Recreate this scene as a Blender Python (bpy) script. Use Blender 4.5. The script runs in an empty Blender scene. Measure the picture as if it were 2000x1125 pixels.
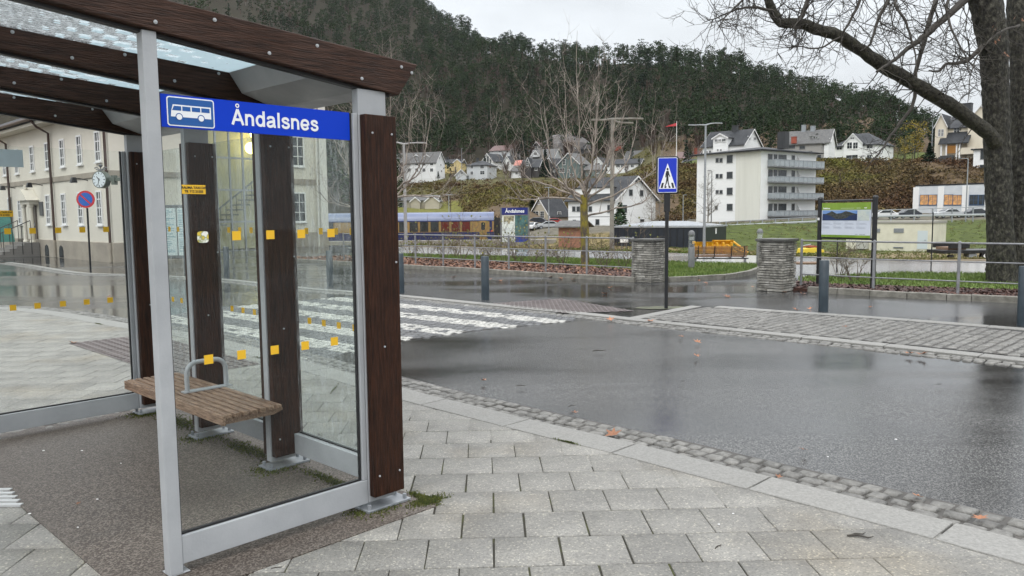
import bpy, math, random
import numpy as np
from mathutils import Vector, Matrix
random.seed(7); rng = np.random.default_rng(7)
R_ = math.radians
SC = bpy.context.scene; COL = SC.collection

# ------------------------------------------------------------------ camera
F = 1531.0; PT = R_(5.35); RL = R_(0.56); H = 1.6
fw = Vector((0, math.cos(PT), -math.sin(PT))); r0 = Vector((1, 0, 0)); u0 = Vector((0, math.sin(PT), math.cos(PT)))
RV = math.cos(RL)*r0 - math.sin(RL)*u0; UV = math.sin(RL)*r0 + math.cos(RL)*u0
cd = bpy.data.cameras.new('camera'); cam = bpy.data.objects.new('camera', cd); COL.objects.link(cam); SC.camera = cam
cd.sensor_width = 36; cd.lens = 36*F/2000; cd.clip_start = 0.05; cd.clip_end = 5000
M = Matrix((RV, UV, -fw)).transposed().to_4x4(); M.translation = (0, 0, H); cam.matrix_world = M

# ------------------------------------------------------------------ world + sun (overcast)
w = bpy.data.worlds.new("World"); SC.world = w; w.use_nodes = True
nt = w.node_tree; nt.nodes.clear(); N = nt.nodes.new; K = nt.links.new
SUN_EL, SUN_ROT = R_(48), R_(200)
out = N('ShaderNodeOutputWorld'); bg = N('ShaderNodeBackground')
sky = N('ShaderNodeTexSky'); sky.sky_type = 'NISHITA'; sky.sun_disc = False; sky.sun_elevation = SUN_EL; sky.sun_rotation = SUN_ROT
sky.dust_density = 6; sky.air_density = 1.5
hs = N('ShaderNodeHueSaturation'); hs.inputs['Saturation'].default_value = 0.2; K(sky.outputs[0], hs.inputs['Color'])
geo = N('ShaderNodeTexCoord'); sp = N('ShaderNodeSeparateXYZ'); K(geo.outputs['Generated'], sp.inputs[0])
rp = N('ShaderNodeValToRGB'); K(sp.outputs['Z'], rp.inputs[0])
e = rp.color_ramp.elements; e[0].position = 0.0; e[0].color = (6.7, 6.95, 7.1, 1); e[1].position = 1.0; e[1].color = (20.5, 20.8, 21.2, 1)
m1 = e.new(0.12); m1.color = (6.3, 6.6, 6.9, 1); m2 = e.new(0.3); m2.color = (7.0, 7.4, 7.8, 1); m3 = e.new(0.6); m3.color = (16.0, 16.3, 16.8, 1)
nz = N('ShaderNodeTexNoise'); nz.inputs['Scale'].default_value = 3.2; nz.inputs['Detail'].default_value = 5; nz.inputs['Roughness'].default_value = 0.55
mp = N('ShaderNodeMapping'); mp.inputs['Scale'].default_value = (1, 1, 3.0); K(geo.outputs['Generated'], mp.inputs[0]); K(mp.outputs[0], nz.inputs[0])
mr = N('ShaderNodeMapRange'); mr.inputs[1].default_value = 0.3; mr.inputs[2].default_value = 0.7; mr.inputs[3].default_value = 0.80; mr.inputs[4].default_value = 1.12
K(nz.outputs[0], mr.inputs[0])
ml = N('ShaderNodeVectorMath'); ml.operation = 'SCALE'; K(rp.outputs[0], ml.inputs[0]); K(mr.outputs[0], ml.inputs['Scale'])
mx = N('ShaderNodeMix'); mx.data_type = 'RGBA'; mx.inputs[0].default_value = 0.88; K(hs.outputs[0], mx.inputs[6]); K(ml.outputs[0], mx.inputs[7])
bg.inputs['Strength'].default_value = 0.1; K(mx.outputs[2], bg.inputs[0]); K(bg.outputs[0], out.inputs[0])
sd = bpy.data.lights.new('sun', 'SUN'); so = bpy.data.objects.new('sun', sd); COL.objects.link(so)
sd.energy = 0.5; sd.angle = R_(25); sd.color = (1, 0.97, 0.93)
so.rotation_euler = (math.pi/2-SUN_EL, 0, math.pi-SUN_ROT)   # same direction as the sky's sun
SC.view_settings.view_transform = 'Standard'; SC.view_settings.look = 'None'; SC.view_settings.exposure = 0.56; SC.view_settings.gamma = 1
SC.cycles.max_bounces = 8; SC.cycles.transparent_max_bounces = 24; SC.cycles.transmission_bounces = 6; SC.cycles.caustics_reflective = False; SC.cycles.caustics_refractive = False

# ------------------------------------------------------------------ measuring helpers
def ray(x, y): return fw + (x-1000)/F*RV - (y-562.5)/F*UV
def G(x, y, z=0.0):
    d = ray(x, y); t = (z-H)/d.z; return Vector((0, 0, H)) + d*t
def A(x, y, Y):
    d = ray(x, y); return Vector((0, 0, H)) + d*(Y/d.y)
def onplane(x, y, O, n):
    d = ray(x, y); C = Vector((0, 0, H)); t = (O-C).dot(n)/d.dot(n); return C + d*t

# ------------------------------------------------------------------ materials
MATS = {}
def mat(name, c1, rough=0.6, c2=None, ns=8.0, stretch=None, metal=0.0, spec=0.5, bump=0.0, bs=40.0, bd=0.02, r2=None, rns=1.0, c3=None, coat=0.0, tint=0.0, contrast=(0.35, 0.65), isl=0.0, emit=None, detail=6):
    m = bpy.data.materials.new(name); m.use_nodes = True; MATS[name] = m
    t = m.node_tree; b = t.nodes['Principled BSDF']; n = t.nodes.new; k = t.links.new
    b.inputs['Base Color'].default_value = (*c1, 1); b.inputs['Roughness'].default_value = rough
    b.inputs['Metallic'].default_value = metal; b.inputs['Specular IOR Level'].default_value = spec; b.inputs['Coat Weight'].default_value = coat
    tc = n('ShaderNodeTexCoord'); mpn = n('ShaderNodeMapping'); k(tc.outputs['Object'], mpn.inputs[0])
    if stretch: mpn.inputs['Scale'].default_value = stretch
    cur = None
    if c2:
        z = n('ShaderNodeTexNoise'); z.inputs['Scale'].default_value = ns; z.inputs['Detail'].default_value = detail; z.inputs['Roughness'].default_value = 0.62; k(mpn.outputs[0], z.inputs[0])
        r = n('ShaderNodeValToRGB'); r.color_ramp.elements[0].position = contrast[0]; r.color_ramp.elements[1].position = contrast[1]
        r.color_ramp.elements[0].color = (*c1, 1); r.color_ramp.elements[1].color = (*c2, 1)
        if c3: q = r.color_ramp.elements.new((contrast[0]+contrast[1])/2); q.color = (*c3, 1)
        k(z.outputs[0], r.inputs[0]); cur = r.outputs[0]
    if tint or isl:
        oi = n('ShaderNodeObjectInfo') if tint else n('ShaderNodeNewGeometry')
        a = tint or isl
        r3 = n('ShaderNodeMapRange'); r3.inputs[3].default_value = 1-a; r3.inputs[4].default_value = 1+a
        k(oi.outputs['Random' if tint else 'Random Per Island'], r3.inputs[0])
        v = n('ShaderNodeVectorMath'); v.operation = 'SCALE'
        if cur: k(cur, v.inputs[0])
        else: v.inputs[0].default_value = c1
        k(r3.outputs[0], v.inputs['Scale']); cur = v.outputs[0]
    if cur: k(cur, b.inputs['Base Color'])
    if r2 is not None:
        z2 = n('ShaderNodeTexNoise'); z2.inputs['Scale'].default_value = rns; z2.inputs['Detail'].default_value = 4; k(tc.outputs['Object'], z2.inputs[0])
        r4 = n('ShaderNodeMapRange'); r4.inputs[1].default_value = 0.38; r4.inputs[2].default_value = 0.62; r4.inputs[3].default_value = rough; r4.inputs[4].default_value = r2
        k(z2.outputs[0], r4.inputs[0]); k(r4.outputs[0], b.inputs['Roughness'])
    if bump:
        z3 = n('ShaderNodeTexNoise'); z3.inputs['Scale'].default_value = bs; z3.inputs['Detail'].default_value = 5; k(mpn.outputs[0], z3.inputs[0])
        bp = n('ShaderNodeBump'); bp.inputs['Strength'].default_value = bump; bp.inputs['Distance'].default_value = bd; k(z3.outputs[0], bp.inputs['Height']); k(bp.outputs[0], b.inputs['Normal'])
    if emit:
        b.inputs['Emission Color'].default_value = (*emit[:3], 1); b.inputs['Emission Strength'].default_value = emit[3]
    return m

def asphalt(name, base, spk, r1, r2, rns, bump, dark=0.6, bs=260, spec=0.5, puddle=0.0):
    """wet asphalt: fine aggregate speckle, damp patches that are darker and glossier"""
    m = bpy.data.materials.new(name); m.use_nodes = True; MATS[name] = m
    t = m.node_tree; b = t.nodes['Principled BSDF']; n = t.nodes.new; k = t.links.new
    tc = n('ShaderNodeTexCoord')
    big = n('ShaderNodeTexNoise'); big.inputs['Scale'].default_value = rns; big.inputs['Detail'].default_value = 5; big.inputs['Distortion'].default_value = 0.6
    mp_ = n('ShaderNodeMapping'); mp_.inputs['Rotation'].default_value = (0, 0, R_(44)); mp_.inputs['Scale'].default_value = (0.35, 1, 1)
    k(tc.outputs['Object'], mp_.inputs[0]); k(mp_.outputs[0], big.inputs[0])
    wet = n('ShaderNodeMapRange'); wet.inputs[1].default_value = 0.42; wet.inputs[2].default_value = 0.58; wet.clamp = True; k(big.outputs[0], wet.inputs[0])
    fine = n('ShaderNodeTexVoronoi'); fine.inputs['Scale'].default_value = 135; k(tc.outputs['Object'], fine.inputs[0])
    fr = n('ShaderNodeValToRGB'); fr.color_ramp.elements[0].position = 0.3; fr.color_ramp.elements[1].position = 1.0; fr.color_ramp.interpolation = 'EASE'
    fr.color_ramp.elements[0].color = (*base, 1); fr.color_ramp.elements[1].color = (*spk, 1)
    sx = n('ShaderNodeSeparateColor'); k(fine.outputs['Color'], sx.inputs[0]); k(sx.outputs[0], fr.inputs[0])
    dk = n('ShaderNodeMapRange'); dk.inputs[3].default_value = 1.15; dk.inputs[4].default_value = dark; k(wet.outputs[0], dk.inputs[0])
    v = n('ShaderNodeVectorMath'); v.operation = 'SCALE'; k(fr.outputs[0], v.inputs[0]); k(dk.outputs[0], v.inputs['Scale']); k(v.outputs[0], b.inputs['Base Color'])
    rr = n('ShaderNodeMapRange'); rr.inputs[3].default_value = r1; rr.inputs[4].default_value = r2; k(wet.outputs[0], rr.inputs[0]); k(rr.outputs[0], b.inputs['Roughness'])
    b.inputs['Specular IOR Level'].default_value = spec
    z3 = n('ShaderNodeTexNoise'); z3.inputs['Scale'].default_value = bs; z3.inputs['Detail'].default_value = 3; k(tc.outputs['Object'], z3.inputs[0])
    bp = n('ShaderNodeBump'); bp.inputs['Distance'].default_value = 0.004; k(z3.outputs[0], bp.inputs['Height'])
    bb = n('ShaderNodeMapRange'); bb.inputs[3].default_value = bump; bb.inputs[4].default_value = bump*0.35; k(wet.outputs[0], bb.inputs[0]); k(bb.outputs[0], bp.inputs['Strength'])
    k(bp.outputs[0], b.inputs['Normal'])
    return m

def glassmat(name, tint, refl=1.0, wet=0.0, scale=60, haze=0.05, frit=False, stretch=None):
    """thin pane: transparent + fresnel reflection + rain film that scatters a little"""
    m = bpy.data.materials.new(name); m.use_nodes = True; MATS[name] = m
    t = m.node_tree; t.nodes.clear(); n = t.nodes.new; k = t.links.new
    o = n('ShaderNodeOutputMaterial'); tr = n('ShaderNodeBsdfTransparent'); tr.inputs[0].default_value = (*tint, 1)
    gl = n('ShaderNodeBsdfGlossy'); gl.inputs['Roughness'].default_value = 0.02
    gg = n('ShaderNodeNewGeometry'); dt = n('ShaderNodeVectorMath'); dt.operation = 'DOT_PRODUCT'; k(gg.outputs['Incoming'], dt.inputs[0]); k(gg.outputs['Normal'], dt.inputs[1])
    ab = n('ShaderNodeMath'); ab.operation = 'ABSOLUTE'; k(dt.outputs['Value'], ab.inputs[0])
    om = n('ShaderNodeMath'); om.operation = 'SUBTRACT'; om.inputs[0].default_value = 1.0; k(ab.outputs[0], om.inputs[1])
    pw_ = n('ShaderNodeMath'); pw_.operation = 'POWER'; pw_.inputs[1].default_value = 5; k(om.outputs[0], pw_.inputs[0])
    fr = n('ShaderNodeMath'); fr.operation = 'MULTIPLY_ADD'; fr.inputs[1].default_value = .9; fr.inputs[2].default_value = .04; k(pw_.outputs[0], fr.inputs[0])
    fm = n('ShaderNodeMath'); fm.operation = 'MULTIPLY'; fm.inputs[1].default_value = refl; k(fr.outputs[0], fm.inputs[0])
    mx1 = n('ShaderNodeMixShader'); k(fm.outputs[0], mx1.inputs[0]); k(tr.outputs[0], mx1.inputs[1]); k(gl.outputs[0], mx1.inputs[2])
    cur = mx1.outputs[0]
    tc = n('ShaderNodeTexCoord')
    if haze or wet:
        df = n('ShaderNodeBsdfDiffuse'); df.inputs[0].default_value = (0.75, 0.78, 0.8, 1)
        tl = n('ShaderNodeBsdfTranslucent'); tl.inputs[0].default_value = (0.85, 0.88, 0.9, 1)
        m2_ = n('ShaderNodeMixShader'); m2_.inputs[0].default_value = 0.6; k(df.outputs[0], m2_.inputs[1]); k(tl.outputs[0], m2_.inputs[2])
        nz_ = n('ShaderNodeTexNoise'); nz_.inputs['Scale'].default_value = scale; nz_.inputs['Detail'].default_value = 6; nz_.inputs['Roughness'].default_value = 0.7; mpp = n('ShaderNodeMapping'); mpp.inputs['Scale'].default_value = stretch or (1, 1, 1); k(tc.outputs['Object'], mpp.inputs[0]); k(mpp.outputs[0], nz_.inputs[0])
        mr_ = n('ShaderNodeMapRange'); mr_.inputs[1].default_value = 0.48; mr_.inputs[2].default_value = 0.66; mr_.inputs[3].default_value = haze; mr_.inputs[4].default_value = haze+wet; k(nz_.outputs[0], mr_.inputs[0])
        m3_ = n('ShaderNodeMixShader'); k(mr_.outputs[0], m3_.inputs[0]); k(cur, m3_.inputs[1]); k(m2_.outputs[0], m3_.inputs[2]); cur = m3_.outputs[0]
        # darker drop rims
        nd = n('ShaderNodeTexVoronoi'); nd.feature = 'DISTANCE_TO_EDGE'; nd.inputs['Scale'].default_value = scale*2.2; k(tc.outputs['Object'], nd.inputs[0])
        md = n('ShaderNodeMapRange'); md.inputs[1].default_value = 0.0; md.inputs[2].default_value = 0.12; md.inputs[3].default_value = wet*0.9; md.inputs[4].default_value = 0.0; k(nd.outputs[0], md.inputs[0])
        blk = n('ShaderNodeBsdfTransparent'); blk.inputs[0].default_value = (0.32, 0.34, 0.34, 1)
        m4_ = n('ShaderNodeMixShader'); k(md.outputs[0], m4_.inputs[0]); k(cur, m4_.inputs[1]); k(blk.outputs[0], m4_.inputs[2]); cur = m4_.outputs[0]
    if frit:
        # printed squares: random cells in local x (along the beam) / y; dense at the back edge, sparse to the front
        def MA(op, x, y=None, z=None):
            q = n('ShaderNodeMath'); q.operation = op
            for i_, v_ in enumerate((x, y, z)):
                if v_ is None: continue
                if isinstance(v_, (int, float)): q.inputs[i_].default_value = v_
                else: k(v_, q.inputs[i_])
            return q.outputs[0]
        sepx = n('ShaderNodeSeparateXYZ'); k(tc.outputs['Object'], sepx.inputs[0]); X_, Y_ = sepx.outputs['X'], sepx.outputs['Y']
        cx_, cy_ = MA('DIVIDE', MA('ADD', X_, 10.0), .088), MA('DIVIDE', MA('ADD', Y_, 10.0), .088)
        m_ = MA('MAXIMUM', MA('ABSOLUTE', MA('SUBTRACT', MA('FRACT', cx_), .5)), MA('ABSOLUTE', MA('SUBTRACT', MA('FRACT', cy_), .5)))
        chk = MA('MODULO', MA('ADD', MA('FLOOR', cx_), MA('FLOOR', cy_)), 2.0)
        s_u = n('ShaderNodeMapRange'); k(X_, s_u.inputs[0]); s_u.inputs[1].default_value = -1.5; s_u.inputs[2].default_value = -.85; s_u.inputs[3].default_value = 0.02; s_u.inputs[4].default_value = .52
        d_u = n('ShaderNodeMapRange'); k(X_, d_u.inputs[0]); d_u.inputs[1].default_value = -.9; d_u.inputs[2].default_value = -.38; d_u.inputs[3].default_value = .5; d_u.inputs[4].default_value = 0.0
        w1_ = MA('LESS_THAN', m_, s_u.outputs[0]); w2_ = MA('GREATER_THAN', m_, d_u.outputs[0])
        a_ = MA('ADD', MA('MULTIPLY', chk, w1_), MA('MULTIPLY', MA('SUBTRACT', 1.0, chk), w2_))
        wh = n('ShaderNodeBsdfTranslucent'); wh.inputs[0].default_value = (0.58, 0.66, 0.69, 1)
        wd = n('ShaderNodeBsdfDiffuse'); wd.inputs[0].default_value = (0.8, 0.84, 0.86, 1)
        wm = n('ShaderNodeMixShader'); wm.inputs[0].default_value = 0.25; k(wh.outputs[0], wm.inputs[1]); k(wd.outputs[0], wm.inputs[2])
        m5_ = n('ShaderNodeMixShader'); k(a_, m5_.inputs[0]); k(cur, m5_.inputs[1]); k(wm.outputs[0], m5_.inputs[2]); cur = m5_.outputs[0]
    k(cur, o.inputs[0]); return m

wood_v = mat('stained wood upright', (0.010, 0.0042, 0.0022), 0.42, (0.050, 0.0185, 0.009), 9, (9, 9, 0.7), bump=0.4, bs=20, r2=0.65, rns=4, contrast=(0.34, 0.68), spec=.22)
wood_h = mat('stained wood beam', (0.017, 0.0085, 0.0055), 0.45, (0.062, 0.030, 0.019), 9, (0.7, 9, 9), bump=0.4, bs=20, r2=0.65, rns=4, contrast=(0.34, 0.68), spec=.22)
wood_b = mat('weathered bench wood', (0.10, 0.055, 0.033), 0.5, (0.33, 0.22, 0.145), 14, (9, 0.8, 9), bump=0.25, bs=24, r2=0.7, rns=6)
wood_p = mat('park bench wood', (0.13, 0.06, 0.025), 0.4, (0.24, 0.12, 0.05), 8, (1, 8, 8), bump=0.3, bs=20)
steel = mat('grey painted steel', (0.33, 0.345, 0.36), 0.38, (0.40, 0.415, 0.43), 3, r2=0.55, rns=7, bump=0.06, bs=90, spec=0.5)
steel_d = mat('darker galvanised steel', (0.24, 0.26, 0.28), 0.4, (0.33, 0.35, 0.37), 12, metal=0.3)
rubber = mat('black rubber', (0.012, 0.012, 0.013), 0.5)
blackm = mat('black powder coat', (0.012, 0.013, 0.015), 0.35)
bollm = mat('blue grey bollard paint', (0.016, 0.028, 0.038), 0.35, (0.03, 0.046, 0.058), 6, bump=0.1, bs=60, r2=0.5, rns=5)
railm = mat('grey railing paint', (0.17, 0.175, 0.185), 0.4, (0.25, 0.255, 0.265), 10)
yellow = mat('yellow sticker', (0.78, 0.46, 0.02), 0.45)
bluevinyl = mat('blue sign vinyl', (0.001, 0.042, 0.52), 0.4, spec=0.2)
bluedark = mat('dark blue pictogram field', (0.006, 0.09, 0.33), 0.3)
bluesign = mat('blue road sign sheet', (0.004, 0.03, 0.48), 0.3)
white = mat('white vinyl', (0.82, 0.84, 0.86), 0.35)
wpaint = mat('white house paint', (0.82, 0.825, 0.82), 0.6, (0.72, 0.73, 0.72), 0.35, bump=0.12, bs=3, stretch=(0.4, 0.4, 4))
cream = mat('cream render', (0.68, 0.645, 0.56), 0.8, (0.60, 0.565, 0.485), 0.7, bump=0.25, bs=14, contrast=(0.3, 0.75))
plinthm = mat('grey beige plinth render', (0.36, 0.32, 0.26), 0.85, (0.27, 0.24, 0.20), 1.2, bump=0.3, bs=12)
whitew = mat('white trim', (0.76, 0.76, 0.75), 0.5)
wglass = mat('dark window glass', (0.015, 0.018, 0.02), 0.12, (0.05, 0.06, 0.065), 0.8, spec=0.5)
slate = mat('dark roof tiles', (0.016, 0.018, 0.021), 0.55, (0.034, 0.037, 0.042), 2.5, spec=.3, bump=0.5, bs=5, r2=0.7, rns=0.5, stretch=(1, 1, 3))
slateg = mat('grey roof tiles', (0.07, 0.07, 0.07), 0.7, (0.12, 0.12, 0.115), 2.0, bump=0.5, bs=5)
brownroof = mat('brown roof tiles', (0.10, 0.055, 0.05), 0.6, (0.14, 0.08, 0.07), 2.0, bump=0.5, bs=5)
redroof = mat('salmon red roof', (0.55, 0.20, 0.16), 0.6, (0.48, 0.17, 0.13), 2.0)
blackhouse = mat('black stained cladding', (0.02, 0.022, 0.024), 0.6, (0.04, 0.042, 0.045), 1, stretch=(5, 5, .3), bump=0.3, bs=5)
granite = mat('light kerb granite', (0.18, 0.177, 0.165), 0.45, (0.265, 0.26, 0.243), 60, bump=0.25, bs=110, r2=0.65, rns=1.5, isl=0.08)
slabm = None
brick_red = mat('red brick', (0.30, 0.07, 0.04), 0.8)
orange = mat('yellow plough paint', (0.72, 0.40, 0.02), 0.4, (0.60, 0.31, 0.015), 3)
lichen = mat('lichened young bark', (0.075, 0.06, 0.045), 0.8, (0.22, 0.18, 0.02), 4.5, bump=0.8, bs=30, stretch=(1, 1, .6), contrast=(0.42, 0.6))
twigm = mat('pale brown twigs', (0.11, 0.085, 0.07), 0.75, (0.38, 0.33, 0.28), 3)
barkm = mat('old rough bark', (0.010, 0.009, 0.007), 0.85, (0.10, 0.096, 0.074), 17, bump=1.0, bs=13, bd=.10, stretch=(1, 1, .55), c3=(0.036, 0.034, 0.025), contrast=(.38, .68))
darktwig = mat('dark wet twigs', (0.022, 0.018, 0.014), 0.7, (0.05, 0.043, 0.033), 6)
pinem = mat('pine foliage', (0.008, 0.020, 0.007), 0.75, (0.032, 0.054, 0.015), 0.035, isl=0.5, contrast=(0.3, 0.7), detail=3, spec=0.15)
sprucem = mat('spruce foliage', (0.008, 0.020, 0.011), 0.75, (0.018, 0.034, 0.018), 0.05, isl=0.45, spec=0.15)
birchm = mat('bare birch twigs', (0.065, 0.048, 0.040), 0.85, (0.115, 0.082, 0.066), 0.04, isl=0.35, spec=0.1)
autumn = mat('yellow autumn foliage', (0.28, 0.20, 0.03), 0.7, (0.12, 0.13, 0.03), 0.35, isl=0.4, spec=0.15)
trunkm = mat('pine trunk', (0.09, 0.06, 0.045), 0.85)
palestem = mat('pale birch trunk', (0.26, 0.235, 0.215), 0.8)
leafm = mat('fallen orange leaf', (0.22, 0.075, 0.028), 0.5, (0.40, 0.18, 0.085), 30, tint=0.35)

# ------------------------------------------------------------------ mesh helpers
class MB:
    def __init__(s): s.v = []; s.f = []; s.m = []
    def add(s, vs, fs, mi=0):
        o = len(s.v); s.v += [tuple(p) for p in vs]; s.f += [tuple(i+o for i in f) for f in fs]; s.m += [mi]*len(fs); return s
    def box(s, x0, x1, y0, y1, z0, z1, mi=0, M=None):
        vs = [Vector(p) for p in ((x0,y0,z0),(x1,y0,z0),(x1,y1,z0),(x0,y1,z0),(x0,y0,z1),(x1,y0,z1),(x1,y1,z1),(x0,y1,z1))]
        if M: vs = [M @ p for p in vs]
        return s.add(vs, [(0,3,2,1),(4,5,6,7),(0,1,5,4),(1,2,6,5),(2,3,7,6),(3,0,4,7)], mi)
    def prism(s, poly, y0, y1, axis='y', mi=0):
        """poly of (a,b) extruded along axis: y -> (a,y,b); x -> (x,a,b); z -> (a,b,z)"""
        n = len(poly)
        g = {'y': lambda p, t: (p[0], t, p[1]), 'x': lambda p, t: (t, p[0], p[1]), 'z': lambda p, t: (p[0], p[1], t)}[axis]
        vs = [g(p, y0) for p in poly]+[g(p, y1) for p in poly]
        fs = [tuple(range(n-1, -1, -1)), tuple(range(n, 2*n))]+[(i, (i+1) % n, n+(i+1) % n, n+i) for i in range(n)]
        return s.add(vs, fs, mi)
    def tube(s, pts, rad, n=8, mi=0, cap=True):
        pts = [Vector(p) for p in pts]; k = len(pts)
        if not hasattr(rad, '__len__'): rad = [rad]*k
        vs = []; up = None
        for i, p in enumerate(pts):
            d = (pts[min(i+1, k-1)]-pts[max(i-1, 0)]).normalized()
            if up is None: up = Vector((1, 0, 0)) if abs(d.x) < 0.8 else Vector((0, 1, 0))
            a = d.cross(up).normalized(); b = d.cross(a).normalized(); up = -b if False else up
            a = (up - d*up.dot(d)).normalized(); b = d.cross(a); up = a
            for j in range(n):
                t = 2*math.pi*j/n; vs.append(p+a*(math.cos(t)*rad[i])+b*(math.sin(t)*rad[i]))
        fs = [(i*n+j, i*n+(j+1) % n, (i+1)*n+(j+1) % n, (i+1)*n+j) for i in range(k-1) for j in range(n)]
        if cap: fs += [tuple(range(n-1, -1, -1)), tuple((k-1)*n+j for j in range(n))]
        return s.add(vs, fs, mi)
    def cyl(s, x, y, z0, z1, r, n=16, mi=0, r1=None): return s.tube([(x, y, z0), (x, y, z1)], [r, r if r1 is None else r1], n, mi)
    def lathe(s, x, y, prof, n=20, mi=0):
        return s.tube2(x, y, prof, n, mi)
    def tube2(s, x, y, prof, n, mi):
        vs = []; 
        for (r, z) in prof:
            for j in range(n): t = 2*math.pi*j/n; vs.append((x+r*math.cos(t), y+r*math.sin(t), z))
        k = len(prof); fs = [(i*n+j, i*n+(j+1) % n, (i+1)*n+(j+1) % n, (i+1)*n+j) for i in range(k-1) for j in range(n)]
        fs += [tuple(range(n-1, -1, -1)), tuple((k-1)*n+j for j in range(n))]
        return s.add(vs, fs, mi)
    def build(s, name, mats, parent=None, smooth=False, bevel=0.0):
        me = bpy.data.meshes.new(name); me.from_pydata(s.v, [], s.f)
        if not isinstance(mats, (list, tuple)): mats = [mats]
        for q in mats: me.materials.append(q)
        if len(mats) > 1: me.polygons.foreach_set('material_index', s.m)
        if smooth:
            me.polygons.foreach_set('use_smooth', [True]*len(me.polygons)); me.set_sharp_from_angle(angle=R_(40))
        o = bpy.data.objects.new(name, me); COL.objects.link(o)
        if parent: o.parent = parent
        if bevel:
            bv = o.modifiers.new('bevel', 'BEVEL'); bv.width = bevel; bv.segments = 2; bv.limit_method = 'ANGLE'
        return o
def tag(o, label=None, cat=None, group=None, kind=None):
    if label: o['label'] = label
    if cat: o['category'] = cat
    if group: o['group'] = group
    if kind: o['kind'] = kind
    return o
def thing(name, loc, rz, label, cat, group=None):
    o = bpy.data.objects.new(name, None); o.empty_display_size = 0.2; COL.objects.link(o); o.location = loc; o.rotation_euler = (0, 0, rz); return tag(o, label, cat, group)
def kids(o): return [c for c in COL.objects if c.parent == o]
def copy_tree(o, loc=None, rz=None, label=None, scale=None, parent=None, ch=None):
    c = o.copy(); COL.objects.link(c); c.parent = parent
    if loc is not None: c.location = loc
    if rz is not None: c.rotation_euler.z = rz
    if label: c['label'] = label
    if scale: c.scale = (scale,)*3
    for k_ in (ch if ch is not None else kids(o)): copy_tree(k_, parent=c)
    return c
def struct(mb, name, m, **kw): return tag(mb.build(name, m, **kw), kind='structure')
def mesh_np(name, V, Fq, m, nper=4):
    me = bpy.data.meshes.new(name); nf = len(Fq)
    me.vertices.add(len(V)); me.vertices.foreach_set('co', V.astype(np.float32).ravel())
    me.loops.add(nf*nper); me.loops.foreach_set('vertex_index', Fq.astype(np.int32).ravel())
    me.polygons.add(nf); me.polygons.foreach_set('loop_start', np.arange(0, nf*nper, nper, dtype=np.int32)); me.update(calc_edges=True)
    for q in (m if isinstance(m, (list, tuple)) else [m]): me.materials.append(q)
    return me
def text(name, s, size, m, parent, off=0.0, ext=0.001, mtx=None, align='LEFT', sx=1.0):
    c = bpy.data.curves.new(name, 'FONT'); c.body = s; c.size = size; c.offset = off; c.extrude = ext; c.align_x = align; c.resolution_u = 4
    o = bpy.data.objects.new(name, c); COL.objects.link(o)
    dg = bpy.context.evaluated_depsgraph_get(); me = bpy.data.meshes.new_from_object(o.evaluated_get(dg)); bpy.data.objects.remove(o)
    me.name = name; me.materials.clear(); me.materials.append(m)
    if mtx is not None: me.transform(mtx @ Matrix.Scale(sx, 4, (1, 0, 0)))
    q = bpy.data.objects.new(name, me); COL.objects.link(q); q.parent = parent; return q
def poly_sheet(name, pts, z, m, thick=0.0):
    mb = MB()
    if thick: mb.prism([(p[0], p[1]) for p in pts], z-thick, z, 'z')
    else: mb.add([(p[0], p[1], z) for p in pts], [tuple(range(len(pts)))])
    return struct(mb, name, m)
def inpoly(x, y, poly):
    c = False; j = len(poly)-1
    for i in range(len(poly)):
        xi, yi = poly[i][0], poly[i][1]; xj, yj = poly[j][0], poly[j][1]
        if (yi > y) != (yj > y) and x < (xj-xi)*(y-yi)/(yj-yi)+xi: c = not c
        j = i
    return c

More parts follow.
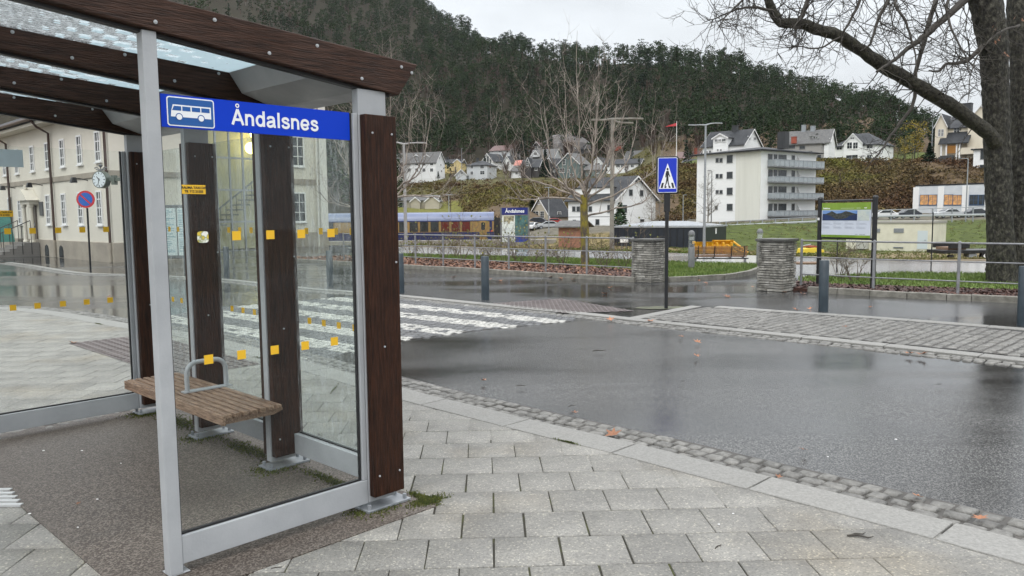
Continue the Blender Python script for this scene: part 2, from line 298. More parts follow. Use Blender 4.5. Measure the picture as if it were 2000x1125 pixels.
# ================================================================== TERRAIN
def zp(px, py, Y): return A(px, py, Y).z
TK = {
 -1600: [(44, -.06), (85, -2.6), (120, -2.6), (200, 4), (300, 26), (450, 105), (700, 260), (900, 400), (1300, 430)],
 300: [(44, -.06), (85, -2.6), (120, -2.6), (200, 3), (300, 26), (450, 105), (700, 255), (900, 390), (1300, 420)],
 800: [(44, -.06), (85, -2.6), (125, -2.6), (180, 2), (215, 3.4), (225, 4.5), (285, 13.4), (340, 20), (400, 33), (500, 67), (600, 115), (750, 190), (900, 268), (1300, 300)],
 900: [(42, -.06), (85, -2.6), (125, -2.6), (190, 1.6), (215, 4.2), (240, 7.8), (268, 12.2), (290, 14.2), (330, 21.8), (400, 34), (500, 72), (600, 116), (750, 176), (950, 190), (1300, 190)],
 1000: [(38, -.06), (85, -2.6), (120, -2.6), (140, -1.2), (165, 2.4), (190, 6.0), (250, 11.6), (286, 14.0), (320, 19.6), (345, 25.5), (400, 36), (500, 80), (600, 126), (760, 126), (1300, 110)],
 1100: [(36, -.06), (85, -2.6), (100, -2.5), (135, -.9), (188, -.6), (205, 4), (250, 11.6), (286, 13.9), (318, 20.3), (345, 26.6), (380, 33), (480, 82), (560, 109), (700, 109), (1300, 90)],
 1200: [(34, -.06), (85, -2.6), (100, -2.5), (135, -.6), (185, -.3), (215, 7.6), (250, 12.3), (277, 13.9), (293, 16.0), (318, 20.2), (350, 28), (380, 36), (470, 76), (520, 99), (700, 98), (1300, 90)],
 1300: [(31, -.06), (85, -2.6), (100, -2.6), (118, -.2), (150, .2), (172, 7), (198, 12.6), (250, 16.6), (330, 31), (430, 66), (520, 98), (700, 98), (1300, 80)],
 1400: [(30, -.06), (45, -.95), (60, -1.75), (85, -2.6), (100, -2.6), (118, -.1), (150, .2), (172, 9), (190, 12.3), (240, 18), (320, 33), (420, 68), (500, 91), (700, 90), (1300, 80)],
 1500: [(29, -.06), (45, -.95), (60, -1.75), (85, -2.6), (100, -2.6), (118, .2), (150, .5), (172, 9), (190, 12.6), (240, 19), (320, 35), (420, 65), (480, 81), (650, 79), (1300, 60)],
 1600: [(28, -.06), (45, -.95), (60, -1.75), (85, -2.6), (100, -2.6), (118, .2), (150, .8), (175, 8), (195, 13.6), (260, 19), (330, 38), (450, 67), (600, 65), (1300, 50)],
 1700: [(28, -.06), (40, -1.0), (60, -2.2), (85, -2.8), (100, -2.7), (118, 0), (150, 1), (180, 9), (205, 14.3), (250, 19), (320, 38), (420, 56.5), (600, 54), (1300, 40)],
 1800: [(27, -.06), (40, -1.0), (60, -2.2), (85, -2.8), (100, -2.7), (118, 0), (148, 1.3), (168, 11.4), (175, 12.2), (220, 14.6), (300, 29), (380, 39), (550, 37), (1300, 30)],
 1900: [(27, -.06), (40, -1.0), (60, -2.2), (85, -2.8), (100, -2.7), (118, 0), (148, 1.3), (163, 11), (175, 12.4), (250, 15), (350, 20), (550, 20), (1300, 20)],
 3600: [(27, -.06), (40, -1.0), (60, -2.2), (85, -2.8), (100, -2.7), (118, 0), (148, 1.3), (163, 11), (175, 12.4), (250, 15), (350, 20), (550, 20), (1300, 20)],
}
tkx = sorted(TK)
def smooth_interp(kn, Y):
    if Y <= kn[0][0]: return kn[0][1]
    for (a_, za), (b_, zb) in zip(kn, kn[1:]):
        if Y <= b_: t = (Y-a_)/(b_-a_); return za+(zb-za)*t
    return kn[-1][1]
def pxof(x, y): return 1000 + 1538*x/max(y, 1.0)
def T(x, y):
    px = pxof(x, y)
    if px <= tkx[0]: return smooth_interp(TK[tkx[0]], y)
    if px >= tkx[-1]: return smooth_interp(TK[tkx[-1]], y)
    for a_, b_ in zip(tkx, tkx[1:]):
        if px <= b_:
            t = (px-a_)/(b_-a_); t = t*t*(3-2*t); return smooth_interp(TK[a_], y)*(1-t)+smooth_interp(TK[b_], y)*t
pxs = list(range(-1600, 600, 100))+list(range(600, 2100, 20))+list(range(2100, 3700, 150))
Ys = [-40, -5, 3, 10, 20, 26, 30, 34, 38, 42, 46, 55, 65, 75, 85, 92]+list(range(96, 230, 4))+list(range(230, 420, 8))+list(range(420, 960, 14))+[1000, 1100, 1200, 1300]
V = []; C_ = []
for Y in Ys:
    for p in pxs:
        q = max(Y, 26); x = (p-1000)/1538*q
        if Y < 26: x = (p-1000)/1538*60; 
        z = T(x, Y) if Y >= 26 else -.06
        if Y > 95: z += 0.35*math.sin(x*.21+Y*.13)*min(1, (Y-95)/60)+ (0.8*math.sin(x*.06+1.3)*math.sin(Y*.05) if Y > 150 else 0)
        V.append((x, Y, z))
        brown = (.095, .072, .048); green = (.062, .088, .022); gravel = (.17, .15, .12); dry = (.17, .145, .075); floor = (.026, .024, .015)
        if Y < 55: c = gravel
        elif Y < 62: c = dry
        elif Y < 85: c = tuple(.5*(a+b) for a, b in zip(dry, gravel))
        elif p > 1330 and Y < 121: c = green
        elif Y < 121: c = dry
        elif p > 1000 and Y < 150: c = (.12, .12, .11)
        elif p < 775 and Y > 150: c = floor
        elif p < 950 and Y < 226: c = (.12, .13, .03)
        elif p < 1300 and 235 < Y < 330: c = (.075, .075, .03)
        elif (p > 1300 and 190 < Y < 250): c = (.09, .12, .035)
        elif Y < 330: c = brown
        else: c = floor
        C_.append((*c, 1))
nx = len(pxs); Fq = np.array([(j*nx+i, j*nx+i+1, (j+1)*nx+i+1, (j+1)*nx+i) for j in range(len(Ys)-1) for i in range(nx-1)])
gm = mat('ground cover', (.1, .08, .05), 0.9, spec=0.2)
t = gm.node_tree; b = t.nodes['Principled BSDF']; ca = t.nodes.new('ShaderNodeAttribute'); ca.attribute_name = 'cover'
tcn = t.nodes.new('ShaderNodeTexCoord'); nn = t.nodes.new('ShaderNodeTexNoise'); nn.inputs['Scale'].default_value = 0.9; nn.inputs['Detail'].default_value = 9; nn.inputs['Roughness'].default_value = 0.7; t.links.new(tcn.outputs['Object'], nn.inputs[0])
rr = t.nodes.new('ShaderNodeValToRGB'); rr.color_ramp.elements[0].color = (.35, .33, .3, 1); rr.color_ramp.elements[0].position = .3; rr.color_ramp.elements[1].color = (1.6, 1.45, 1.2, 1); rr.color_ramp.elements[1].position = .7; t.links.new(nn.outputs[0], rr.inputs[0])
mm = t.nodes.new('ShaderNodeVectorMath'); mm.operation = 'MULTIPLY'; t.links.new(ca.outputs['Color'], mm.inputs[0]); t.links.new(rr.outputs[0], mm.inputs[1]); t.links.new(mm.outputs[0], b.inputs['Base Color'])
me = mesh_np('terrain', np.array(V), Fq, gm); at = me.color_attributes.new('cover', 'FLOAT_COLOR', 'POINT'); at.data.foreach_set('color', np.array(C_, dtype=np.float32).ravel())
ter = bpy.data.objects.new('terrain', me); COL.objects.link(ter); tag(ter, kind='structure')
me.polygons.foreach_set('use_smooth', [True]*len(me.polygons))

# ================================================================== NEAR GROUND
road_m = asphalt('wet road asphalt', (.020, .020, .020), (.12, .118, .113), .24, .10, .42, .17, dark=.42, spec=.7, bs=200)
pave_m = asphalt('wet footway asphalt', (.03, .031, .033), (.09, .09, .09), .24, .06, .5, .12, dark=.55, spec=.8)
yard_m = asphalt('wet station road', (.36, .36, .36), (.46, .46, .46), .12, .08, .3, .01, dark=.9)
floor_m = asphalt('brown shelter asphalt', (.065, .052, .044), (.19, .165, .14), .62, .48, .5, .9, dark=.8, spec=.35, bs=200)
KI = [(4.9, -1.5), (4.1, .8), (3.1, 2.45), (2.304, 3.413), (1.651, 4.113), (1.113, 4.654), (.673, 5.11), (-.01, 5.75), (-.5, 6.24), (-.965, 6.70), (-1.9, 7.72), (-3.2, 9.15), (-4.6, 10.55), (-6.0, 11.6), (-7.2, 12.6), (-8.2, 13.35), (-9.4, 14.0), (-12, 14.6), (-20, 15.1), (-34, 15.4)]
def densify(P, step=.12):
    # Catmull-Rom
    P = [Vector((*p, 0)) for p in P]; P = [2*P[0]-P[1]]+P+[2*P[-1]-P[-2]]; out = []
    for i in range(1, len(P)-2):
        L = (P[i+1]-P[i]).length; n = max(1, int(L/step))
        for j in range(n):
            t = j/n; a, b, c, d = P[i-1], P[i], P[i+1], P[i+2]
            out.append(.5*((2*b)+(c-a)*t+(2*a-5*b+4*c-d)*t*t+(3*b-a-3*c+d)*t**3))
    out.append(P[-2]); return out
KD = densify(KI)
def nrm(i, P=KD):
    d = (P[min(i+1, len(P)-1)]-P[max(i-1, 0)]).normalized(); return Vector((d.y, -d.x, 0))  # to the road side (right-forward)
def off(i, d, P=KD): return P[i]+nrm(i, P)*d
# road: one big sheet between the near kerb and the far kerb, at 3 cm below footway
FK = [(-19.3, 29.6), (-17.0, 27.4), (-12.9, 23.2), (-10.65, 22.2), (-9.49, 21.47), (-7.36, 20.04), (-4.76, 17.5), (-3.17, 16.3), (-2.21, 15.5), (0, 13.46), (1.22, 12.33), (1.83, 11.66), (3.37, 10.2), (4.4, 9.2), (5.41, 8.18), (8.0, 5.5), (11, 2.2), (13, -1)]
# 4.2 cm step: road surface z=-.03, gutter stones just above, kerbs z=.006
rp_ = [(p.x, p.y) for p in [off(i, .30) for i in range(0, len(KD), 4)]]
poly_sheet('road', rp_+[(-34, 33), (-19.3, 29.6)]+FK[1:], -.03, road_m)
# paving sheet below the slabs (joints)
jm = mat('mossy joint', (.028, .026, .018), .9, (.075, .085, .02), 5, contrast=(.5, .7))
poly_sheet('paving_joints', [(p.x, p.y) for p in [off(i, .05) for i in range(0, len(KD), 4)]]+[(-34, -6), (5, -6)], -.008, jm)
sm = mat('concrete slabs', (.172, .167, .154), .40, (.245, .238, .218), 2.2, isl=.11, bump=.35, bs=170, r2=.62, rns=.9)
t = sm.node_tree; b = sm.node_tree.nodes['Principled BSDF']
vo = t.nodes.new('ShaderNodeTexVoronoi'); vo.inputs['Scale'].default_value = 120; tcc = t.nodes.new('ShaderNodeTexCoord'); t.links.new(tcc.outputs['Object'], vo.inputs[0])
sc_ = t.nodes.new('ShaderNodeSeparateColor'); t.links.new(vo.outputs['Color'], sc_.inputs[0]); rm = t.nodes.new('ShaderNodeValToRGB'); rm.color_ramp.elements[0].position = .0; rm.color_ramp.elements[0].color = (.7, .7, .7, 1); rm.color_ramp.elements[1].position = 1; rm.color_ramp.elements[1].color = (1.8, 1.76, 1.62, 1)
q_ = rm.color_ramp.elements.new(.35); q_.color = (.95, .95, .95, 1); q_ = rm.color_ramp.elements.new(.9); q_.color = (1.1, 1.1, 1.08, 1); t.links.new(sc_.outputs[0], rm.inputs[0])
src = b.inputs['Base Color'].links[0].from_socket; mu = t.nodes.new('ShaderNodeVectorMath'); mu.operation = 'MULTIPLY'; t.links.new(src, mu.inputs[0]); t.links.new(rm.outputs[0], mu.inputs[1])
n5 = t.nodes.new('ShaderNodeTexNoise'); n5.inputs['Scale'].default_value = .9; n5.inputs['Detail'].default_value = 7; t.links.new(tcc.outputs['Object'], n5.inputs[0])
r5 = t.nodes.new('ShaderNodeValToRGB'); r5.color_ramp.elements[0].position = .52; r5.color_ramp.elements[0].color = (1, 1, 1, 1); r5.color_ramp.elements[1].position = .72; r5.color_ramp.elements[1].color = (1.0, .93, .82, 1); t.links.new(n5.outputs[0], r5.inputs[0])
mu2 = t.nodes.new('ShaderNodeVectorMath'); mu2.operation = 'MULTIPLY'; t.links.new(mu.outputs[0], mu2.inputs[0]); t.links.new(r5.outputs[0], mu2.inputs[1]); t.links.new(mu2.outputs[0], b.inputs['Base Color'])
def slab_mesh(name, cells, m, lip=.003, drop=.006):
    """cells: list of 4 corner tuples + top z ; chamfered top slabs"""
    V = []; Fs = []
    for k, (P, z) in enumerate(cells):
        c = sum((Vector((*p, 0)) for p in P), Vector())/4; o = 12*k
        for p in P: V.append((p[0], p[1], z-.05))
        for p in P: V.append((p[0], p[1], z-drop*.5))
        for p in P:
            d = Vector((p[0], p[1], 0))-c; q = c+d*(1-lip/ max(d.length, .01)*1.4); V.append((q.x, q.y, z))
        for i in range(4):
            j = (i+1) % 4; Fs.append((o+i, o+j, o+4+j, o+4+i)); Fs.append((o+4+i, o+4+j, o+8+j, o+8+i))
        Fs.append((o+8, o+9, o+10, o+11))
    me = mesh_np(name, np.array(V), np.array(Fs), m); o = bpy.data.objects.new(name, me); COL.objects.link(o); return tag(o, kind='structure')
cs, sn = math.cos(R_(1.9)), math.sin(R_(1.9))
KP = [(p.x, p.y) for p in [off(i, .12) for i in range(0, len(KD), 3)]]+[(-34, -8), (6, -8)]
cells = []
for j in range(-10, 40):
    for i in range(-58, 20):
        x0 = .228+i*.319+(.159 if j % 2 else 0); y0 = 3.457+j*.3255-.004
        g = .0040
        P = []
        for (dx, dy) in ((g, g), (.319-g, g), (.319-g, .3255-g*.7), (g, .3255-g*.7)):
            X, Y = x0+dx-.2, y0+dy-3.457; xx = .2+X*cs-Y*sn; yy = 3.457+X*sn+Y*cs
            xx += .004*math.sin(Y*3+i); P.append((xx, yy))
        cx, cy = sum(p[0] for p in P)/4, sum(p[1] for p in P)/4
        if not inpoly(cx, cy, KP): continue
        jz = random.uniform(-.0015, .0015); cells.append((P, jz))
slab_mesh('paving', cells, sm)
mbc = MB()
for i in range(0, len(KD)-3, 3):
    a, b_, c, d = off(i, -.30), off(i, .02), off(min(i+3, len(KD)-1), .02), off(min(i+3, len(KD)-1), -.30); mbc.add([(q.x, q.y, -.0035) for q in (a, b_, c, d)], [(0, 1, 2, 3)])
struct(mbc, 'paving_cut_slabs', sm)
# kerb stones (1 m long) and three rows of gutter cobbles
def ribbon_cells(P, d0, d1, L, gap, z, jit=0., start=0.):
    cells = []; acc = [0.0]
    for i in range(1, len(P)): acc.append(acc[-1]+(P[i]-P[i-1]).length)
    def at_(s, d):
        s = min(max(s, 0), acc[-1]-1e-4)
        import bisect
        i = bisect.bisect_right(acc, s)-1; t = (s-acc[i])/max(acc[i+1]-acc[i], 1e-6)
        q = off(i, d, P).lerp(off(i+1, d, P), t); return q
    s = start
    while s < acc[-1]-L:
        l = L*random.uniform(1-jit, 1+jit) if jit else L
        a, b_ = s+gap/2, s+l-gap/2; e = jit*.06
        P4 = [at_(a+random.uniform(-e, e), d0+random.uniform(0, e)), at_(a+random.uniform(-e, e), d1-random.uniform(0, e)), at_(b_+random.uniform(-e, e), d1-random.uniform(0, e)), at_(b_+random.uniform(-e, e), d0+random.uniform(0, e))]
        P4 = [(q.x, q.y) for q in P4]
        zz = z+(random.uniform(-.007, .005) if jit else 0)
        if L > .5:   # keep long stones following the curve
            nseg = 4
            for q_ in range(nseg):
                u0_, u1_ = a+(b_-a)*q_/nseg, a+(b_-a)*(q_+1)/nseg
                cells.append(([(at_(u0_, d0).x, at_(u0_, d0).y), (at_(u0_, d1).x, at_(u0_, d1).y), (at_(u1_, d1).x, at_(u1_, d1).y), (at_(u1_, d0).x, at_(u1_, d0).y)], zz))
        else: cells.append((P4, zz))
        s += l
    return cells
def kerb(name, P, d0, d1, z, L=1.0, m=granite, h=.15, start=0.):
    cells = ribbon_cells(P, d0, d1, L, .012, z, start=start); mb = MB()
    for k in range(0, len(cells), 4):
        g4 = cells[k:k+4]
        pts_in = [g4[0][0][0]]+[c[0][3] for c in g4]; pts_out = [g4[0][0][1]]+[c[0][2] for c in g4]
        n = len(pts_in); vs = [(p[0], p[1], z-h) for p in pts_in+pts_out]+[(p[0], p[1], z) for p in pts_in+pts_out]
        fs = []
        for i in range(n-1): fs += [(2*n+i, 2*n+i+1, 3*n+i+1, 3*n+i), (i, i+1, 2*n+i+1, 2*n+i), (n+i+1, n+i, 3*n+i, 3*n+i+1)]
        fs += [(n, 0, 2*n, 3*n), (n-1, 2*n-1, 4*n-1, 3*n-1)]
        mb.add(vs, fs)
    return mb
cob_m = mat('granite cobbles', (.095, .092, .084), .38, (.20, .195, .18), 18, bump=.7, bs=38, r2=.6, rns=2, isl=.2)
cobp_m = mat('painted cobbles', (.14, .14, .13), .42, (.47, .465, .43), 30, bump=.7, bs=38, isl=.2, c3=(.36, .355, .33), contrast=(.32, .62))
dirt_m = mat('gutter dirt', (.03, .028, .024), .5, (.065, .058, .05), 6)
mb = kerb('kerb', KD, 0, .29, .006); struct(mb, 'near_kerb', granite, bevel=.006)
def cobbles(name, cells, mats=(None,), pick=None):
    V = []; Fs = []; mi = []
    for k, (P, z) in enumerate(cells):
        c = sum((Vector((*p, 0)) for p in P), Vector())/4; o = 16*k; h = .035
        V += [(p[0], p[1], z-.05) for p in P]+[(p[0], p[1], z-.016) for p in P]
        for f_, zz in ((.93, -.004), (.62, .003)):
            for p in P:
                d = Vector((p[0], p[1], 0))-c; q = c+d*(f_+random.uniform(-.04, .03)); V.append((q.x, q.y, z+zz+random.uniform(-.0015, .0015)))
        for lv in (0, 4, 8):
            for i in range(4): j = (i+1) % 4; Fs.append((o+lv+i, o+lv+j, o+lv+4+j, o+lv+4+i))
        Fs.append((o+12, o+13, o+14, o+15)); mi += [pick(c) if pick else 0]*13
    me = mesh_np(name, np.array(V), np.array(Fs), [q for q in mats]); 
    if pick: me.polygons.foreach_set('material_index', mi)
    me.polygons.foreach_set('use_smooth', [True]*len(me.polygons)); me.set_sharp_from_angle(angle=R_(60))
    o = bpy.data.objects.new(name, me); COL.objects.link(o); return tag(o, kind='structure')
cc = []
for r in range(3): cc += ribbon_cells(KD, .30+r*.112, .30+(r+1)*.112-.012, .125, .022, -.012, jit=.18, start=.06*r)
cobbles('gutter_cobbles', cc, [cob_m])
mbg = MB(); 
for i in range(0, len(KD)-1): a, b_, c, d = off(i, .28), off(i, .66), off(i+1, .66), off(i+1, .28); mbg.add([(a.x, a.y, -.026), (b_.x, b_.y, -.026), (c.x, c.y, -.026), (d.x, d.y, -.026)], [(0, 1, 2, 3)])
struct(mbg, 'gutter_bed', dirt_m)

# far kerb, gutter, footway
FD = densify(FK[::-1])      # runs from right/near to left/far ; road lies on its left -> offsets below negative = road side
def nfar(i): return nrm(i, FD)
struct(kerb('k', FD, 0.0, .22, .006, start=.4), 'far_kerb', granite, bevel=.006)
fp = [(p.x, p.y) for p in [off(i, .2, FD) for i in range(0, len(FD), 4)]][::-1]
poly_sheet('far_footway', fp+[(18, -1), (34, 10), (34, 24), (22, 24.5), (14.4, 24.6), (9.4, 28.7), (4.4, 33.8), (0, 36.3), (-5.25, 40.4), (-9, 43.5), (-26, 43.5), (-34, 33)], -.001, pave_m)
poly_sheet('station_road', [(34, 13), (34, 22.5), (20, 23.6), (14.2, 24.5), (9.4, 28.6), (4.4, 33.7), (0, 36.2), (-5.2, 40.2), (-8.5, 40.5), (-6.5, 33.5), (-4.06, 31.16), (1.8, 27.35), (4.84, 24.87), (5.56, 24.24), (7.31, 23.26), (6.86, 21.8), (6.7, 18.24), (7.55, 18.58), (9.67, 19.41), (11.5, 18.86), (16, 17)], .003, yard_m)
# lay-by paved with setts between the two right-hand kerbs
LB = [(1.98, 11.9), (3.26, 13.2), (4.1, 12.45), (5.33, 11.5), (6.73, 10.15), (9.5, 7.3), (12.6, 3.6), (11, 2.6), (8.2, 5.75), (5.6, 8.42), (4.6, 9.4), (3.5, 10.45), (2.1, 11.8)]
poly_sheet('layby_bed', LB, .0035, dirt_m)
dl = Vector((.7071, -.7071, 0)); 
def field(poly, ang, sx_, sy_, z, jit=.012, gap=.024):
    ca_, sa_ = math.cos(ang), math.sin(ang); cells = []
    xs = [p[0] for p in poly]; ys = [p[1] for p in poly]; cx, cy = (min(xs)+max(xs))/2, (min(ys)+max(ys))/2; rad = max(max(xs)-min(xs), max(ys)-min(ys))
    n1, n2 = int(rad/sx_)+2, int(rad/sy_)+2
    for j in range(-n2, n2):
        w_ = sy_
        for i in range(-n1, n1):
            u_, v_ = i*sx_+(sx_/2 if j % 2 else 0), j*sy_
            X, Y = cx+u_*ca_-v_*sa_, cy+u_*sa_+v_*ca_
            if not inpoly(X, Y, poly): continue
            P = []
            for (du, dv) in ((gap/2, gap/2), (sx_-gap/2, gap/2), (sx_-gap/2, sy_-gap/2), (gap/2, sy_-gap/2)):
                uu = u_+du-sx_/2+random.uniform(-jit, jit)*.6; vv = v_+dv-sy_/2+random.uniform(-jit, jit)*.6
                P.append((cx+uu*ca_-vv*sa_, cy+uu*sa_+vv*ca_))
            cells.append((P, z+random.uniform(-.006, .004)))
    return cells
cobbles('layby_setts', field(LB, R_(45), .12, .13, .012), [cob_m])
LK = densify([(1.83, 11.72), (3.2, 13.3), (3.3, 13.28)]); LK2 = densify([(12.9, 3.9), (9.7, 7.5), (6.85, 10.28), (5.4, 11.62), (4.15, 12.58), (3.3, 13.3), (3.2, 13.3)])
struct(kerb('k', densify([(3.24, 13.32), (1.86, 11.74)]), 0, .2, .009), 'layby_end_kerb', granite, bevel=.006)
struct(kerb('k', LK2, -.02, .2, .010, start=.3), 'layby_back_kerb', granite, bevel=.006)
# gutter setts along the far kerb
cc = ribbon_cells(FD, -.115, -.012, .13, .014, -.014, jit=.18)+ribbon_cells(FD, -.24, -.13, .13, .014, -.016, jit=.18, start=.07)
cobbles('far_gutter_setts', cc, [cob_m])
# zebra crossing : setts, some painted
ZP = [(-1.62, 10.0), (-1.32, 10.28), (-.47, 11.0), (.27, 11.46), (.9, 11.86), (1.05, 12.32), (0, 13.26), (-2.2, 15.3), (-3.1, 16.05), (-5.4, 14.0), (-6.0, 11.95), (-3.9, 9.9), (-2.3, 8.55)]
tdir = Vector((-.752, .659, 0)).normalized(); ndir = Vector((-.659, -.752, 0)).normalized(); Z0 = Vector((.27, 11.49, 0))
def zpick(c):
    q = (c-Z0); s = q.dot(ndir)
    ph = (s+.72) % .88
    n_ = math.sin(c.x*7.1)*math.sin(c.y*6.3)
    if ph < .42+.03*n_ and -1.9 < s < 4.6 and random.random() > .10: return 1
    return 0
poly_sheet('crossing_bed', ZP, -.026, dirt_m)
cobbles('crossing_setts', field(ZP, math.atan2(tdir.y, tdir.x), .12, .108, -.018, gap=.014), [mat('dark wet setts', (.05, .052, .055), .25, (.12, .122, .125), 18, bump=.6, bs=38, r2=.45, rns=2, isl=.25), cobp_m], zpick)
# tactile plates
tm = mat('brown tactile plate', (.085, .068, .066), .35, (.135, .112, .108), 3, bump=.2, bs=60, r2=.5)
def tactile(poly, z, name, st=.11):
    poly_sheet(name+'_base', poly, z, tm); mb = MB()
    xs = [p[0] for p in poly]; ys = [p[1] for p in poly]; th = R_(-45); c, s = math.cos(th), math.sin(th)
    for i in range(-40, 40):
        for j in range(-40, 40):
            x, y = sum(xs)/len(xs)+(i*st)*c-(j*st)*s, sum(ys)/len(ys)+(i*st)*s+(j*st)*c
            if inpoly(x, y, poly):
                mb.prism([(x+.032*math.cos(a*math.pi/3), y+.032*math.sin(a*math.pi/3)) for a in range(6)], z, z+.007, 'z')
    struct(mb, name, tm)
tactile([(-.38, 14.1), (.92, 14.8), (2.01, 12.8), (.86, 12.6)], .004, 'far_tactile_paving')
tactile([(-5.72, 10.0), (-5.0, 10.72), (-2.75, 8.45), (-3.4, 7.75)], .005, 'near_tactile_paving')
# ribs at the left edge of the shelter
mb = MB(); rib = mat('white ribbed slab', (.45, .46, .46), .3)
for k in range(5): mb.box(-3.9, -2.98+.055*k, 4.50-.062*k, 4.53-.062*k, .0, .012)
struct(mb, 'ribbed_paving', rib)
# puddle film on the slabs left of the shelter
pud = mat('thin puddle', (.27, .275, .275), .10, (.31, .31, .31), 20, spec=.8)
PU = densify([(-3.5, 4.45), (-3.05, 4.44), (-2.72, 4.12), (-2.4, 3.80), (-2.24, 3.63), (-2.42, 3.60), (-2.75, 3.66), (-3.1, 3.72), (-3.5, 3.80)], .06)
poly_sheet('soil_patch', [(2.02, 13.15), (2.2, 13.35), (2.5, 13.42), (2.85, 13.38), (3.05, 13.22), (2.95, 13.05), (2.6, 12.98), (2.3, 13.02)], .006, mat('mossy soil', (.03, .028, .02), .6, (.10, .11, .05), 9))
# smooth wet band (manhole/patch) at far footway left as is

# ================================================================== BEDS / LAWNS
bark_m = mat('bark mulch', (.035, .016, .012), .8, (.09, .035, .022), 7, bump=.8, bs=30)
grass_m = mat('lawn', (.085, .135, .022), .8, (.13, .19, .035), 3.5, bump=.5, bs=60)
kerb_m = mat('mossy old kerb', (.12, .115, .095), .7, (.24, .23, .20), 7, bump=.5, bs=40)
def bed_kerb(P, name, h=.11):
    D = densify(P, .5); mb = MB()
    for i in range(0, len(D)-1):
        a, b_ = D[i], D[i+1]; n_ = nrm(i, D)*.06; g = (b_-a)*.004
        p = [a-n_+g, a+n_+g, b_+n_-g, b_-n_-g]; mb.prism([(q.x, q.y) for q in p], -.02, h+.004*(i % 2), 'z')
    return struct(mb, name, kerb_m, bevel=.012)
bedL = [(-9.0, 29.2), (-3.39, 24.13), (-1.5, 22.5), (.8, 20.25), (2.87, 18.4), (3.55, 18.75), (3.34, 21.68), (.01, 25.36), (-3.69, 28.28), (-6.5, 30.5)]
grassL = [(-6.5, 30.4), (-3.69, 28.2), (.01, 25.3), (3.3, 21.6), (3.56, 18.7), (4.95, 18.95), (5.9, 20.0), (6.8, 21.7), (7.31, 23.26), (5.56, 24.24), (4.84, 24.87), (1.8, 27.35), (-4.06, 31.16), (-6.2, 32.6)]
bedR = [(5.72, 15.9), (6.79, 14.86), (7.79, 14.06), (8.8, 13.45), (12.5, 10.6), (14, 12.2), (11.5, 14.3), (9.17, 15.3), (6.86, 16.6), (6.37, 17.5)]
grassR = [(6.37, 17.4), (6.86, 16.5), (9.17, 15.2), (11.5, 14.2), (14, 12.1), (17, 15), (16, 17), (11.5, 18.86), (9.67, 19.41), (7.55, 18.58), (6.7, 18.24)]
poly_sheet('left_mulch_bed', bedL, .06, bark_m, .08); poly_sheet('left_lawn', grassL, .07, grass_m, .08)
poly_sheet('right_mulch_bed', bedR, .06, bark_m, .08); poly_sheet('right_lawn', grassR, .07, grass_m, .08)
bed_kerb([(-9.0, 29.1), (-3.39, 24.0), (-1.5, 22.4), (.8, 20.15), (2.9, 18.3)], 'left_bed_kerb')
bed_kerb([(3.66, 18.3), (4.4, 18.55), (5.1, 18.9), (6.0, 19.95), (6.9, 21.7), (7.4, 23.2)], 'lawn_kerb')
bed_kerb([(5.95, 15.65), (6.79, 14.76), (7.79, 13.96), (8.8, 13.35), (12.5, 10.5)], 'right_bed_kerb')
# litter of leaves and mulch chips: uncountable
def scatter(poly, n, z, smin, smax, seed, bias=None):
    rg = random.Random(seed); V = []; Fs = []; xs = [p[0] for p in poly]; ys = [p[1] for p in poly]; k = 0
    while k < n:
        x, y = rg.uniform(min(xs), max(xs)), rg.uniform(min(ys), max(ys))
        if not inpoly(x, y, poly) or (bias and rg.random() > bias(x, y)): continue
        s_ = rg.uniform(smin, smax); a = rg.uniform(0, 6.28); t_ = rg.uniform(-.6, .6); t2 = rg.uniform(-.6, .6); o = len(V)
        for (du, dv) in ((-1, -.35), (.2, -.6), (1, 0), (.1, .6)):
            X = du*s_*math.cos(a)-dv*s_*math.sin(a); Y = du*s_*math.sin(a)+dv*s_*math.cos(a)
            V.append((x+X, y+Y, z+s_*.4+t_*du*s_+t2*dv*s_))
        Fs.append((o, o+1, o+2, o+3)); k += 1
    return np.array(V), np.array(Fs)
lit = mat('leaf litter', (.07, .03, .017), .6, (.27, .13, .07), 2.5, isl=.6)
chip = mat('mulch chips', (.04, .018, .014), .6, (.10, .042, .028), 2, isl=.6)
def stuffmesh(name, VF, m, label, cat):
    me = mesh_np(name, VF[0], VF[1], m); o = bpy.data.objects.new(name, me); COL.objects.link(o); return tag(o, label, cat, None, 'stuff')
stuffmesh('leaf_litter', scatter(bedL, 9000, .065, .022, .06, 1, lambda x, y: 1 if x < .8 else (.25 if x < 2.4 else .12)), lit, 'orange brown fallen leaves covering the mulch bed behind the left railing', 'leaf litter')
stuffmesh('mulch_chips', scatter(bedL, 5000, .06, .02, .05, 2), chip, 'dark red bark chips in the bed behind the left railing', 'mulch')
stuffmesh('mulch_chips', scatter(bedR, 12000, .06, .02, .045, 3), chip, 'dark red bark chips in the bed behind the right railing', 'mulch')
def blades(poly, n, z, seed, h=.06):
    rg = random.Random(seed); V = []; Fs = []; xs = [p[0] for p in poly]; ys = [p[1] for p in poly]; k = 0
    while k < n:
        x, y = rg.uniform(min(xs), max(xs)), rg.uniform(min(ys), max(ys))
        if not inpoly(x, y, poly): continue
        o = len(V); a = rg.uniform(0, 3.14); w_ = .006+.01*rg.random(); hh = h*rg.uniform(.5, 1.3); dx, dy = rg.uniform(-.03, .03), rg.uniform(-.03, .03)
        V += [(x-w_*math.cos(a), y-w_*math.sin(a), z), (x+w_*math.cos(a), y+w_*math.sin(a), z), (x+dx+.003, y+dy, z+hh), (x+dx-.003, y+dy, z+hh)]; Fs.append((o, o+1, o+2, o+3)); k += 1
    return np.array(V), np.array(Fs)
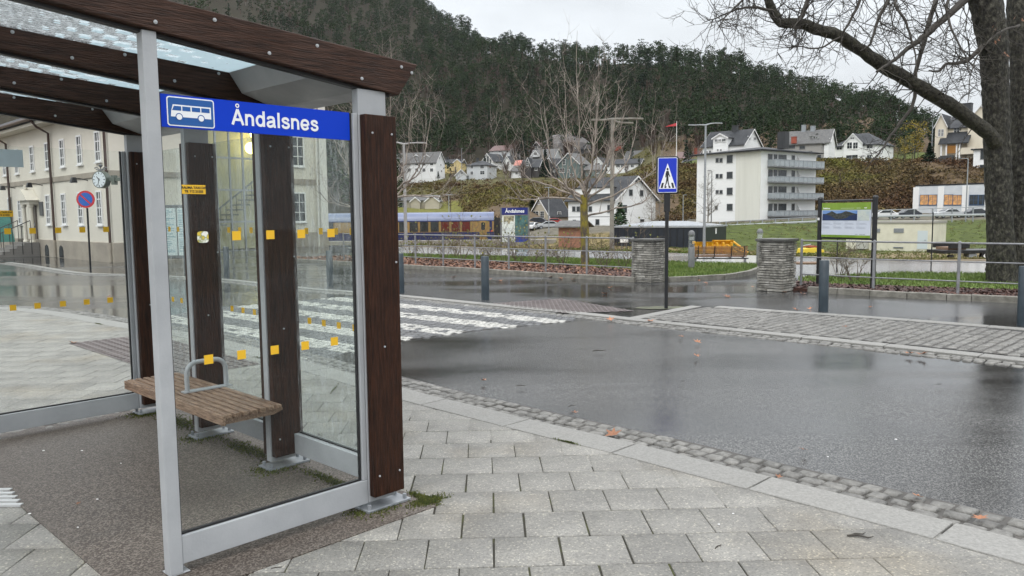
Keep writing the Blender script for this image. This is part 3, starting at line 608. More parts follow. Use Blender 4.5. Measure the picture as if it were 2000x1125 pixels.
gbl = mat('grass blades', (.08, .14, .02), .6, (.16, .21, .05), 1.2, isl=.4)
stuffmesh('grass_blades', blades(grassL, 26000, .07, 5), gbl, 'short wet grass on the lawn behind the left pillar and railing', 'grass')
stuffmesh('grass_blades', blades(grassR, 18000, .07, 6), gbl, 'short wet grass on the lawn behind the right railing', 'grass')
# moss in shelter and joints
mossm = mat('moss', (.05, .075, .012), .9, (.14, .15, .03), 30, isl=.4)

# ---- grotesque lettering drawn with strokes
def crv(P, n=6):
    P = [Vector((a, b, 0)) for a, b in P]; Q = [2*P[0]-P[1]]+P+[2*P[-1]-P[-2]]; out = []
    for i in range(1, len(Q)-2):
        for j in range(n):
            t = j/n; a, b, c, d = Q[i-1], Q[i], Q[i+1], Q[i+2]; v = .5*((2*b)+(c-a)*t+(2*a-5*b+4*c-d)*t*t+(3*b-a-3*c+d)*t**3); out.append((v.x, v.y))
    return out+[(P[-1].x, P[-1].y)]
def ell(cx, cy, rx, ry, a0=0, a1=360, n=24): return [(cx+rx*math.cos(R_(a0+(a1-a0)*i/n)), cy+ry*math.sin(R_(a0+(a1-a0)*i/n))) for i in range(n+1)]
GL = {'A': ([[(.045, 0), (.305, .70)], [(.305, .70), (.565, 0)], [(.13, .235), (.48, .235)]], .61), 'n': ([[(.115, 0), (.115, .525)], [(.115, .30)]+ell(.275, .32, .16, .155, 180, 0, 14)+[(.435, 0)]], .545),
 'd': ([ell(.265, .262, .175, .215), [(.445, 0), (.445, .72)]], .56), 'l': ([[(.11, 0), (.11, .72)]], .225),
 'a': ([crv([(.10, .36), (.13, .445), (.25, .478), (.37, .45), (.41, .36)])+[(.41, .12)]+crv([(.41, .12), (.43, .055), (.50, .05)])[1:], crv([(.41, .28), (.27, .265), (.13, .225), (.085, .14), (.13, .06), (.23, .043), (.36, .10), (.41, .19)])], .545),
 's': ([crv([(.405, .36), (.36, .45), (.25, .48), (.135, .445), (.11, .37), (.17, .305), (.30, .265), (.40, .215), (.415, .13), (.35, .06), (.245, .042), (.13, .075), (.085, .165)])], .495),
 'e': ([[(.09, .245), (.45, .245)], crv([(.455, .245), (.43, .40), (.34, .465), (.25, .478), (.14, .43), (.085, .30), (.09, .19), (.15, .08), (.26, .043), (.37, .075), (.45, .155)])], .545)}
def strokes(word, size, wd, ring=True):
    """flat stroked letters as little prisms in x-z, 0..size ; returns MB facing -y"""
    mb = MB(); x0 = 0.0; k_ = 0
    for ch_ in word:
        ps, adv = GL['A' if ch_ == 'Å' else ch_]; L_ = [(p, wd) for p in ps]
        if ch_ == 'Å': L_.append((ell(.305, .865, .072, .072), .052))
        for p, w_ in L_:
            n_ = len(p); lf_, rt_ = [], []
            for i in range(n_):
                a = p[max(i-1, 0)]; c = p[min(i+1, n_-1)]
                if p[0] == p[-1] and i in (0, n_-1): a, c = p[-2], p[1]
                dx, dz = c[0]-a[0], c[1]-a[1]; l_ = math.hypot(dx, dz) or 1; nx_, nz_ = -dz/l_*w_/2, dx/l_*w_/2
                lf_.append(((x0+p[i][0]+nx_)*size, (p[i][1]+nz_)*size)); rt_.append(((x0+p[i][0]-nx_)*size, (p[i][1]-nz_)*size))
            d = .0012+.00006*k_; k_ += 1; o = len(mb.v)
            mb.v += [(q[0], -d, q[1]) for q in lf_]+[(q[0], -d, q[1]) for q in rt_]
            for i in range(n_-1): mb.f.append((o+i, o+i+1, o+n_+i+1, o+n_+i)); mb.m.append(0)
        x0 += adv
    return mb
# ================================================================== BUS SHELTER
TH = R_(46.2); SO = Vector((-.70, 4.26, 0))
sa = Vector((math.cos(TH), math.sin(TH), 0)); sb = Vector((-math.sin(TH), math.cos(TH), 0))
def SL(u, v, z=0): return SO+sa*u+sb*v+Vector((0, 0, z))
sh = thing('bus_shelter', SO, TH, 'glass bus shelter with dark brown timber beams and grey steel posts under a blue band', 'bus shelter')
mb = MB(); mb.prism([(-1.43, -.24), (.16, -.24), (.16, 3.28), (-1.43, 3.28)], -.05, .005, 'z'); o = struct(mb, 'shelter_floor', floor_m); o.location = SO; o.rotation_euler.z = TH
# cobbles along the far side of the shelter floor
cobbles('shelter_edge_cobbles', field([tuple(SL(u, v)[:2]) for u, v in ((-1.5, 3.22), (.2, 3.22), (.3, 3.75), (-.7, 3.9), (-1.6, 3.6))], TH+.2, .12, .115, .006), [cob_m])
clear = glassmat('clear side pane', (.97, .985, .98), .28, wet=.02, scale=70, haze=.003)
wetg = glassmat('rain streaked back pane', (.94, .97, .95), .6, wet=.26, scale=42, haze=.02, stretch=(1, 1, .22))
roofg = glassmat('printed roof glass', (.92, .96, .97), .8, wet=.5, scale=38, haze=.18, frit=True)
SCM = {}
def screw(parent, u_, v_, z_, sgn, r):
    if r not in SCM:
        mb = MB(); mb.tube([(0, .002, 0), (0, -.004, 0)], r, 12); mb.tube([(0, -.004, 0), (0, -.0055, 0)], [r*.75, r*.5], 8); SCM[r] = mb.build('screw', steel); o = SCM[r]
    else: o = SCM[r].copy(); COL.objects.link(o)
    o.parent = parent; o.location = (u_, v_, z_); o.rotation_euler.z = 0 if sgn < 0 else math.pi
NV = 4; VS = [0, 1.04, 2.08, 3.12]
btop = lambda u: 2.441-.070*u
bbot = lambda u: 2.256-.108*u
for i, v in enumerate(VS):
    # column: steel core between two stained planks
    mb = MB(); mb.box(-.155, .022, v-.027, v+.027, .05, bbot(-.05)-.004); core = mb.build('column', steel, sh, bevel=.003)
    for sgn in (-1, 1):
        mb = MB(); y0, y1 = sorted((v+sgn*.028, v+sgn*.075)); mb.box(-.148, .052, y0, y1, .085, 2.125)
        pl = mb.build('plank', wood_v, core, bevel=.004)
        for (u_, z_) in ((-.105, 2.03), (.02, 2.03), (-.115, .2), (.02, .2), (.03, 1.35), (-.06, .9)):
            screw(pl, u_, v+sgn*.0755, z_, sgn, .0055)
    mb = MB(); mb.box(-.19, .10, v-.07, v+.07, .006, .02)
    for uu in (-.165, .075):
        for vv in (-.045, .045): mb.cyl(uu, v+vv, .02, .045, .012, 6)
    mb.build('foot_plate', steel_d, sh, bevel=.002)
    # roof beam, tapering to the front
    u0_, u1_ = -2.3, .237
    mb = MB(); mb.prism([(u0_, bbot(u0_)), (.10, bbot(.10)), (u1_, btop(u1_)), (u0_, btop(u0_))], v-.045, v+.045, 'y')
    bm = mb.build('roof_beam', wood_h, sh, bevel=.006)
    mb = MB(); mb.prism([(u0_, bbot(u0_)-.014), (.06, bbot(.06)-.014), (.06, bbot(.06)-.001), (u0_, bbot(u0_)-.001)], v-.012, v+.03, 'y'); mb.build('gasket', rubber, bm)
    k = 0; uu = .19
    while uu > -2.0:
        z_ = 2.375 if k == 0 else (btop(uu)-.035 if k % 2 else bbot(uu)+.035)
        screw(bm, uu, v-.0445, z_, -1, .0085)
        uu -= (.07 if k == 0 else .26); k += 1
# front posts
for v in (0, 3.15):
    mb = MB(); mb.box(-1.232, -1.172, v-.03, v+.03, .012, bbot(-1.2)-.002); mb.box(-1.23, -1.14, v-.029, v+.06, .006, .012); mb.cyl(-1.155, v+.02, .012, .028, .008, 8)
    mb.build('front_post', steel, sh, bevel=.006)
# eaves box between the beams at the back
for i in range(3):
    v0, v1 = VS[i]+.046, VS[i+1]-.046
    mb = MB(); mb.prism([(-.34, 2.452), (-.26, 2.335), (-.05, 2.268), (.12, 2.262), (.20, 2.40), (.16, 2.425)], v0, v1, 'y'); mb.build('eaves_gutter', steel, sh)
    mb = MB(); mb.prism([(-2.28, btop(-2.28)-.018), (-.18, btop(-.18)-.018), (-.18, btop(-.18)-.008), (-2.28, btop(-2.28)-.008)], VS[i]+.047, VS[i+1]-.047, 'y'); mb.build('roof_glass', roofg, sh)
# side panels (near v=0, far v=3.15) : frame + pane + name band + stickers
def marker(parent, mtx, m=yellow, s=.021, rnd=False):
    mb = MB(); mb.box(-s, s, -.0012, .0012, -s, s, M=mtx); return mb.build('safety_marker', m, parent)
for v in (0, 3.15):
    fr = MB(); fr.box(-1.171, -.157, v-.025, v+.025, .048, .178); fr.box(-.186, -.157, v-.022, v+.022, .179, 2.13)
    fo = fr.build('side_frame', steel, sh, bevel=.003)
    gk = MB(); gk.box(-1.17, -.188, v-.009, v+.009, .179, .188); gk.box(-1.17, -1.162, v-.009, v+.009, .189, 2.13); gk.box(-.196, -.188, v-.009, v+.009, .189, 2.13); gk.build('gasket', rubber, fo)
    pn = MB(); pn.box(-1.161, -.197, v-.004, v+.004, .189, 2.13); pane = pn.build('side_pane', clear, sh)
    for z in (.955, 1.515):
        for u in (-1.0, -.84, -.668, -.50, -.328):
            if v == 0 and u == -1.0 and z > 1: continue
            marker(pane, Matrix.Translation((u, v-.0055, z)))
    if v == 0:
        mb = MB(); mb.box(-1.160, -.198, v-.0075, v+.0075, 1.991, 2.1315); bd = mb.build('name_band', bluevinyl, sh)
        for side in (-1, 1):
            mx_ = Matrix.Translation((-.842, -.0075, 2.024)) if side < 0 else Matrix.Translation((-.385, .0075, 2.024)) @ Matrix.Rotation(math.pi, 4, 'Z')
            lt_ = strokes('Åndalsnes', .1005, .122); lt_.v = [tuple(mx_ @ Vector(p)) for p in lt_.v]; lt_.build('lettering', white, bd)
            # pictogram: frame, dark field, coach
            M0 = Matrix.Translation((-1.135, -.0078, 1.998)) if side < 0 else Matrix.Translation((-.205, .0078, 1.998)) @ Matrix.Rotation(math.pi, 4, 'Z')
            def rrect(x0, x1, z0, z1, r):
                P = []
                for cx, cz, a0 in ((x1-r, z1-r, 0), (x0+r, z1-r, 90), (x0+r, z0+r, 180), (x1-r, z0+r, 270)):
                    for k in range(5): a = R_(a0+22.5*k); P.append((cx+r*math.cos(a), cz+r*math.sin(a)))
                return P
            W_, H_ = .212, .126
            for nm, P, d, mt in (('pictogram_frame', rrect(0, W_, 0, H_, .012), .0010, white), ('pictogram_field', rrect(.005, W_-.005, .005, H_-.005, .009), .0016, bluedark),
                                 ('pictogram_coach', [(.016, .040), (.018, .062), (.026, .092), (.196, .092), (.196, .040)], .0022, white)):
                mb = MB(); mb.prism(P, -d, 0, 'y'); mb.v = [tuple(M0 @ Vector(p)) for p in mb.v]; mb.build(nm, mt, bd)
            mb = MB()
            for x0, x1 in ((.026, .062), (.067, .103), (.109, .147), (.152, .190)):
                mb.prism([(x0-(.004 if x0 < .03 else 0), .067), (x0+(.005 if x0 < .03 else 0), .086), (x1, .086), (x1, .067)], -.0027, 0, 'y')
            for cx in (.052, .150): mb.prism([(cx+.0165*math.cos(k*.393), .040+.0165*math.sin(k*.393)) for k in range(16)], -.0026, 0, 'y')
            mb.v = [tuple(M0 @ Vector(p)) for p in mb.v]; mb.build('pictogram_windows', bluedark, bd)
            mb = MB()
            for cx in (.052, .150): mb.prism([(cx+.0125*math.cos(k*.393), .040+.0125*math.sin(k*.393)) for k in range(16)], -.0032, 0, 'y')
            mb.v = [tuple(M0 @ Vector(p)) for p in mb.v]; mb.build('pictogram_wheels', white, bd)
        # taxi sticker + flower sticker + scuff
        mb = MB(); mb.box(-1.085, -.978, -.0055, -.004, 1.705, 1.745); st = mb.build('taxi_sticker', yellow, pane)
        for k, s_ in enumerate(('RAUMA TAXI DA', 'Tlf. 712 21555')):
            text('lettering', s_, .0145, blackm, st, off=.0004, mtx=Matrix.Translation((-1.0315, -.0056, 1.728-.0165*k)) @ Matrix.Rotation(math.pi/2, 4, 'X'), align='CENTER')
        mb = MB(); mb.prism([(-1.0+.026*math.copysign(abs(math.cos(a))**.5, math.cos(a)), 1.513+.026*math.copysign(abs(math.sin(a))**.5, math.sin(a))) for a in [k*.2618 for k in range(24)]], -.0056, -.004, 'y')
        mb.build('flower_sticker', mat('flower print', (.8, .8, .74), .4, (.75, .55, .05), 40, c3=(.25, .3, .12), contrast=(.45, .62)), pane)
    else:
        mb = MB(); mb.box(-1.16, -.87, v-.006, v+.006, 1.98, 2.105); mb.build('name_band', mat('pale back of band', (.42, .50, .53), .4), sh)
        mb = MB(); mb.box(-1.10, -.958, v-.0055, v-.004, 1.62, 1.665); st = mb.build('taxi_sticker', yellow, pane)
        for k, s_ in enumerate(('RAUMA TAXI DA', 'Tlf. 712 21555')):
            text('lettering', s_, .017, blackm, st, off=.0004, mtx=Matrix.Translation((-1.03, v-.0057, 1.647-.02*k)) @ Matrix.Rotation(math.pi/2, 4, 'X'), align='CENTER')
# back panes between the columns
for i in range(3):
    v0, v1 = VS[i]+.08, VS[i+1]-.08
    mb = MB(); mb.box(-.012, .062, v0-.02, v1+.02, .085, .215)
    bf = mb.build('back_sill', steel, sh, bevel=.003)
    mb = MB(); mb.box(.020, .038, v0-.002, v1+.002, .216, .224); mb.build('gasket', rubber, bf)
    mb = MB(); mb.box(.026, .034, v0, v1, .225, 2.13); pane = mb.build('back_pane', wetg, sh)
    offs = {0: (.32, .48, .64, .80), 1: (1.33, 1.49, 1.65, 1.81), 2: (2.48, 2.64, 2.80, 2.95)}[i]
    for z in (.955, 1.512):
        for v in offs: marker(pane, Matrix.Translation((.0245, v, z)) @ Matrix.Rotation(math.pi/2, 4, 'Z'), s=.019)

# bench bolted between the columns
bn = thing('bench', SO, TH, 'weathered wooden slat bench inside the bus shelter with a grey hoop armrest', 'bench')
for k in range(7):
    u_ = -.512+k*.054; mb = MB(); mb.box(u_, u_+.037, .86, 2.36, .425, .45); mb.build('slat', wood_b, bn, bevel=.003)
mb = MB(); mb.box(-.535, -.513, .86, 2.36, .388, .447); mb.build('front_board', wood_b, bn, bevel=.004)
for v in (.90, 2.30):
    mb = MB(); mb.prism([(-.512, .424), (-.135, .424), (-.135, .41), (-.20, .39), (-.512, .39)], v-.02, v+.02, 'y'); mb.build('bearer', wood_b, bn, bevel=.003)
for v in (1.04, 2.08):
    mb = MB(); mb.box(-.50, -.156, v-.02, v+.02, .37, .41); mb.build('bracket', steel_d, bn, bevel=.003)
mb = MB(); pts = [(-.40, 1.63, .455), (-.40, 1.63, .57)]+[(-.40+.075-.075*math.cos(R_(a)), 1.63, .57+.075*math.sin(R_(a))) for a in range(15, 91, 15)]
q = [(-.13-(p[0]+.40), p[1], p[2]) for p in pts][::-1]; mb.tube(pts+q, .0155, 12); mb.box(-.43, -.10, 1.60, 1.66, .4505, .459)
mb.build('armrest', steel, bn, smooth=True)

# moss tufts around the feet and in joints (uncountable)
def tufts(centres, seed, n, m, name, label):
    rg = random.Random(seed); V = []; Fs = []
    for (cx, cy, rx, ry, ang) in centres:
        for k in range(n):
            a = rg.gauss(0, .45)*rx; b_ = rg.gauss(0, .45)*ry; x = cx+a*math.cos(ang)-b_*math.sin(ang); y = cy+a*math.sin(ang)+b_*math.cos(ang)
            o = len(V); t_ = rg.uniform(0, 3.14); w_ = rg.uniform(.002, .006); h_ = rg.uniform(.003, .014)
            V += [(x-w_*math.cos(t_), y-w_*math.sin(t_), .004), (x+w_*math.cos(t_), y+w_*math.sin(t_), .004), (x+w_*.5, y+w_, .004+h_), (x-w_*.5, y-w_, .004+h_*.8)]; Fs.append((o, o+1, o+2, o+3))
    return stuffmesh(name, (np.array(V), np.array(Fs)), m, label, 'moss')
cen = []
for v in VS[:-1]+[3.1]:
    p = SL(-.12, v-.02); cen.append((p.x, p.y, .16, .12, TH))
p = SL(-.02, .5); cen += [(p.x, p.y, .05, .4, TH)]; p = SL(-.05, 1.5); cen += [(p.x, p.y, .08, .4, TH)]; p = SL(-.05, 2.6); cen += [(p.x, p.y, .1, .4, TH)]
p = SL(.15, -.15); cen += [(p.x, p.y, .12, .06, TH)]; p = SL(.17, -.1); cen += [(p.x, p.y, .03, .12, TH)]
tufts(cen, 3, 900, mossm, 'moss', 'green moss on the shelter floor around the column feet')
cen = []; rg = random.Random(9)
for k in range(26):
    c = cells[rg.randrange(len(cells))][0]
    if c[0][1] < 9 and c[0][1] > 2.9: cen.append(((c[1][0]+c[2][0])/2, (c[1][1]+c[2][1])/2, .006, .16, R_(2)))
for i in range(30, len(KD), 37):
    q = off(i, -.005); d = nrm(i); cen.append((q.x, q.y, .008, .12, math.atan2(d.y, d.x)))
tufts(cen, 4, 160, mossm, 'moss', 'thin lines of moss in the joints between the paving slabs')

# ================================================================== STREET FURNITURE
# steel bollards
mb = MB(); mb.tube2(0, 0, [(.075, -.02), (.075, .815), (.070, .822), (.02, .824)], 20, 0)
b0 = mb.build('bollard', bollm, smooth=True)
BL = [((948, 585), 'blue grey steel bollard beside the tactile plates, in front of the leaf covered bed'), ((783, 572), 'blue grey steel bollard half hidden by the right column of the shelter'),
      ((1608, 608), 'blue grey steel bollard in front of the map board, beside the cobbled lay-by'), ((1998, 635), 'blue grey steel bollard in front of the big tree at the right'),
      ((645, 560), 'blue grey steel bollard seen through the rear pane nearest the right column'), ((443, 542), 'blue grey steel bollard seen through the middle rear pane, before the station'),
      ((366, 538), 'far blue grey steel bollard seen through the left rear pane')]
for i, (q, lb) in enumerate(BL):
    o = b0 if i == 0 else copy_tree(b0, ch=[]); o.location = G(*q); tag(o, lb, 'bollard', 'steel bollards along the far kerb'); o.rotation_euler = (R_(random.uniform(-.6, .6)), R_(random.uniform(-.5, .5)), 0)

# pedestrian crossing sign
P = G(1301, 603); sg = thing('crossing_sign', P, R_(-6), 'blue pedestrian crossing sign with black rim on a black post', 'road sign')
mb = MB(); mb.cyl(0, 0, -.02, 1.95, .030, 16); mb.build('post', blackm, sg, smooth=True)
mb = MB(); mb.box(-.05, .05, -.035, .035, 1.62, 1.93); mb.cyl(0, 0, 1.5, 1.63, .037, 12); mb.build('bracket', blackm, sg, bevel=.01)
def rr(x0, x1, z0, z1, r, n=6):
    P = []
    for cx, cz, a0 in ((x1-r, z1-r, 0), (x0+r, z1-r, 90), (x0+r, z0+r, 180), (x1-r, z0+r, 270)):
        for k in range(n): a = R_(a0+90/(n-1)*k); P.append((cx+r*math.cos(a), cz+r*math.sin(a)))
    return P
S0, S1 = 1.915, 2.53
mb = MB(); mb.prism(rr(-.18, .18, S0, S1, .035), -.045, .03, 'y'); cs_ = mb.build('sign_case', blackm, sg, bevel=.006)
mb = MB(); mb.prism(rr(-.158, .158, S0+.022, S1-.022, .02), -.049, -.044, 'y'); fc = mb.build('sign_face', white, cs_)
mb = MB(); mb.prism(rr(-.149, .149, S0+.031, S1-.031, .014), -.0515, -.049, 'y'); mb.build('blue_field', bluesign, cs_)
mb = MB(); mb.prism([(-.138, S0+.085), (.138, S0+.085), (0, S0+.50)], -.0535, -.0512, 'y'); mb.build('white_triangle', white, cs_)
mb = MB(); zb = S0+.097
for x0, x1, l in ((-.112, -.078, .020), (-.052, -.022, .008), (.022, .052, -.008), (.078, .112, -.020)): mb.prism([(x0, zb), (x1, zb), (x1+l, zb+.085 if abs(x0) > .07 or abs(x1) > .07 else zb+.03), (x0+l, zb+.085 if abs(x0) > .07 or abs(x1) > .07 else zb+.03)], -.0550, -.0532, 'y')
y0, y1 = -.0562, -.0534
mb.prism([(.016*math.cos(k*.5236)-.001, S0+.405+.021*math.sin(k*.5236)) for k in range(12)], y0, y1, 'y')
mb.prism([(-.020, S0+.375), (.016, S0+.378), (.026, S0+.33), (.043, S0+.285), (.035, S0+.275), (.012, S0+.315), (.014, S0+.26), (-.018, S0+.26), (-.014, S0+.32), (-.022, S0+.27), (-.036, S0+.272), (-.032, S0+.33)], y0, y1, 'y')
mb.prism([(-.018, S0+.262), (.014, S0+.262), (.018, S0+.19), (.034, S0+.125), (.020, S0+.12), (.004, S0+.18), (-.002, S0+.22), (-.014, S0+.17), (-.038, S0+.118), (-.050, S0+.13), (-.030, S0+.17), (-.024, S0+.21)], y0, y1, 'y')
mb.build('walking_figure', blackm, cs_)

# stone gate pillars
stone = mat('dry slate', (.13, .125, .11), .6, (.34, .33, .30), 5, bump=.7, bs=25, isl=.28, c3=(.26, .25, .22), r2=.75, rns=4)
capm = mat('dark slate cap', (.05, .048, .045), .35, (.10, .10, .09), 6, bump=.3, bs=20)
def pillar(px_, py_, rz, wx, wy, h, label, seed):
    rg = random.Random(seed); P = G(px_, py_); t_ = thing('stone_pillar', P, rz, label, 'pillar', 'stone pillars at the footpath opening')
    mb = MB(); core = MB(); core.box(.03, wx-.03, .03, wy-.03, -.02, h-.04); z = 0.0
    st = mb
    while z < h-.05:
        hh = rg.uniform(.035, .062); hh = min(hh, h-z-.015)
        for face in range(4):
            L = wx if face % 2 == 0 else wy; s = 0.0
            while s < L-.01:
                l = min(rg.uniform(.12, .34), L-s); d = rg.uniform(-.012, .014); g = .005
                if L-s-l < .07: l = L-s
                a, b_ = s+g*.4, s+l-g*.4
                if face == 0: bx = (a, b_, d, .09)
                elif face == 1: bx = (wx-.09, wx-d, a, b_)
                elif face == 2: bx = (wx-b_, wx-a, wy-.09, wy-d)
                else: bx = (d, .09, a, b_)
                o = len(st.v); st.box(bx[0], bx[1], bx[2], bx[3], z+.009, z+hh-.006)
                for q in range(o, len(st.v)): v = st.v[q]; st.v[q] = (v[0]+rg.uniform(-.005, .005), v[1]+rg.uniform(-.005, .005), v[2]+rg.uniform(-.004, .004))
                s += l
        z += hh
    st.build('stonework', stone, t_); core.build('core', capm, t_)
    mb = MB(); mb.box(-.035, wx+.035, -.035, wy+.035, h-.028, h+.022); mb.build('cap', capm, t_, bevel=.006)
    return t_
p1 = pillar(1272, 553, R_(42), .56, .56, .985, 'left stone pillar of stacked slate, behind the crossing sign post', 1)
p2 = pillar(1528, 571, R_(42), .56, .56, 1.04, 'right stone pillar of stacked slate, between the light bollard and the map board', 2)
for t_ in (p1, p2): t_.rotation_euler.z = R_(44)
# square is anchored at its near corner: local x to the right-back, y to the left-back

# railings
def railing(pts, label, ext_first=True, h=(1.0, .66, .30)):
    P0 = Vector(pts[0]); t_ = thing('railing', P0, 0, label, 'railing', 'grey railings around the flower beds')
    L = [Vector(p)-P0 for p in pts]
    for p in L:
        mb = MB(); mb.cyl(p.x, p.y, 0, 1.02, .027, 12); mb.tube2(p.x, p.y, [(.027, 1.02), (.02, 1.035), (.002, 1.04)], 12, 0); mb.build('post', railm, t_, smooth=True)
    for k, z in enumerate(h):
        mb = MB(); mb.tube([(p.x, p.y, z) for p in L], .018 if k == 0 else .0125, 10); mb.build('rail', railm, t_, smooth=True)
    return t_
railing([tuple(G(*q))[:2]+(.0,) for q in ((1236, 547), (1146, 541), (1066, 536), (994, 532), (928, 528), (866, 524), (812, 521), (762, 518), (715, 515.5), (672, 513))], 'grey three-rail railing between the left stone pillar and the shelter column')
railing([tuple(G(*q))[:2]+(.0,) for q in ((1564, 563), (1705, 572), (1870, 581), (2068, 592), (2300, 606))], 'grey three-rail railing to the right of the map board')

# bollard lamps
clearp = glassmat('lamp cylinder', (.92, .94, .94), 1.6, haze=.12, wet=.1, scale=30)
def blamp(q, label):
    t_ = thing('bollard_lamp', G(*q)+Vector((0, 0, .06)), 0, label, 'bollard lamp', 'bollard lamps on the lawn')
    mb = MB(); mb.tube2(0, 0, [(.088, -.03), (.088, .60), (.08, .61), (.02, .612)], 20, 0); mb.build('post', mat_bl, t_, smooth=True)
    mb = MB(); mb.tube2(0, 0, [(.082, .612), (.082, .93)], 20, 0); cl = mb.build('clear_cylinder', clearp, t_, smooth=True)
    mb = MB(); mb.cyl(0, 0, .613, .64, .04, 12); mb.tube2(0, 0, [(.015, .70), (.026, .73), (.026, .76), (.01, .78)], 10, 0); mb.build('bulb_holder', blackm, cl, smooth=True)
    mb = MB()
    for z in (.80, .83, .86): mb.tube2(0, 0, [(.06, z), (.06, z+.008)], 16, 0)
    mb.build('louvre', whitew, cl)
    mb = MB(); mb.tube2(0, 0, [(.09, .925), (.092, .95), (.085, 1.0), (.06, 1.04), (.03, 1.058), (.003, 1.063)], 20, 0); mb.build('dome_cap', mat_bl, t_, smooth=True)
mat_bl = mat('mid grey lamp paint', (.12, .125, .13), .5, (.16, .165, .17), 6)
blamp((1350, 529), 'grey bollard lamp with clear top standing left of the slatted park bench'); blamp((1483, 521), 'grey bollard lamp with clear top just left of the right stone pillar')

# park bench seen from behind
def pbench(loc, rz, label, w=1.62):
    t_ = thing('park_bench', loc, rz, label, 'park bench', 'wooden park benches on the lawn edge')
    for k in range(7):
        z = .26+k*.044; mb = MB(); mb.box(-w/2, w/2, -.02-.012*k, .0-.012*k, z, z+.033); mb.build('slat', wood_p, t_, bevel=.004)
    for k in range(5):
        y = .06+k*.075; mb = MB(); mb.box(-w/2, w/2, y, y+.06, .22, .245); mb.build('slat', wood_p, t_, bevel=.004)
    for x in (-w/2+.12, -w*.12, w*.2, w/2-.1):
        mb = MB(); mb.tube([(x, -.125, .58), (x, -.03, .24), (x, .05, .20), (x, .45, .205)], .014, 8); mb.build('strap', blackm, t_, smooth=True)
    mb = MB(); mb.box(-w/2, w/2+.05, .02, .05, .16, .195); mb.build('rail', blackm, t_)
    for x in (-w/2+.05, w/2-.05):
        mb = MB(); mb.box(x-.035, x+.035, .02, .09, -.04, .16); mb.build('leg', mat_bl, t_)
        mb = MB(); mb.tube([(x+.06, -.06, .42), (x+.06, .1, .45), (x+.06, .35, .42), (x+.06, .44, .3), (x+.06, .40, .21)], .018, 8); mb.build('armrest', blackm, t_, smooth=True)
    return t_
pbench(A(1407, 514, 24.3)*1.0, R_(-4), 'slatted park bench seen from behind, between the two bollard lamps')
pbench(A(1284, 516, 23.6), R_(60), 'park bench mostly hidden by the left stone pillar and crossing sign', 1.3)
for o in list(COL.objects):
    if o.name.startswith('park_bench'): o.location.z = .0
# low wooden seat behind right pillar
t_ = thing('garden_bench', Vector((7.0, 18.6, 0)), R_(-10), 'low wooden seat just right of the right stone pillar', 'seat'); mb = MB(); mb.box(-.7, .45, -.2, .2, .36, .41); mb.build('seat', wood_b, t_, bevel=.01)
for x in (-.55, .3): mb = MB(); mb.box(x-.04, x+.04, -.15, .15, .0, .36); mb.build('leg', mat_bl, t_)

# map board
PL = G(1598, 561); PR = G(1704, 571); d_ = (PR-PL); d_.z = 0; W = d_.length; rz = math.atan2(d_.y, d_.x)
ib = thing('map_board', PL, rz, 'information board with a green headed map poster between two black posts', 'information board')
for x in (0, W):
    mb = MB(); mb.cyl(x, 0, 0, 1.86, .048, 16); mb.tube2(x, 0, [(.048, 1.86), (.056, 1.865), (.052, 1.885), (.03, 1.905), (.002, 1.91)], 16, 0); mb.build('post', blackm, ib, smooth=True)
zt, zb_ = 1.80, 1.03
mb = MB(); mb.tube([(0, 0, 1.815), (W, 0, 1.815)], .022, 10); mb.tube([(0, 0, zb_+.02), (W, 0, zb_+.02)], .022, 10); mb.build('frame_rail', blackm, ib, smooth=True)
x0, x1 = .07, W-.07; pz0, pz1 = 1.07, 1.775
mb = MB(); mb.box(x0, x1, -.03, .0, pz0, pz1); pst = mb.build('poster', mat('poster paper', (.55, .60, .68), .3, (.60, .64, .71), 3), ib)
ml_ = mat('poster green', (.14, .25, .02), .3, (.22, .34, .04), 3, stretch=(1, 1, .5))
mb = MB(); mb.box(x0, x1, -.033, -.030, pz1-.145, pz1); mb.box(x0, x1, -.033, -.030, pz0, pz0+.05); mb.build('green_band', ml_, pst)
pw = x1-x0
skyb = mat('photo sky blue', (.10, .22, .50), .3, (.25, .38, .60), 3); fj = mat('photo fjord', (.004, .016, .07), .3, (.01, .035, .12), 4); mt_ = mat('photo mountains', (.01, .014, .016), .4, (.07, .075, .06), 22)
tx = mat('poster text grey', (.33, .36, .42), .5, (.42, .46, .52), 90); mpm = mat('poster map', (.45, .52, .52), .4, (.56, .60, .52), 9)
ax, bx_ = x0+.02, x0+pw*.735; z0_, z1_ = pz1-.155-.205, pz1-.155
mb = MB(); mb.box(ax, bx_, -.0335, -.030, z0_, z1_); mb.build('photo_water', fj, pst)
mb = MB(); mb.box(ax, bx_, -.0345, -.0335, z1_-.07, z1_-.0); mb.build('photo_sky', skyb, pst)
mb = MB(); wq = bx_-ax; prof = [(0, .12), (.1, .135), (.2, .16), (.28, .195), (.36, .16), (.42, .14), (.55, .15), (.68, .19), (.78, .175), (.9, .145), (1, .13), (.9, .115), (.8, .10), (.7, .05), (.55, .03), (.4, .03), (.3, .07), (.2, .105), (.1, .12)]
mb.prism([(ax+u_*wq, z0_+v_) for u_, v_ in prof], -.0355, -.0345, 'y'); mb.build('photo_mountain', mt_, pst)
mb = MB(); mb.box(bx_+.015, x1-.03, -.0335, -.030, z0_, z1_+.0); mb.build('small_map', mpm, pst)
mb = MB()
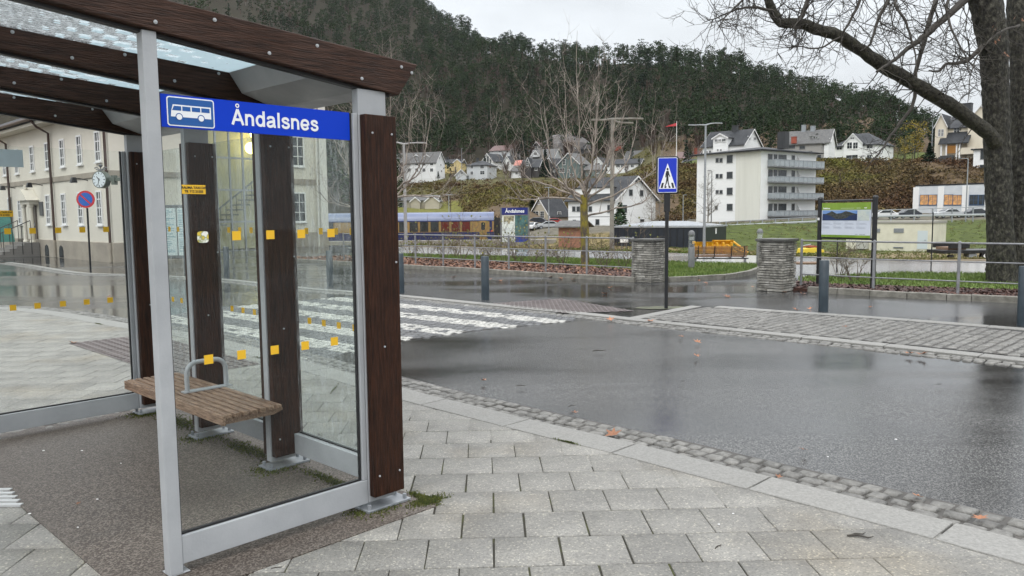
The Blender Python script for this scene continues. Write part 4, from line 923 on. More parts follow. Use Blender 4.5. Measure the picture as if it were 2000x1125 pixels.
for (u0, v0, u1, v1) in ((.1, .1, .5, .6), (.5, .6, .9, .5), (.5, .6, .4, .95), (.2, .5, .8, .15), (.5, .15, .9, .05)):
    mx0, mx1 = bx_+.015, x1-.03; a = Vector((mx0+u0*(mx1-mx0), 0, z0_+v0*.2)); b_ = Vector((mx0+u1*(mx1-mx0), 0, z0_+v1*.2)); d = (b_-a).normalized(); n_ = Vector((-d.z, 0, d.x))*.0018
    mb.prism([(p.x, p.z) for p in (a-n_, b_-n_, b_+n_, a+n_)], -.0342, -.0335, 'y')
mb.build('map_roads', tx, pst)
mb = MB()
for c in range(4):
    for r_ in range(2):
        zz = z0_-.03-r_*.08; cx0 = ax+c*pw*.235
        for ln in range(4): mb.box(cx0, cx0+pw*(.06 if ln == 0 else random.uniform(.15, .21)), -.0318, -.030, zz-ln*.014-(.008 if ln else 0), zz-ln*.014-(.008 if ln else 0)+.005)
for x_ in (.70, .79, .85): mb.box(x0+pw*x_, x0+pw*(x_+.05), -.0318, -.030, pz0+.06, pz0+.075)
mb.build('text_lines', tx, pst)
RX = Matrix.Rotation(math.pi/2, 4, 'X')
text('lettering', 'Åndalsnes', .042, white, pst, off=.0012, mtx=Matrix.Translation((x0+.035, -.0335, pz1-.125)) @ RX)
mb = MB(); mb.box(x0+pw*.40, x0+pw*.67, -.0345, -.033, pz1-.118, pz1-.108); mb.box(x0+pw*.72, x0+pw*.80, -.0345, -.033, pz1-.12, pz1-.106); mb.build('header_lines', mat('pale green line', (.42, .52, .28), .5), pst)
text('lettering', 'NAF', .032, white, pst, off=.0012, mtx=Matrix.Translation((x0+pw*.87, -.0335, pz1-.12)) @ RX)
mb = MB(); mb.box(-.02, .03, -.052, -.049, 1.42, 1.47); mb.build('small_sticker', whitew, ib)

# marker poles
for q, hh, lb in (((1818, 531), 1.55, 'thin black marker pole behind the right lawn, in front of the white utility hut'), ((1634, 532), 1.3, 'thin black marker pole seen below the map board')):
    mb = MB(); mb.cyl(0, 0, 0, hh, .016, 8); o = mb.build('marker_pole', blackm, smooth=True); o.location = G(*q); tag(o, lb, 'marker pole')
t_ = thing('street_cabinet', A(1219, 477, 70), 0, 'small white cabinet left of the left stone pillar in front of the black garage', 'cabinet'); mb = MB(); mb.box(-.35, .35, -.2, .2, .15, .62); mb.build('body', whitew, t_, bevel=.02); mb = MB(); mb.box(-.38, .38, -.23, .23, .621, .66); mb.build('lid', mat_bl, t_, bevel=.01)
for x in (-.2, .2): mb = MB(); mb.box(x-.03, x+.03, -.03, .03, -.9, .15); mb.build('leg', mat_bl, t_)

# no-parking sign by the station
P = G(177, 527); Pt = A(167, 404, P.y-.3); ns_ = thing('no_parking_sign', P, R_(8), 'round red and blue no-parking sign on a leaning dark post by the station', 'road sign')
hv = Pt-P; mb = MB(); mb.tube([(0, 0, 0), (hv.x*1.0, hv.y, hv.z*.98)], .03, 10); mb.build('post', blackm, ns_, smooth=True)
cx_, cz_ = hv.x-.02, hv.z+.23
red = mat('sign red', (.50, .03, .04), .4)
blu2 = mat('faded sign blue', (.02, .11, .42), .4)
mb = MB(); mb.tube([(cx_, hv.y-.02, cz_), (cx_, hv.y-.045, cz_)], .265, 32); dsc = mb.build('disc', red, ns_)
mb = MB(); mb.tube([(cx_, hv.y-.045, cz_), (cx_, hv.y-.05, cz_)], .205, 32); mb.build('blue_disc', blu2, dsc)
mb = MB(); c, s = math.cos(R_(-45)), math.sin(R_(-45)); mb.prism([(cx_+a*c-b_*s, cz_+a*s+b_*c) for a, b_ in ((-.2, -.022), (.2, -.022), (.2, .022), (-.2, .022))], hv.y-.054, hv.y-.05, 'y'); mb.build('red_bar', red, dsc)

# timetable stand seen through the rear panes
P = G(352, 527); tt = thing('timetable_stand', P, R_(-8), 'grey framed timetable stand seen through the left rear pane of the shelter', 'timetable stand')
mb = MB(); mb.box(-.62, .62, -.06, .06, .35, 2.0); mb.build('frame', mat_bl, tt, bevel=.02)
for x in (-.5, .5): mb = MB(); mb.box(x-.04, x+.04, -.04, .04, 0, .35); mb.build('leg', mat_bl, tt)
mb = MB(); mb.box(-.55, -.02, -.068, -.06, .45, 1.9); mb.box(.02, .55, -.068, -.06, .45, 1.9); pp = mb.build('timetable_sheet', mat('timetable paper', (.60, .68, .68), .4), tt)
mb = MB(); rg = random.Random(4)
for x0_ in (-.5, .06):
    z = 1.82
    while z > .5: mb.box(x0_, x0_+rg.uniform(.2, .44), -.0705, -.068, z, z+.025); z -= rg.choice((.05, .06, .09))
mb.build('text_lines', mat('faint teal print', (.22, .36, .42), .5), pp)

# station name pylon
k60 = 60/F
PP = A(1006, 473, 60); py_ = thing('station_name_sign', Vector((PP.x, PP.y, T(PP.x, PP.y))), R_(-2), 'dark blue station name sign with two poster panels in front of the train end', 'station sign')
zb0 = A(1006, 473, 60).z-py_.location.z; zt0 = A(1006, 405, 60).z-py_.location.z; hw = 28.5*k60
for sx_ in (-1, 1): mb = MB(); a, b_ = sorted((sx_*hw, sx_*(hw-.13))); mb.box(a, b_, -.12, .12, 0, zt0); mb.build('side_post', mat_bl, py_)
mb = MB(); mb.box(-hw+.13, hw-.13, -.13, .1, zt0-.56, zt0-.02); hd = mb.build('header', mat('navy sign', (.01, .02, .16), .3), py_)
text('lettering', 'Åndalsnes', .36, white, hd, off=.008, mtx=Matrix.Translation((0, -.132, zt0-.40)) @ RX, align='CENTER', sx=1.0)
mb = MB(); mb.box(-hw+.13, .0, -.09, .05, zb0+.02, zt0-.6); pa = mb.build('poster_panel', mat('bright poster', (.62, .68, .66), .3, (.72, .75, .72), .8), py_)
mb = MB(); mb.prism([(-.85, zt0-.65), (-.85, zt0-1.15), (-.6, zt0-1.05), (-.45, zt0-1.3), (-.3, zt0-1.0), (-.1, zt0-1.1), (-.05, zt0-.65)], -.095, -.09, 'y'); mb.build('poster_picture', mat('poster picture', (.06, .07, .05), .4, (.5, .45, .3), 5), pa)
mb = MB(); 
for k in range(9): mb.box(-.82, -.82+random.uniform(.3, .66), -.094, -.09, zb0+.25+k*.1, zb0+.275+k*.1)
mb.build('text_lines', tx, pa)
mb = MB(); mb.box(.02, hw-.13, -.09, .05, zb0+.02, zt0-.6); pb = mb.build('poster_panel', mat('green glass poster', (.02, .06, .07), .15, (.12, .25, .24), 2.2, stretch=(1, 1, .7)), py_)
mb = MB(); mb.box(.03, hw-.14, -.094, -.09, zb0+.03, zb0+.5); mb.build('blue_foot', mat('poster blue', (.02, .05, .30), .3), pb)

# lamp posts
def lamp_post(px_, pyb, pyt, Y, r, arms, label, m=steel_d, hl=1.0, z=None, wood=False):
    B = A(px_, pyb, Y); 
    z0 = T(B.x, B.y) if Y > 28 else 0
    top = A(px_, pyt, Y).z-z0; t_ = thing('lamp_post', Vector((B.x, B.y, z0)), 0, label, 'street lamp', 'street lamps')
    mb = MB(); mb.tube([(0, 0, -.3), (0, 0, top)], [r, r*.62], 12); mb.build('pole', m, t_, smooth=True)
    for (dx, dz, hlen) in arms:
        mb = MB(); mb.tube([(0, 0, top-.02), (dx*.5, 0, top+dz*.8), (dx, 0, top+dz)], [r*.55, r*.4, r*.35], 8); ar = mb.build('arm', m, t_, smooth=True)
        s_ = 1 if dx > 0 else -1; x0, x1 = sorted((dx-s_*.05, dx+s_*hlen)); mb = MB(); mb.prism([(x0, top+dz-.03), (x1, top+dz-.05), (x1-.03*s_ if s_ > 0 else x1, top+dz+.03), (x0, top+dz+.05)], -.11*hl, .11*hl, 'y'); mb.build('lamp_head', m, ar, bevel=.01)
    return t_
concrete_p = mat('weathered wooden mast', (.16, .15, .13), .8, (.24, .23, .20), 3)
lamp_post(1195, 517, 232, 42, .13, [(.9, .0, .75), (-.55, -.05, .55), (.62, -.22, .5)], 'tall grey mast with lamp arms on both sides behind the young tree', concrete_p)
lamp_post(1375, 492, 244, 62, .12, [(.75, .12, .55), (-.75, .0, .6)], 'tall light grey lamp post with two flat arms left of the apartment block')
lamp_post(1389, 440, 334, 112, .09, [(-.25, .05, .35)], 'thin dark lamp post in front of the apartment block windows', mat_bl)
lamp_post(1334, 425, 381, 125, .08, [(.2, .02, .35)], 'short lamp post on the bank left of the apartment block')
lamp_post(1886, 426, 310, 119, .11, [(-.5, .05, .75)], 'curved lamp post in front of the low white building with blue windows')
lamp_post(1072, 455, 366, 128, .10, [(.35, .0, .4), (-.3, .0, .4)], 'thin lamp post in front of the beige gabled house')
lamp_post(793, 480, 281, 46, .11, [(.75, .05, .6), (-.7, .1, .6)], 'lamp post beside the shelter column in front of the long white house', mat('pale grey post', (.3, .3, .3), .5))
lamp_post(877, 418, 380, 130, .10, [(.35, .02, .4), (-.35, .02, .4)], 'lamp post with two short arms behind the train roof')
lamp_post(902, 330, 290, 300, .12, [(.25, .05, .5)], 'distant lamp post right of the yellow house')
lamp_post(1819, 312, 237, 170, .10, [(-.2, .02, .3)], 'lamp post between the yellow autumn tree and the cream mansion')

# flag pole
B = A(1321, 315, 215); fp_ = thing('flag_pole', Vector((B.x, B.y, T(B.x, B.y))), 0, 'white flag pole with a small red pennant above the hillside houses', 'flag pole')
ht = A(1321, 238, 215).z-fp_.location.z; mb = MB(); mb.tube([(0, 0, 0), (0, 0, ht)], [.11, .06], 8); mb.tube2(0, 0, [(.02, ht), (.1, ht+.08), (.02, ht+.16)], 8, 0); mb.build('pole', whitew, fp_)
mb = MB(); fl = []; n_ = 8
for k in range(n_+1): u_ = k/n_; x = -.08-u_*2.9; zt_ = ht-.25-u_*.95; w2 = .75*(1-u_)+.08; yy = .18*math.sin(u_*7); fl += [(x, yy, zt_), (x, yy+.02, zt_-w2)]
mb.add(fl, [(2*k, 2*k+1, 2*k+3, 2*k+2) for k in range(n_)]); mb.build('pennant', mat('flag red', (.55, .05, .06), .7), fp_)

# ================================================================== STATION BUILDING (left)
C0 = G(225, 513); stn = thing('station_building', C0, TH, 'cream two storey station building with brown downpipes behind the bus shelter', 'station building')
def FP(px_, py_, u=0.0):
    Q = onplane(px_, py_, C0+sa*u, sa)-C0; return Q.dot(sb), Q.z
WINM = {}
def winmesh(w_, h_, fm, mull, trans=0.0):
    key = (round(w_, 2), round(h_, 2), fm.name, mull, trans)
    if key in WINM: return WINM[key]
    mb = MB(); t_ = min(.075, w_*.12)
    mb.box(-w_/2, w_/2, -.05, .02, 0, t_, 0); mb.box(-w_/2, w_/2, -.05, .02, h_-t_, h_, 0); mb.box(-w_/2, -w_/2+t_, -.05, .02, t_, h_-t_, 0); mb.box(w_/2-t_, w_/2, -.05, .02, t_, h_-t_, 0)
    mb.box(-w_/2+t_, w_/2-t_, -.015, .015, t_, h_-t_, 1)
    if mull:
        mb.box(-.025, .025, -.035, -.015, t_, h_-t_, 0)
        for k in range(1, mull): z = h_*k/mull; mb.box(-w_/2+t_, w_/2-t_, -.033, -.015, z-.018, z+.018, 0)
    mb.box(-w_/2-.04, w_/2+.04, -.09, .0, -.05, .0, 0)
    me = bpy.data.meshes.new('window'); me.from_pydata(mb.v, [], mb.f); me.materials.append(fm); me.materials.append(wglass); me.polygons.foreach_set('material_index', mb.m); WINM[key] = me; return me
def addwin(parent, loc, rz, w_, h_, fm=None, mull=2, glass=None, name='window'):
    fm = fm or whitew; w_ = round(w_/.08)*.08; h_ = round(h_/.08)*.08; o = bpy.data.objects.new(name, winmesh(max(w_, .24), max(h_, .24), fm, mull)); COL.objects.link(o); o.parent = parent; o.location = loc; o.rotation_euler.z = rz
    if glass: 
        o.data = o.data.copy(); o.data.materials[1] = glass
    return o
LF, WS, EV = 22.0, 3.3, 5.62
mb = MB(); mb.box(0, WS, 0, LF, .72, EV); mb.build('wall', cream, stn)
mb = MB(); mb.box(-.07, WS+.05, -.07, LF, -.1, .719); mb.build('plinth', plinthm, stn, bevel=.02)
mb = MB(); mb.box(-.05, WS+.02, -.05, LF, 3.13, 3.33); mb.build('string_course', plinthm, stn)
mb = MB(); mb.prism([(-.62, EV-.03), (-.62, EV+.10), (0, EV+.32), (1.65, EV+1.2), (3.3, EV+.32), (3.9, EV+.02), (3.3, EV+.0), (0, EV)], -.6, LF+.5, 'y'); rf = mb.build('roof', slate, stn)
mb = MB(); mb.box(-.55, -.01, -.5, LF, EV-.16, EV-.035); mb.build('cornice', cream, rf)
mb = MB(); mb.tube([(-.70, -.6, EV+.06), (-.70, LF+.4, EV+.06)], .07, 10); mb.build('gutter', mat('brown gutter', (.06, .035, .028), .4), rf)
for v in (.18, 6.45, 12.75):
    mb = MB(); mb.tube([(-.70, v, EV+.02), (-.5, v-.02, EV-.25), (-.10, v-.08, EV-.5), (-.10, v-.08, .72)], .05, 10); mb.build('downpipe', MATS['brown gutter'], stn, smooth=True)
    mb = MB(); mb.tube([(-.12, v-.08, .72), (-.12, v-.08, .02)], .07, 10); mb.build('downpipe_foot', plinthm, stn, smooth=True)
for v in (1.0, 2.98, 4.99, 6.92, 9.03, 11.4, 13.4, 15.4, 17.4): addwin(stn, (-.0, v, 3.68), R_(-90), .56, 1.1, mull=3)
for v in (1.2, 3.24, 5.22, 7.24, 11.4, 13.0, 15.4, 17.4): addwin(stn, (-.0, v, 1.36), R_(-90), .56, 1.28, mull=4)
for v in (7.6, 5.7):
    mb = MB(); mb.prism([(v-.26, .02), (v+.26, .02), (v+.26, .3), (v+.18, .46), (v, .52), (v-.18, .46), (v-.26, .3)], -.085, -.06, 'x'); mb.build('cellar_window', wglass, stn)
# door case with pediment
mb = MB()
for v in (8.75, 9.75): mb.tube2(-.28, v, [(.12, .55), (.12, .65), (.085, .7), (.075, 2.1), (.11, 2.16), (.11, 2.25)], 12, 0)
mb.box(-.38, -.01, 8.6, 9.9, 2.25, 2.42); mb.prism([(8.45, 2.42), (10.05, 2.42), (9.25, 2.92)], -.5, -.01, 'x'); mb.cyl(-.3, 9.25, 2.9, 3.1, .08, 8); mb.build('door_case', cream, stn)
mb = MB(); mb.box(-.06, -.002, 8.95, 9.55, .6, 2.2); dr = mb.build('door', mat('grey brown door', (.12, .10, .085), .5), stn)
mb = MB(); mb.cyl(-.09, 9.05, 1.3, 1.45, .02, 6); mb.build('handle', steel_d, dr)
mb = MB()
for k in range(5): mb.box(-.4-.28*(5-k), -.1, 8.5, 10.4+.0*k, .0+.12*k, .12*(k+1)-.003)
mb.build('steps', mat('stair concrete', (.18, .17, .16), .7), stn)
mb = MB()
for v in (8.5, 10.4):
    mb.tube([(-1.8, v, .9), (-.4, v, 1.55)], .02, 6)
    for q in range(5): u_ = -1.8+.35*q; mb.tube([(u_, v, .1), (u_, v, .9+.65*q/4)], .014, 6)
mb.build('stair_rail', blackm, stn)
mb = MB(); mb.box(-.05, -.01, 7.95, 8.4, 1.75, 2.35); mb.build('plaque', mat('grey plaque', (.08, .085, .09), .4), stn)
for v in (2.3, 7.9, 12.0):
    mb = MB(); mb.tube([(0, v, 3.05), (-.35, v, 3.12), (-.5, v, 3.1)], .02, 6); mb.prism([(-.62, 2.95), (-.40, 2.95), (-.44, 3.15), (-.56, 3.15)], v-.1, v+.1, 'y'); mb.build('wall_lamp', blackm, stn)
mb = MB(); mb.prism([(10.6, .6), (11.9, .6), (11.2, 1.9)], -1.3, -.5, 'x'); mb.build('door_canopy_cloth', mat('green tarpaulin', (.03, .14, .12), .5, (.05, .2, .17), 2), stn)
# right-hand glazed stair and wing, seen through the rear panes
wing0 = A(640, 497, 43.5); wing1 = A(425, 503, 38.5); wd_ = (wing1-wing0); wd_.z = 0; WL = wd_.length
wrot = math.atan2(wd_.y, wd_.x)
wg = thing('station_wing', Vector((wing0.x, wing0.y, -.05)), wrot+math.pi, 'cream station wing with glazed lit staircase seen through the rear panes', 'building')
# local x runs to the right end at 0, wall spans x -WL..0, front at y=0 facing -y
mb = MB(); mb.box(-WL-3, 0, 0, 6, .8, 8.4); mb.build('wall', cream, wg)
mb = MB(); mb.box(-WL-3, .05, -.06, 6, -.6, .799); mb.build('plinth', plinthm, wg); mb = MB(); mb.box(-WL-3, .05, -.05, 6, 3.35, 3.65); mb.build('string_course', plinthm, wg)
mb = MB(); mb.box(-.42, .06, -.09, -.052, .8, 8.3); mb.tube([(-.62, -.1, .0), (-.62, -.1, 8.3)], .06, 8); mb.build('corner_pilaster', mat('pale quoin', (.62, .60, .55), .8), wg)
mb = MB(); mb.prism([(-.5, 8.41), (6.6, 8.41), (3, 10.4)], -WL-3, .5, 'x'); mb.build('roof', slate, wg)
for z in (1.35, 4.3): addwin(wg, (-1.75, -.01, z), 0, .8, 1.6, mull=3)
for z in (1.35, 4.3): addwin(wg, (-3.4, -.01, z), 0, .8, 1.6, mull=3)
mb = MB(); gx0, gx1 = -WL-2.2, -3.9
ig = mat('lit stair interior', (.50, .44, .30), .6, (.36, .34, .26), .8, emit=(1, .82, .45, .12))
mb.box(gx0, gx1, -.25, -.1, .1, 7.6); mb.build('stair_back_wall', ig, wg)
mb = MB(); n_ = 7
for k in range(n_+1): x = gx0+(gx1-gx0)*k/n_; mb.box(x-.04, x+.04, -1.7, -1.62, 0, 7.7)
for z in (0, 1.4, 2.9, 4.4, 5.9, 7.6): mb.box(gx0, gx1, -1.705, -1.625, z, z+.08)
mb.build('glazing_frame', steel_d, wg)
mb = MB(); mb.box(gx0, gx1, -1.66, -1.65, .08, 7.6); mb.build('glazing', glassmat('stair glazing', (.84, .88, .86), 1.0, haze=.0), wg)
mb = MB()
for k in range(12): mb.box(gx0+.3+k*.32, gx0+.75+k*.32, -1.3, -.4, .3+k*.24, .36+k*.24)
mb.tube([(gx0+.3, -1.35, 1.1), (gx0+4.2, -1.35, 3.9)], .04, 6)
for k in range(14): mb.tube([(gx0+.3+k*.28, -1.35, .3+k*.2), (gx0+.3+k*.28, -1.35, 1.1+k*.2)], .018, 5)
mb.build('staircase', mat_bl, wg)
mb = MB(); mb.box(gx0-.05, gx1+.05, -1.75, -.2, 7.70, 7.9); mb.build('stair_roof', slate, wg)
lampm = mat('glowing lamp globe', (1, .85, .4), .4, emit=(1, .78, .25, 9))
for (q, r_) in (((482, 290), .28), ((497, 262), .25)):
    Q = A(q[0], q[1], 39.3); L_ = wg.matrix_basis.inverted() if False else None
    d0 = Q-Vector((wing0.x, wing0.y, -.05)); an = -(wrot+math.pi); lx = d0.x*math.cos(an)-d0.y*math.sin(an); ly = d0.x*math.sin(an)+d0.y*math.cos(an)
    mb = MB(); ly = -.9; mb.tube2(lx, ly, [(.02, d0.z-r_)]+[(r_*math.sin(R_(t_)), d0.z-r_*math.cos(R_(t_))) for t_ in range(20, 180, 20)]+[(.02, d0.z+r_)], 16, 0); mb.build('lamp_globe', lampm, wg, smooth=True)
# clock
P = A(198, 351, 27.3); ck = thing('station_clock', P, R_(-16), 'round white station clock with crown ornament hanging by the station corner', 'clock')
mb = MB(); mb.tube([(0, .12, 0), (0, -.10, 0)], .295, 32); ch = mb.build('case', mat('grey green clock case', (.10, .12, .10), .4), ck, smooth=True)
mb = MB(); mb.tube([(0, -.10, 0), (0, -.105, 0)], .265, 32); mb.build('dial', mat('clock dial', (.62, .68, .70), .3), ch)
mb = MB()
for k in range(12):
    a = R_(30*k); d = Vector((math.sin(a), 0, math.cos(a))); n_ = Vector((d.z, 0, -d.x)); w_ = .014 if k % 3 == 0 else .009; p = [d*.19-n_*w_, d*.19+n_*w_, d*.25+n_*w_, d*.25-n_*w_]; mb.prism([(q.x, q.z) for q in p], -.109, -.104, 'y')
mb.build('hour_marks', blackm, ch)
for a, l, w_ in ((197, .21, .012), (-43, .15, .017)):
    a = R_(a); d = Vector((math.sin(a), 0, math.cos(a))); n_ = Vector((d.z, 0, -d.x)); p = [-d*.04-n_*w_, -d*.04+n_*w_, d*l+n_*w_*.6, d*l-n_*w_*.6]; mb = MB(); mb.prism([(q.x, q.z) for q in p], -.113, -.110, 'y'); mb.build('hand', blackm, ch)
mb = MB(); mb.tube([(-.26, 0, .40), (-.16, 0, .43), (-.08, 0, .36), (0, 0, .33), (.08, 0, .36), (.16, 0, .43), (.26, 0, .40)], .018, 6); mb.tube([(-.2, 0, .36), (-.08, 0, .32), (.08, 0, .32), (.2, 0, .36)], .02, 6); mb.cyl(0, 0, .29, .46, .02, 8); mb.tube2(0, 0, [(.02, .42), (.06, .46), (.07, .5), (.02, .53)], 10, 0); mb.cyl(0, 0, .53, .57, .012, 6); mb.build('crown_ornament', mat_bl, ck)
mb = MB(); mb.box(.26, .9, .02, .12, -.06, .06); mb.box(.42, .55, -.02, .14, -.18, .14); mb.build('bracket', MATS['grey green clock case'], ck)

# ================================================================== HOUSES
def gblock(W, Rf, Tr, x0, x1, y0, y1, z0, zw, zr, ridge, ov=.45, th=.16):
    if ridge == 'flat':
        W.box(x0, x1, y0, y1, z0, zw); Rf.box(x0-ov, x1+ov, y0-ov, y1+ov, zw+.003, zr); return
    if ridge == 'hip':
        W.box(x0, x1, y0, y1, z0, zw); ym = (y0+y1)/2; hx = min((y1-y0)/2, (x1-x0)/2)*.8
        a = [(x0-ov, y0-ov, zw-.05), (x1+ov, y0-ov, zw-.05), (x1+ov, y1+ov, zw-.05), (x0-ov, y1+ov, zw-.05)]; r = [(x0+hx, ym, zr), (x1-hx, ym, zr)]
        b_ = [(p[0], p[1], p[2]-.16) for p in a]
        Rf.add(a+r+b_, [(0, 1, 5, 4), (1, 2, 5), (2, 3, 4, 5), (3, 0, 4), (6, 7, 1, 0), (7, 8, 2, 1), (8, 9, 3, 2), (9, 6, 0, 3), (9, 8, 7, 6)]); return
    if ridge == 'x': a0, a1, e0, e1, ax = y0, y1, x0, x1, 'x'
    else: a0, a1, e0, e1, ax = x0, x1, y0, y1, 'y'
    am = (a0+a1)/2; sl = (zr-zw)/(am-a0)
    W.prism([(a0, z0), (a1, z0), (a1, zw), (am, zr), (a0, zw)], e0, e1, ax)
    for s in (-1, 1):
        ae = am+s*((a1-a0)/2+ov); ze = zw-ov*sl
        Rf.prism([(am, zr+.01), (ae, ze+.01), (ae, ze+th), (am, zr+th)], e0-ov, e1+ov, ax)
        if Tr is not None:
            for e_ in (e0-ov, e1+ov): Tr.prism([(am, zr-.16), (ae, ze-.16), (ae, ze+th*.9), (am, zr+th*.9)], e_-.04 if e_ < e0 else e_-.0, e_+.0 if e_ < e0 else e_+.04, ax)
def house(name, label, xl, xc, xr, base, Y, th, wm, rm_, eave, ridgepy, ridge='x', winA=(), winB=(), blocks=(), chim=(), depth=None, fm=None, trim=True, found=4, cat='house', mull=2, rot_only=False, ov=.45, extra=None):
    P = A(xc, base, Y); th = R_(th)+math.atan((xc-1000)/F); t_ = thing(name, P, -th, label, cat, None)
    ex = Vector((math.cos(th), -math.sin(th), 0)); ey = Vector((math.sin(th), math.cos(th), 0))
    fa = lambda px_, py_, y=0: ((lambda Q: (Q.dot(ex), Q.z))(onplane(px_, py_, P+ey*y, ey)-P))
    fb = lambda px_, py_, x=0: ((lambda Q: (Q.dot(ey), Q.z))(onplane(px_, py_, P+ex*x, ex)-P))
    LA = -fa(xl, base)[0]; LB = depth if depth else fb(xr, base)[0]
    zw = fa(xc, eave)[1]
    # ridge height: read at the ridge's own depth
    if ridge == 'y': zr = fa((xl+xc)/2, ridgepy)[1]; zr = zr
    elif ridge == 'flat': zr = zw+.25
    else:
        Q = A(xc, ridgepy, (P+ey*LB/2).y); zr = Q.z-P.z
    W, Rf, Tr = MB(), MB(), (MB() if trim else None)
    gblock(W, Rf, Tr, -LA, 0, 0, LB, -found, zw, zr, ridge, ov)
    for bk in blocks:   # (face, pxl, pxr, eave_py, ridge_py, out, back, ridge, z0py)
        f_, pl, pr, ep, rp2, outd, back, rdg, zb_ = bk
        if f_ == 'A':
            xa, za = fa(pl, ep, -outd); xb_, _ = fa(pr, ep, -outd); zrr = fa((pl+pr)/2, rp2, -outd)[1]; z0_ = fa(pl, zb_, -outd)[1] if zb_ else -found
            gblock(W, Rf, Tr, xa, xb_, -outd, back, z0_, za, zrr, rdg, .3 if rdg != 'flat' else .2)
        else:
            ya, za = fb(pl, ep, outd); yb_, _ = fb(pr, ep, outd); zrr = fb((pl+pr)/2, rp2, outd)[1]; z0_ = fb(pl, zb_, outd)[1] if zb_ else -found
            gblock(W, Rf, Tr, -back, outd, ya, yb_, z0_, za, zrr, {'x': 'y', 'y': 'x'}.get(rdg, rdg), .3)
    W.build('wall', wm, t_); ro = Rf.build('roof', rm_, t_)
    if Tr is not None:
        for q in range(0, len(Tr.v), 8):
            mb = MB(); mb.v = Tr.v[q:q+8]; mb.f = [tuple(i-q for i in f) for f in Tr.f[q//8*6:q//8*6+6]]; mb.m = [0]*6; mb.build('bargeboard', whitew, ro)
    for wv in winA:
        cx, yt, yb, w_ = wv[:4]; o_ = wv[4] if len(wv) > 4 else 0
        x, z1_ = fa(cx, yt, -o_); _, z0_ = fa(cx, yb, -o_); xa, _ = fa(cx-w_/2, yt, -o_); xb_, _ = fa(cx+w_/2, yt, -o_); addwin(t_, (x, -o_-.01, z0_), 0, (xb_-xa)*1.12, (z1_-z0_)*1.08, fm, mull)
    for wv in winB:
        cx, yt, yb, w_ = wv[:4]
        y, z1_ = fb(cx, yt); _, z0_ = fb(cx, yb); ya, _ = fb(cx-w_/2, yt); yb_, _ = fb(cx+w_/2, yt); addwin(t_, (.01, y, z0_), R_(90), yb_-ya, z1_-z0_, fm, mull)
    for (cpx, cfy, w_, ptop, cm) in chim:
        yy = LB*cfy; x, zt_ = fa(cpx, ptop, yy); mb = MB(); mb.box(x-w_/2, x+w_/2, yy-w_/2, yy+w_/2, zw, zt_); mb.box(x-w_/2-.08, x+w_/2+.08, yy-w_/2-.08, yy+w_/2+.08, zt_+.002, zt_+.12); mb.build('chimney', cm, ro)
    if extra: extra(t_, fa, fb, P, LA, LB, zw, zr, ro)
    return t_
greyw = mat('pale grey house paint', (.55, .57, .58), .6, (.48, .50, .51), .4)
yelw = mat('pale yellow house paint', (.60, .48, .22), .6)
beige = mat('beige house paint', (.46, .42, .33), .6, (.40, .37, .29), .4, stretch=(1, 1, 3))
ivory = mat('ivory house paint', (.66, .60, .48), .6, (.60, .54, .43), .3)
greenw = mat('grey green house paint', (.13, .17, .16), .6, (.10, .135, .13), .4)
darkw = mat('dark brown cladding', (.045, .04, .038), .6)
house('long_house', 'long white three storey house with grey roof and two dormers on the hillside left', 750, 852, 869, 347, 290, 25, wpaint, slateg, 316, 297, 'x',
      winA=[(x, y, y+6.5, 5.6) for y in (316.5, 329) for x in (770, 785, 799, 814, 828, 843)]+[(813, 306, 311, 5.5, -2.6), (833.5, 306, 311, 5.5, -2.6)], winB=[(858, 306, 310, 2.2), (861, 320, 324, 2.2), (862, 332, 336, 2.2)],
      blocks=[('A', 808.5, 817.5, 305.5, 302.5, -2.4, 6, 'y', 313), ('A', 829, 838, 305.5, 302.5, -2.4, 6, 'y', 313)])
house('yellow_house', 'small pale yellow house between the long white house and the grey square house', 864, 899, 905, 331, 312, 15, yelw, slate, 319, 311, 'x', winA=[(876, 320, 325, 6), (888, 320, 325, 4)], depth=9, blocks=[('A', 886, 900, 317, 311, 1.2, 5, 'y', None)], chim=[(874, .5, .8, 308, blackhouse)])
house('square_house', 'pale grey two storey house with hipped dark roof on the left hillside', 912, 952, 961, 347, 283, 20, greyw, slate, 322, 313.5, 'hip', winA=[(921.5, 323, 329.5, 5), (941.5, 323, 329.5, 6.5), (921.5, 335, 341.5, 5), (942, 334, 341, 8)], winB=[(957, 323, 329, 3), (957, 336, 341, 3)], depth=10, chim=[(933, .5, .8, 309, blackhouse)])
house('garage', 'small grey gabled garage beside the pale grey square house', 890, 911, 914, 347, 281, 5, greyw, slateg, 341, 331, 'y', winA=[(902, 336, 340.5, 3.5)], depth=7)
house('gabled_house', 'white house with tall gable windows below the brown roofed house', 942, 963, 987, 331, 318, 38, wpaint, slate, 314, 300, 'y', winA=[(948, 309, 320, 3.6), (952.8, 306, 320, 4), (957.8, 309, 320, 3.6)], winB=[(970, 314, 319, 3), (978, 314, 319, 3)], mull=3)
house('brown_roofed_house', 'white house with a long brown roof, highest of the left hillside group', 957, 996, 1008, 309, 340, 25, greyw, brownroof, 293, 283.5, 'x', winA=[(962, 294, 297.5, 4), (976, 295, 298, 4), (991, 294.5, 298, 4)], winB=[(1001, 295, 299, 2)], depth=11)
house('small_house', 'small white gabled house right of the house with tall gable windows', 984, 998, 1006, 329, 312, 30, wpaint, slate, 316, 305, 'y', winA=[(992, 316, 320, 3)])
house('cottage', 'small white cottage with grey front roof and salmon red roof behind it', 998, 1020, 1026, 347, 285, 20, wpaint, slateg, 334, 323.5, 'x', winA=[(1009, 336, 341, 4.5)], depth=8)
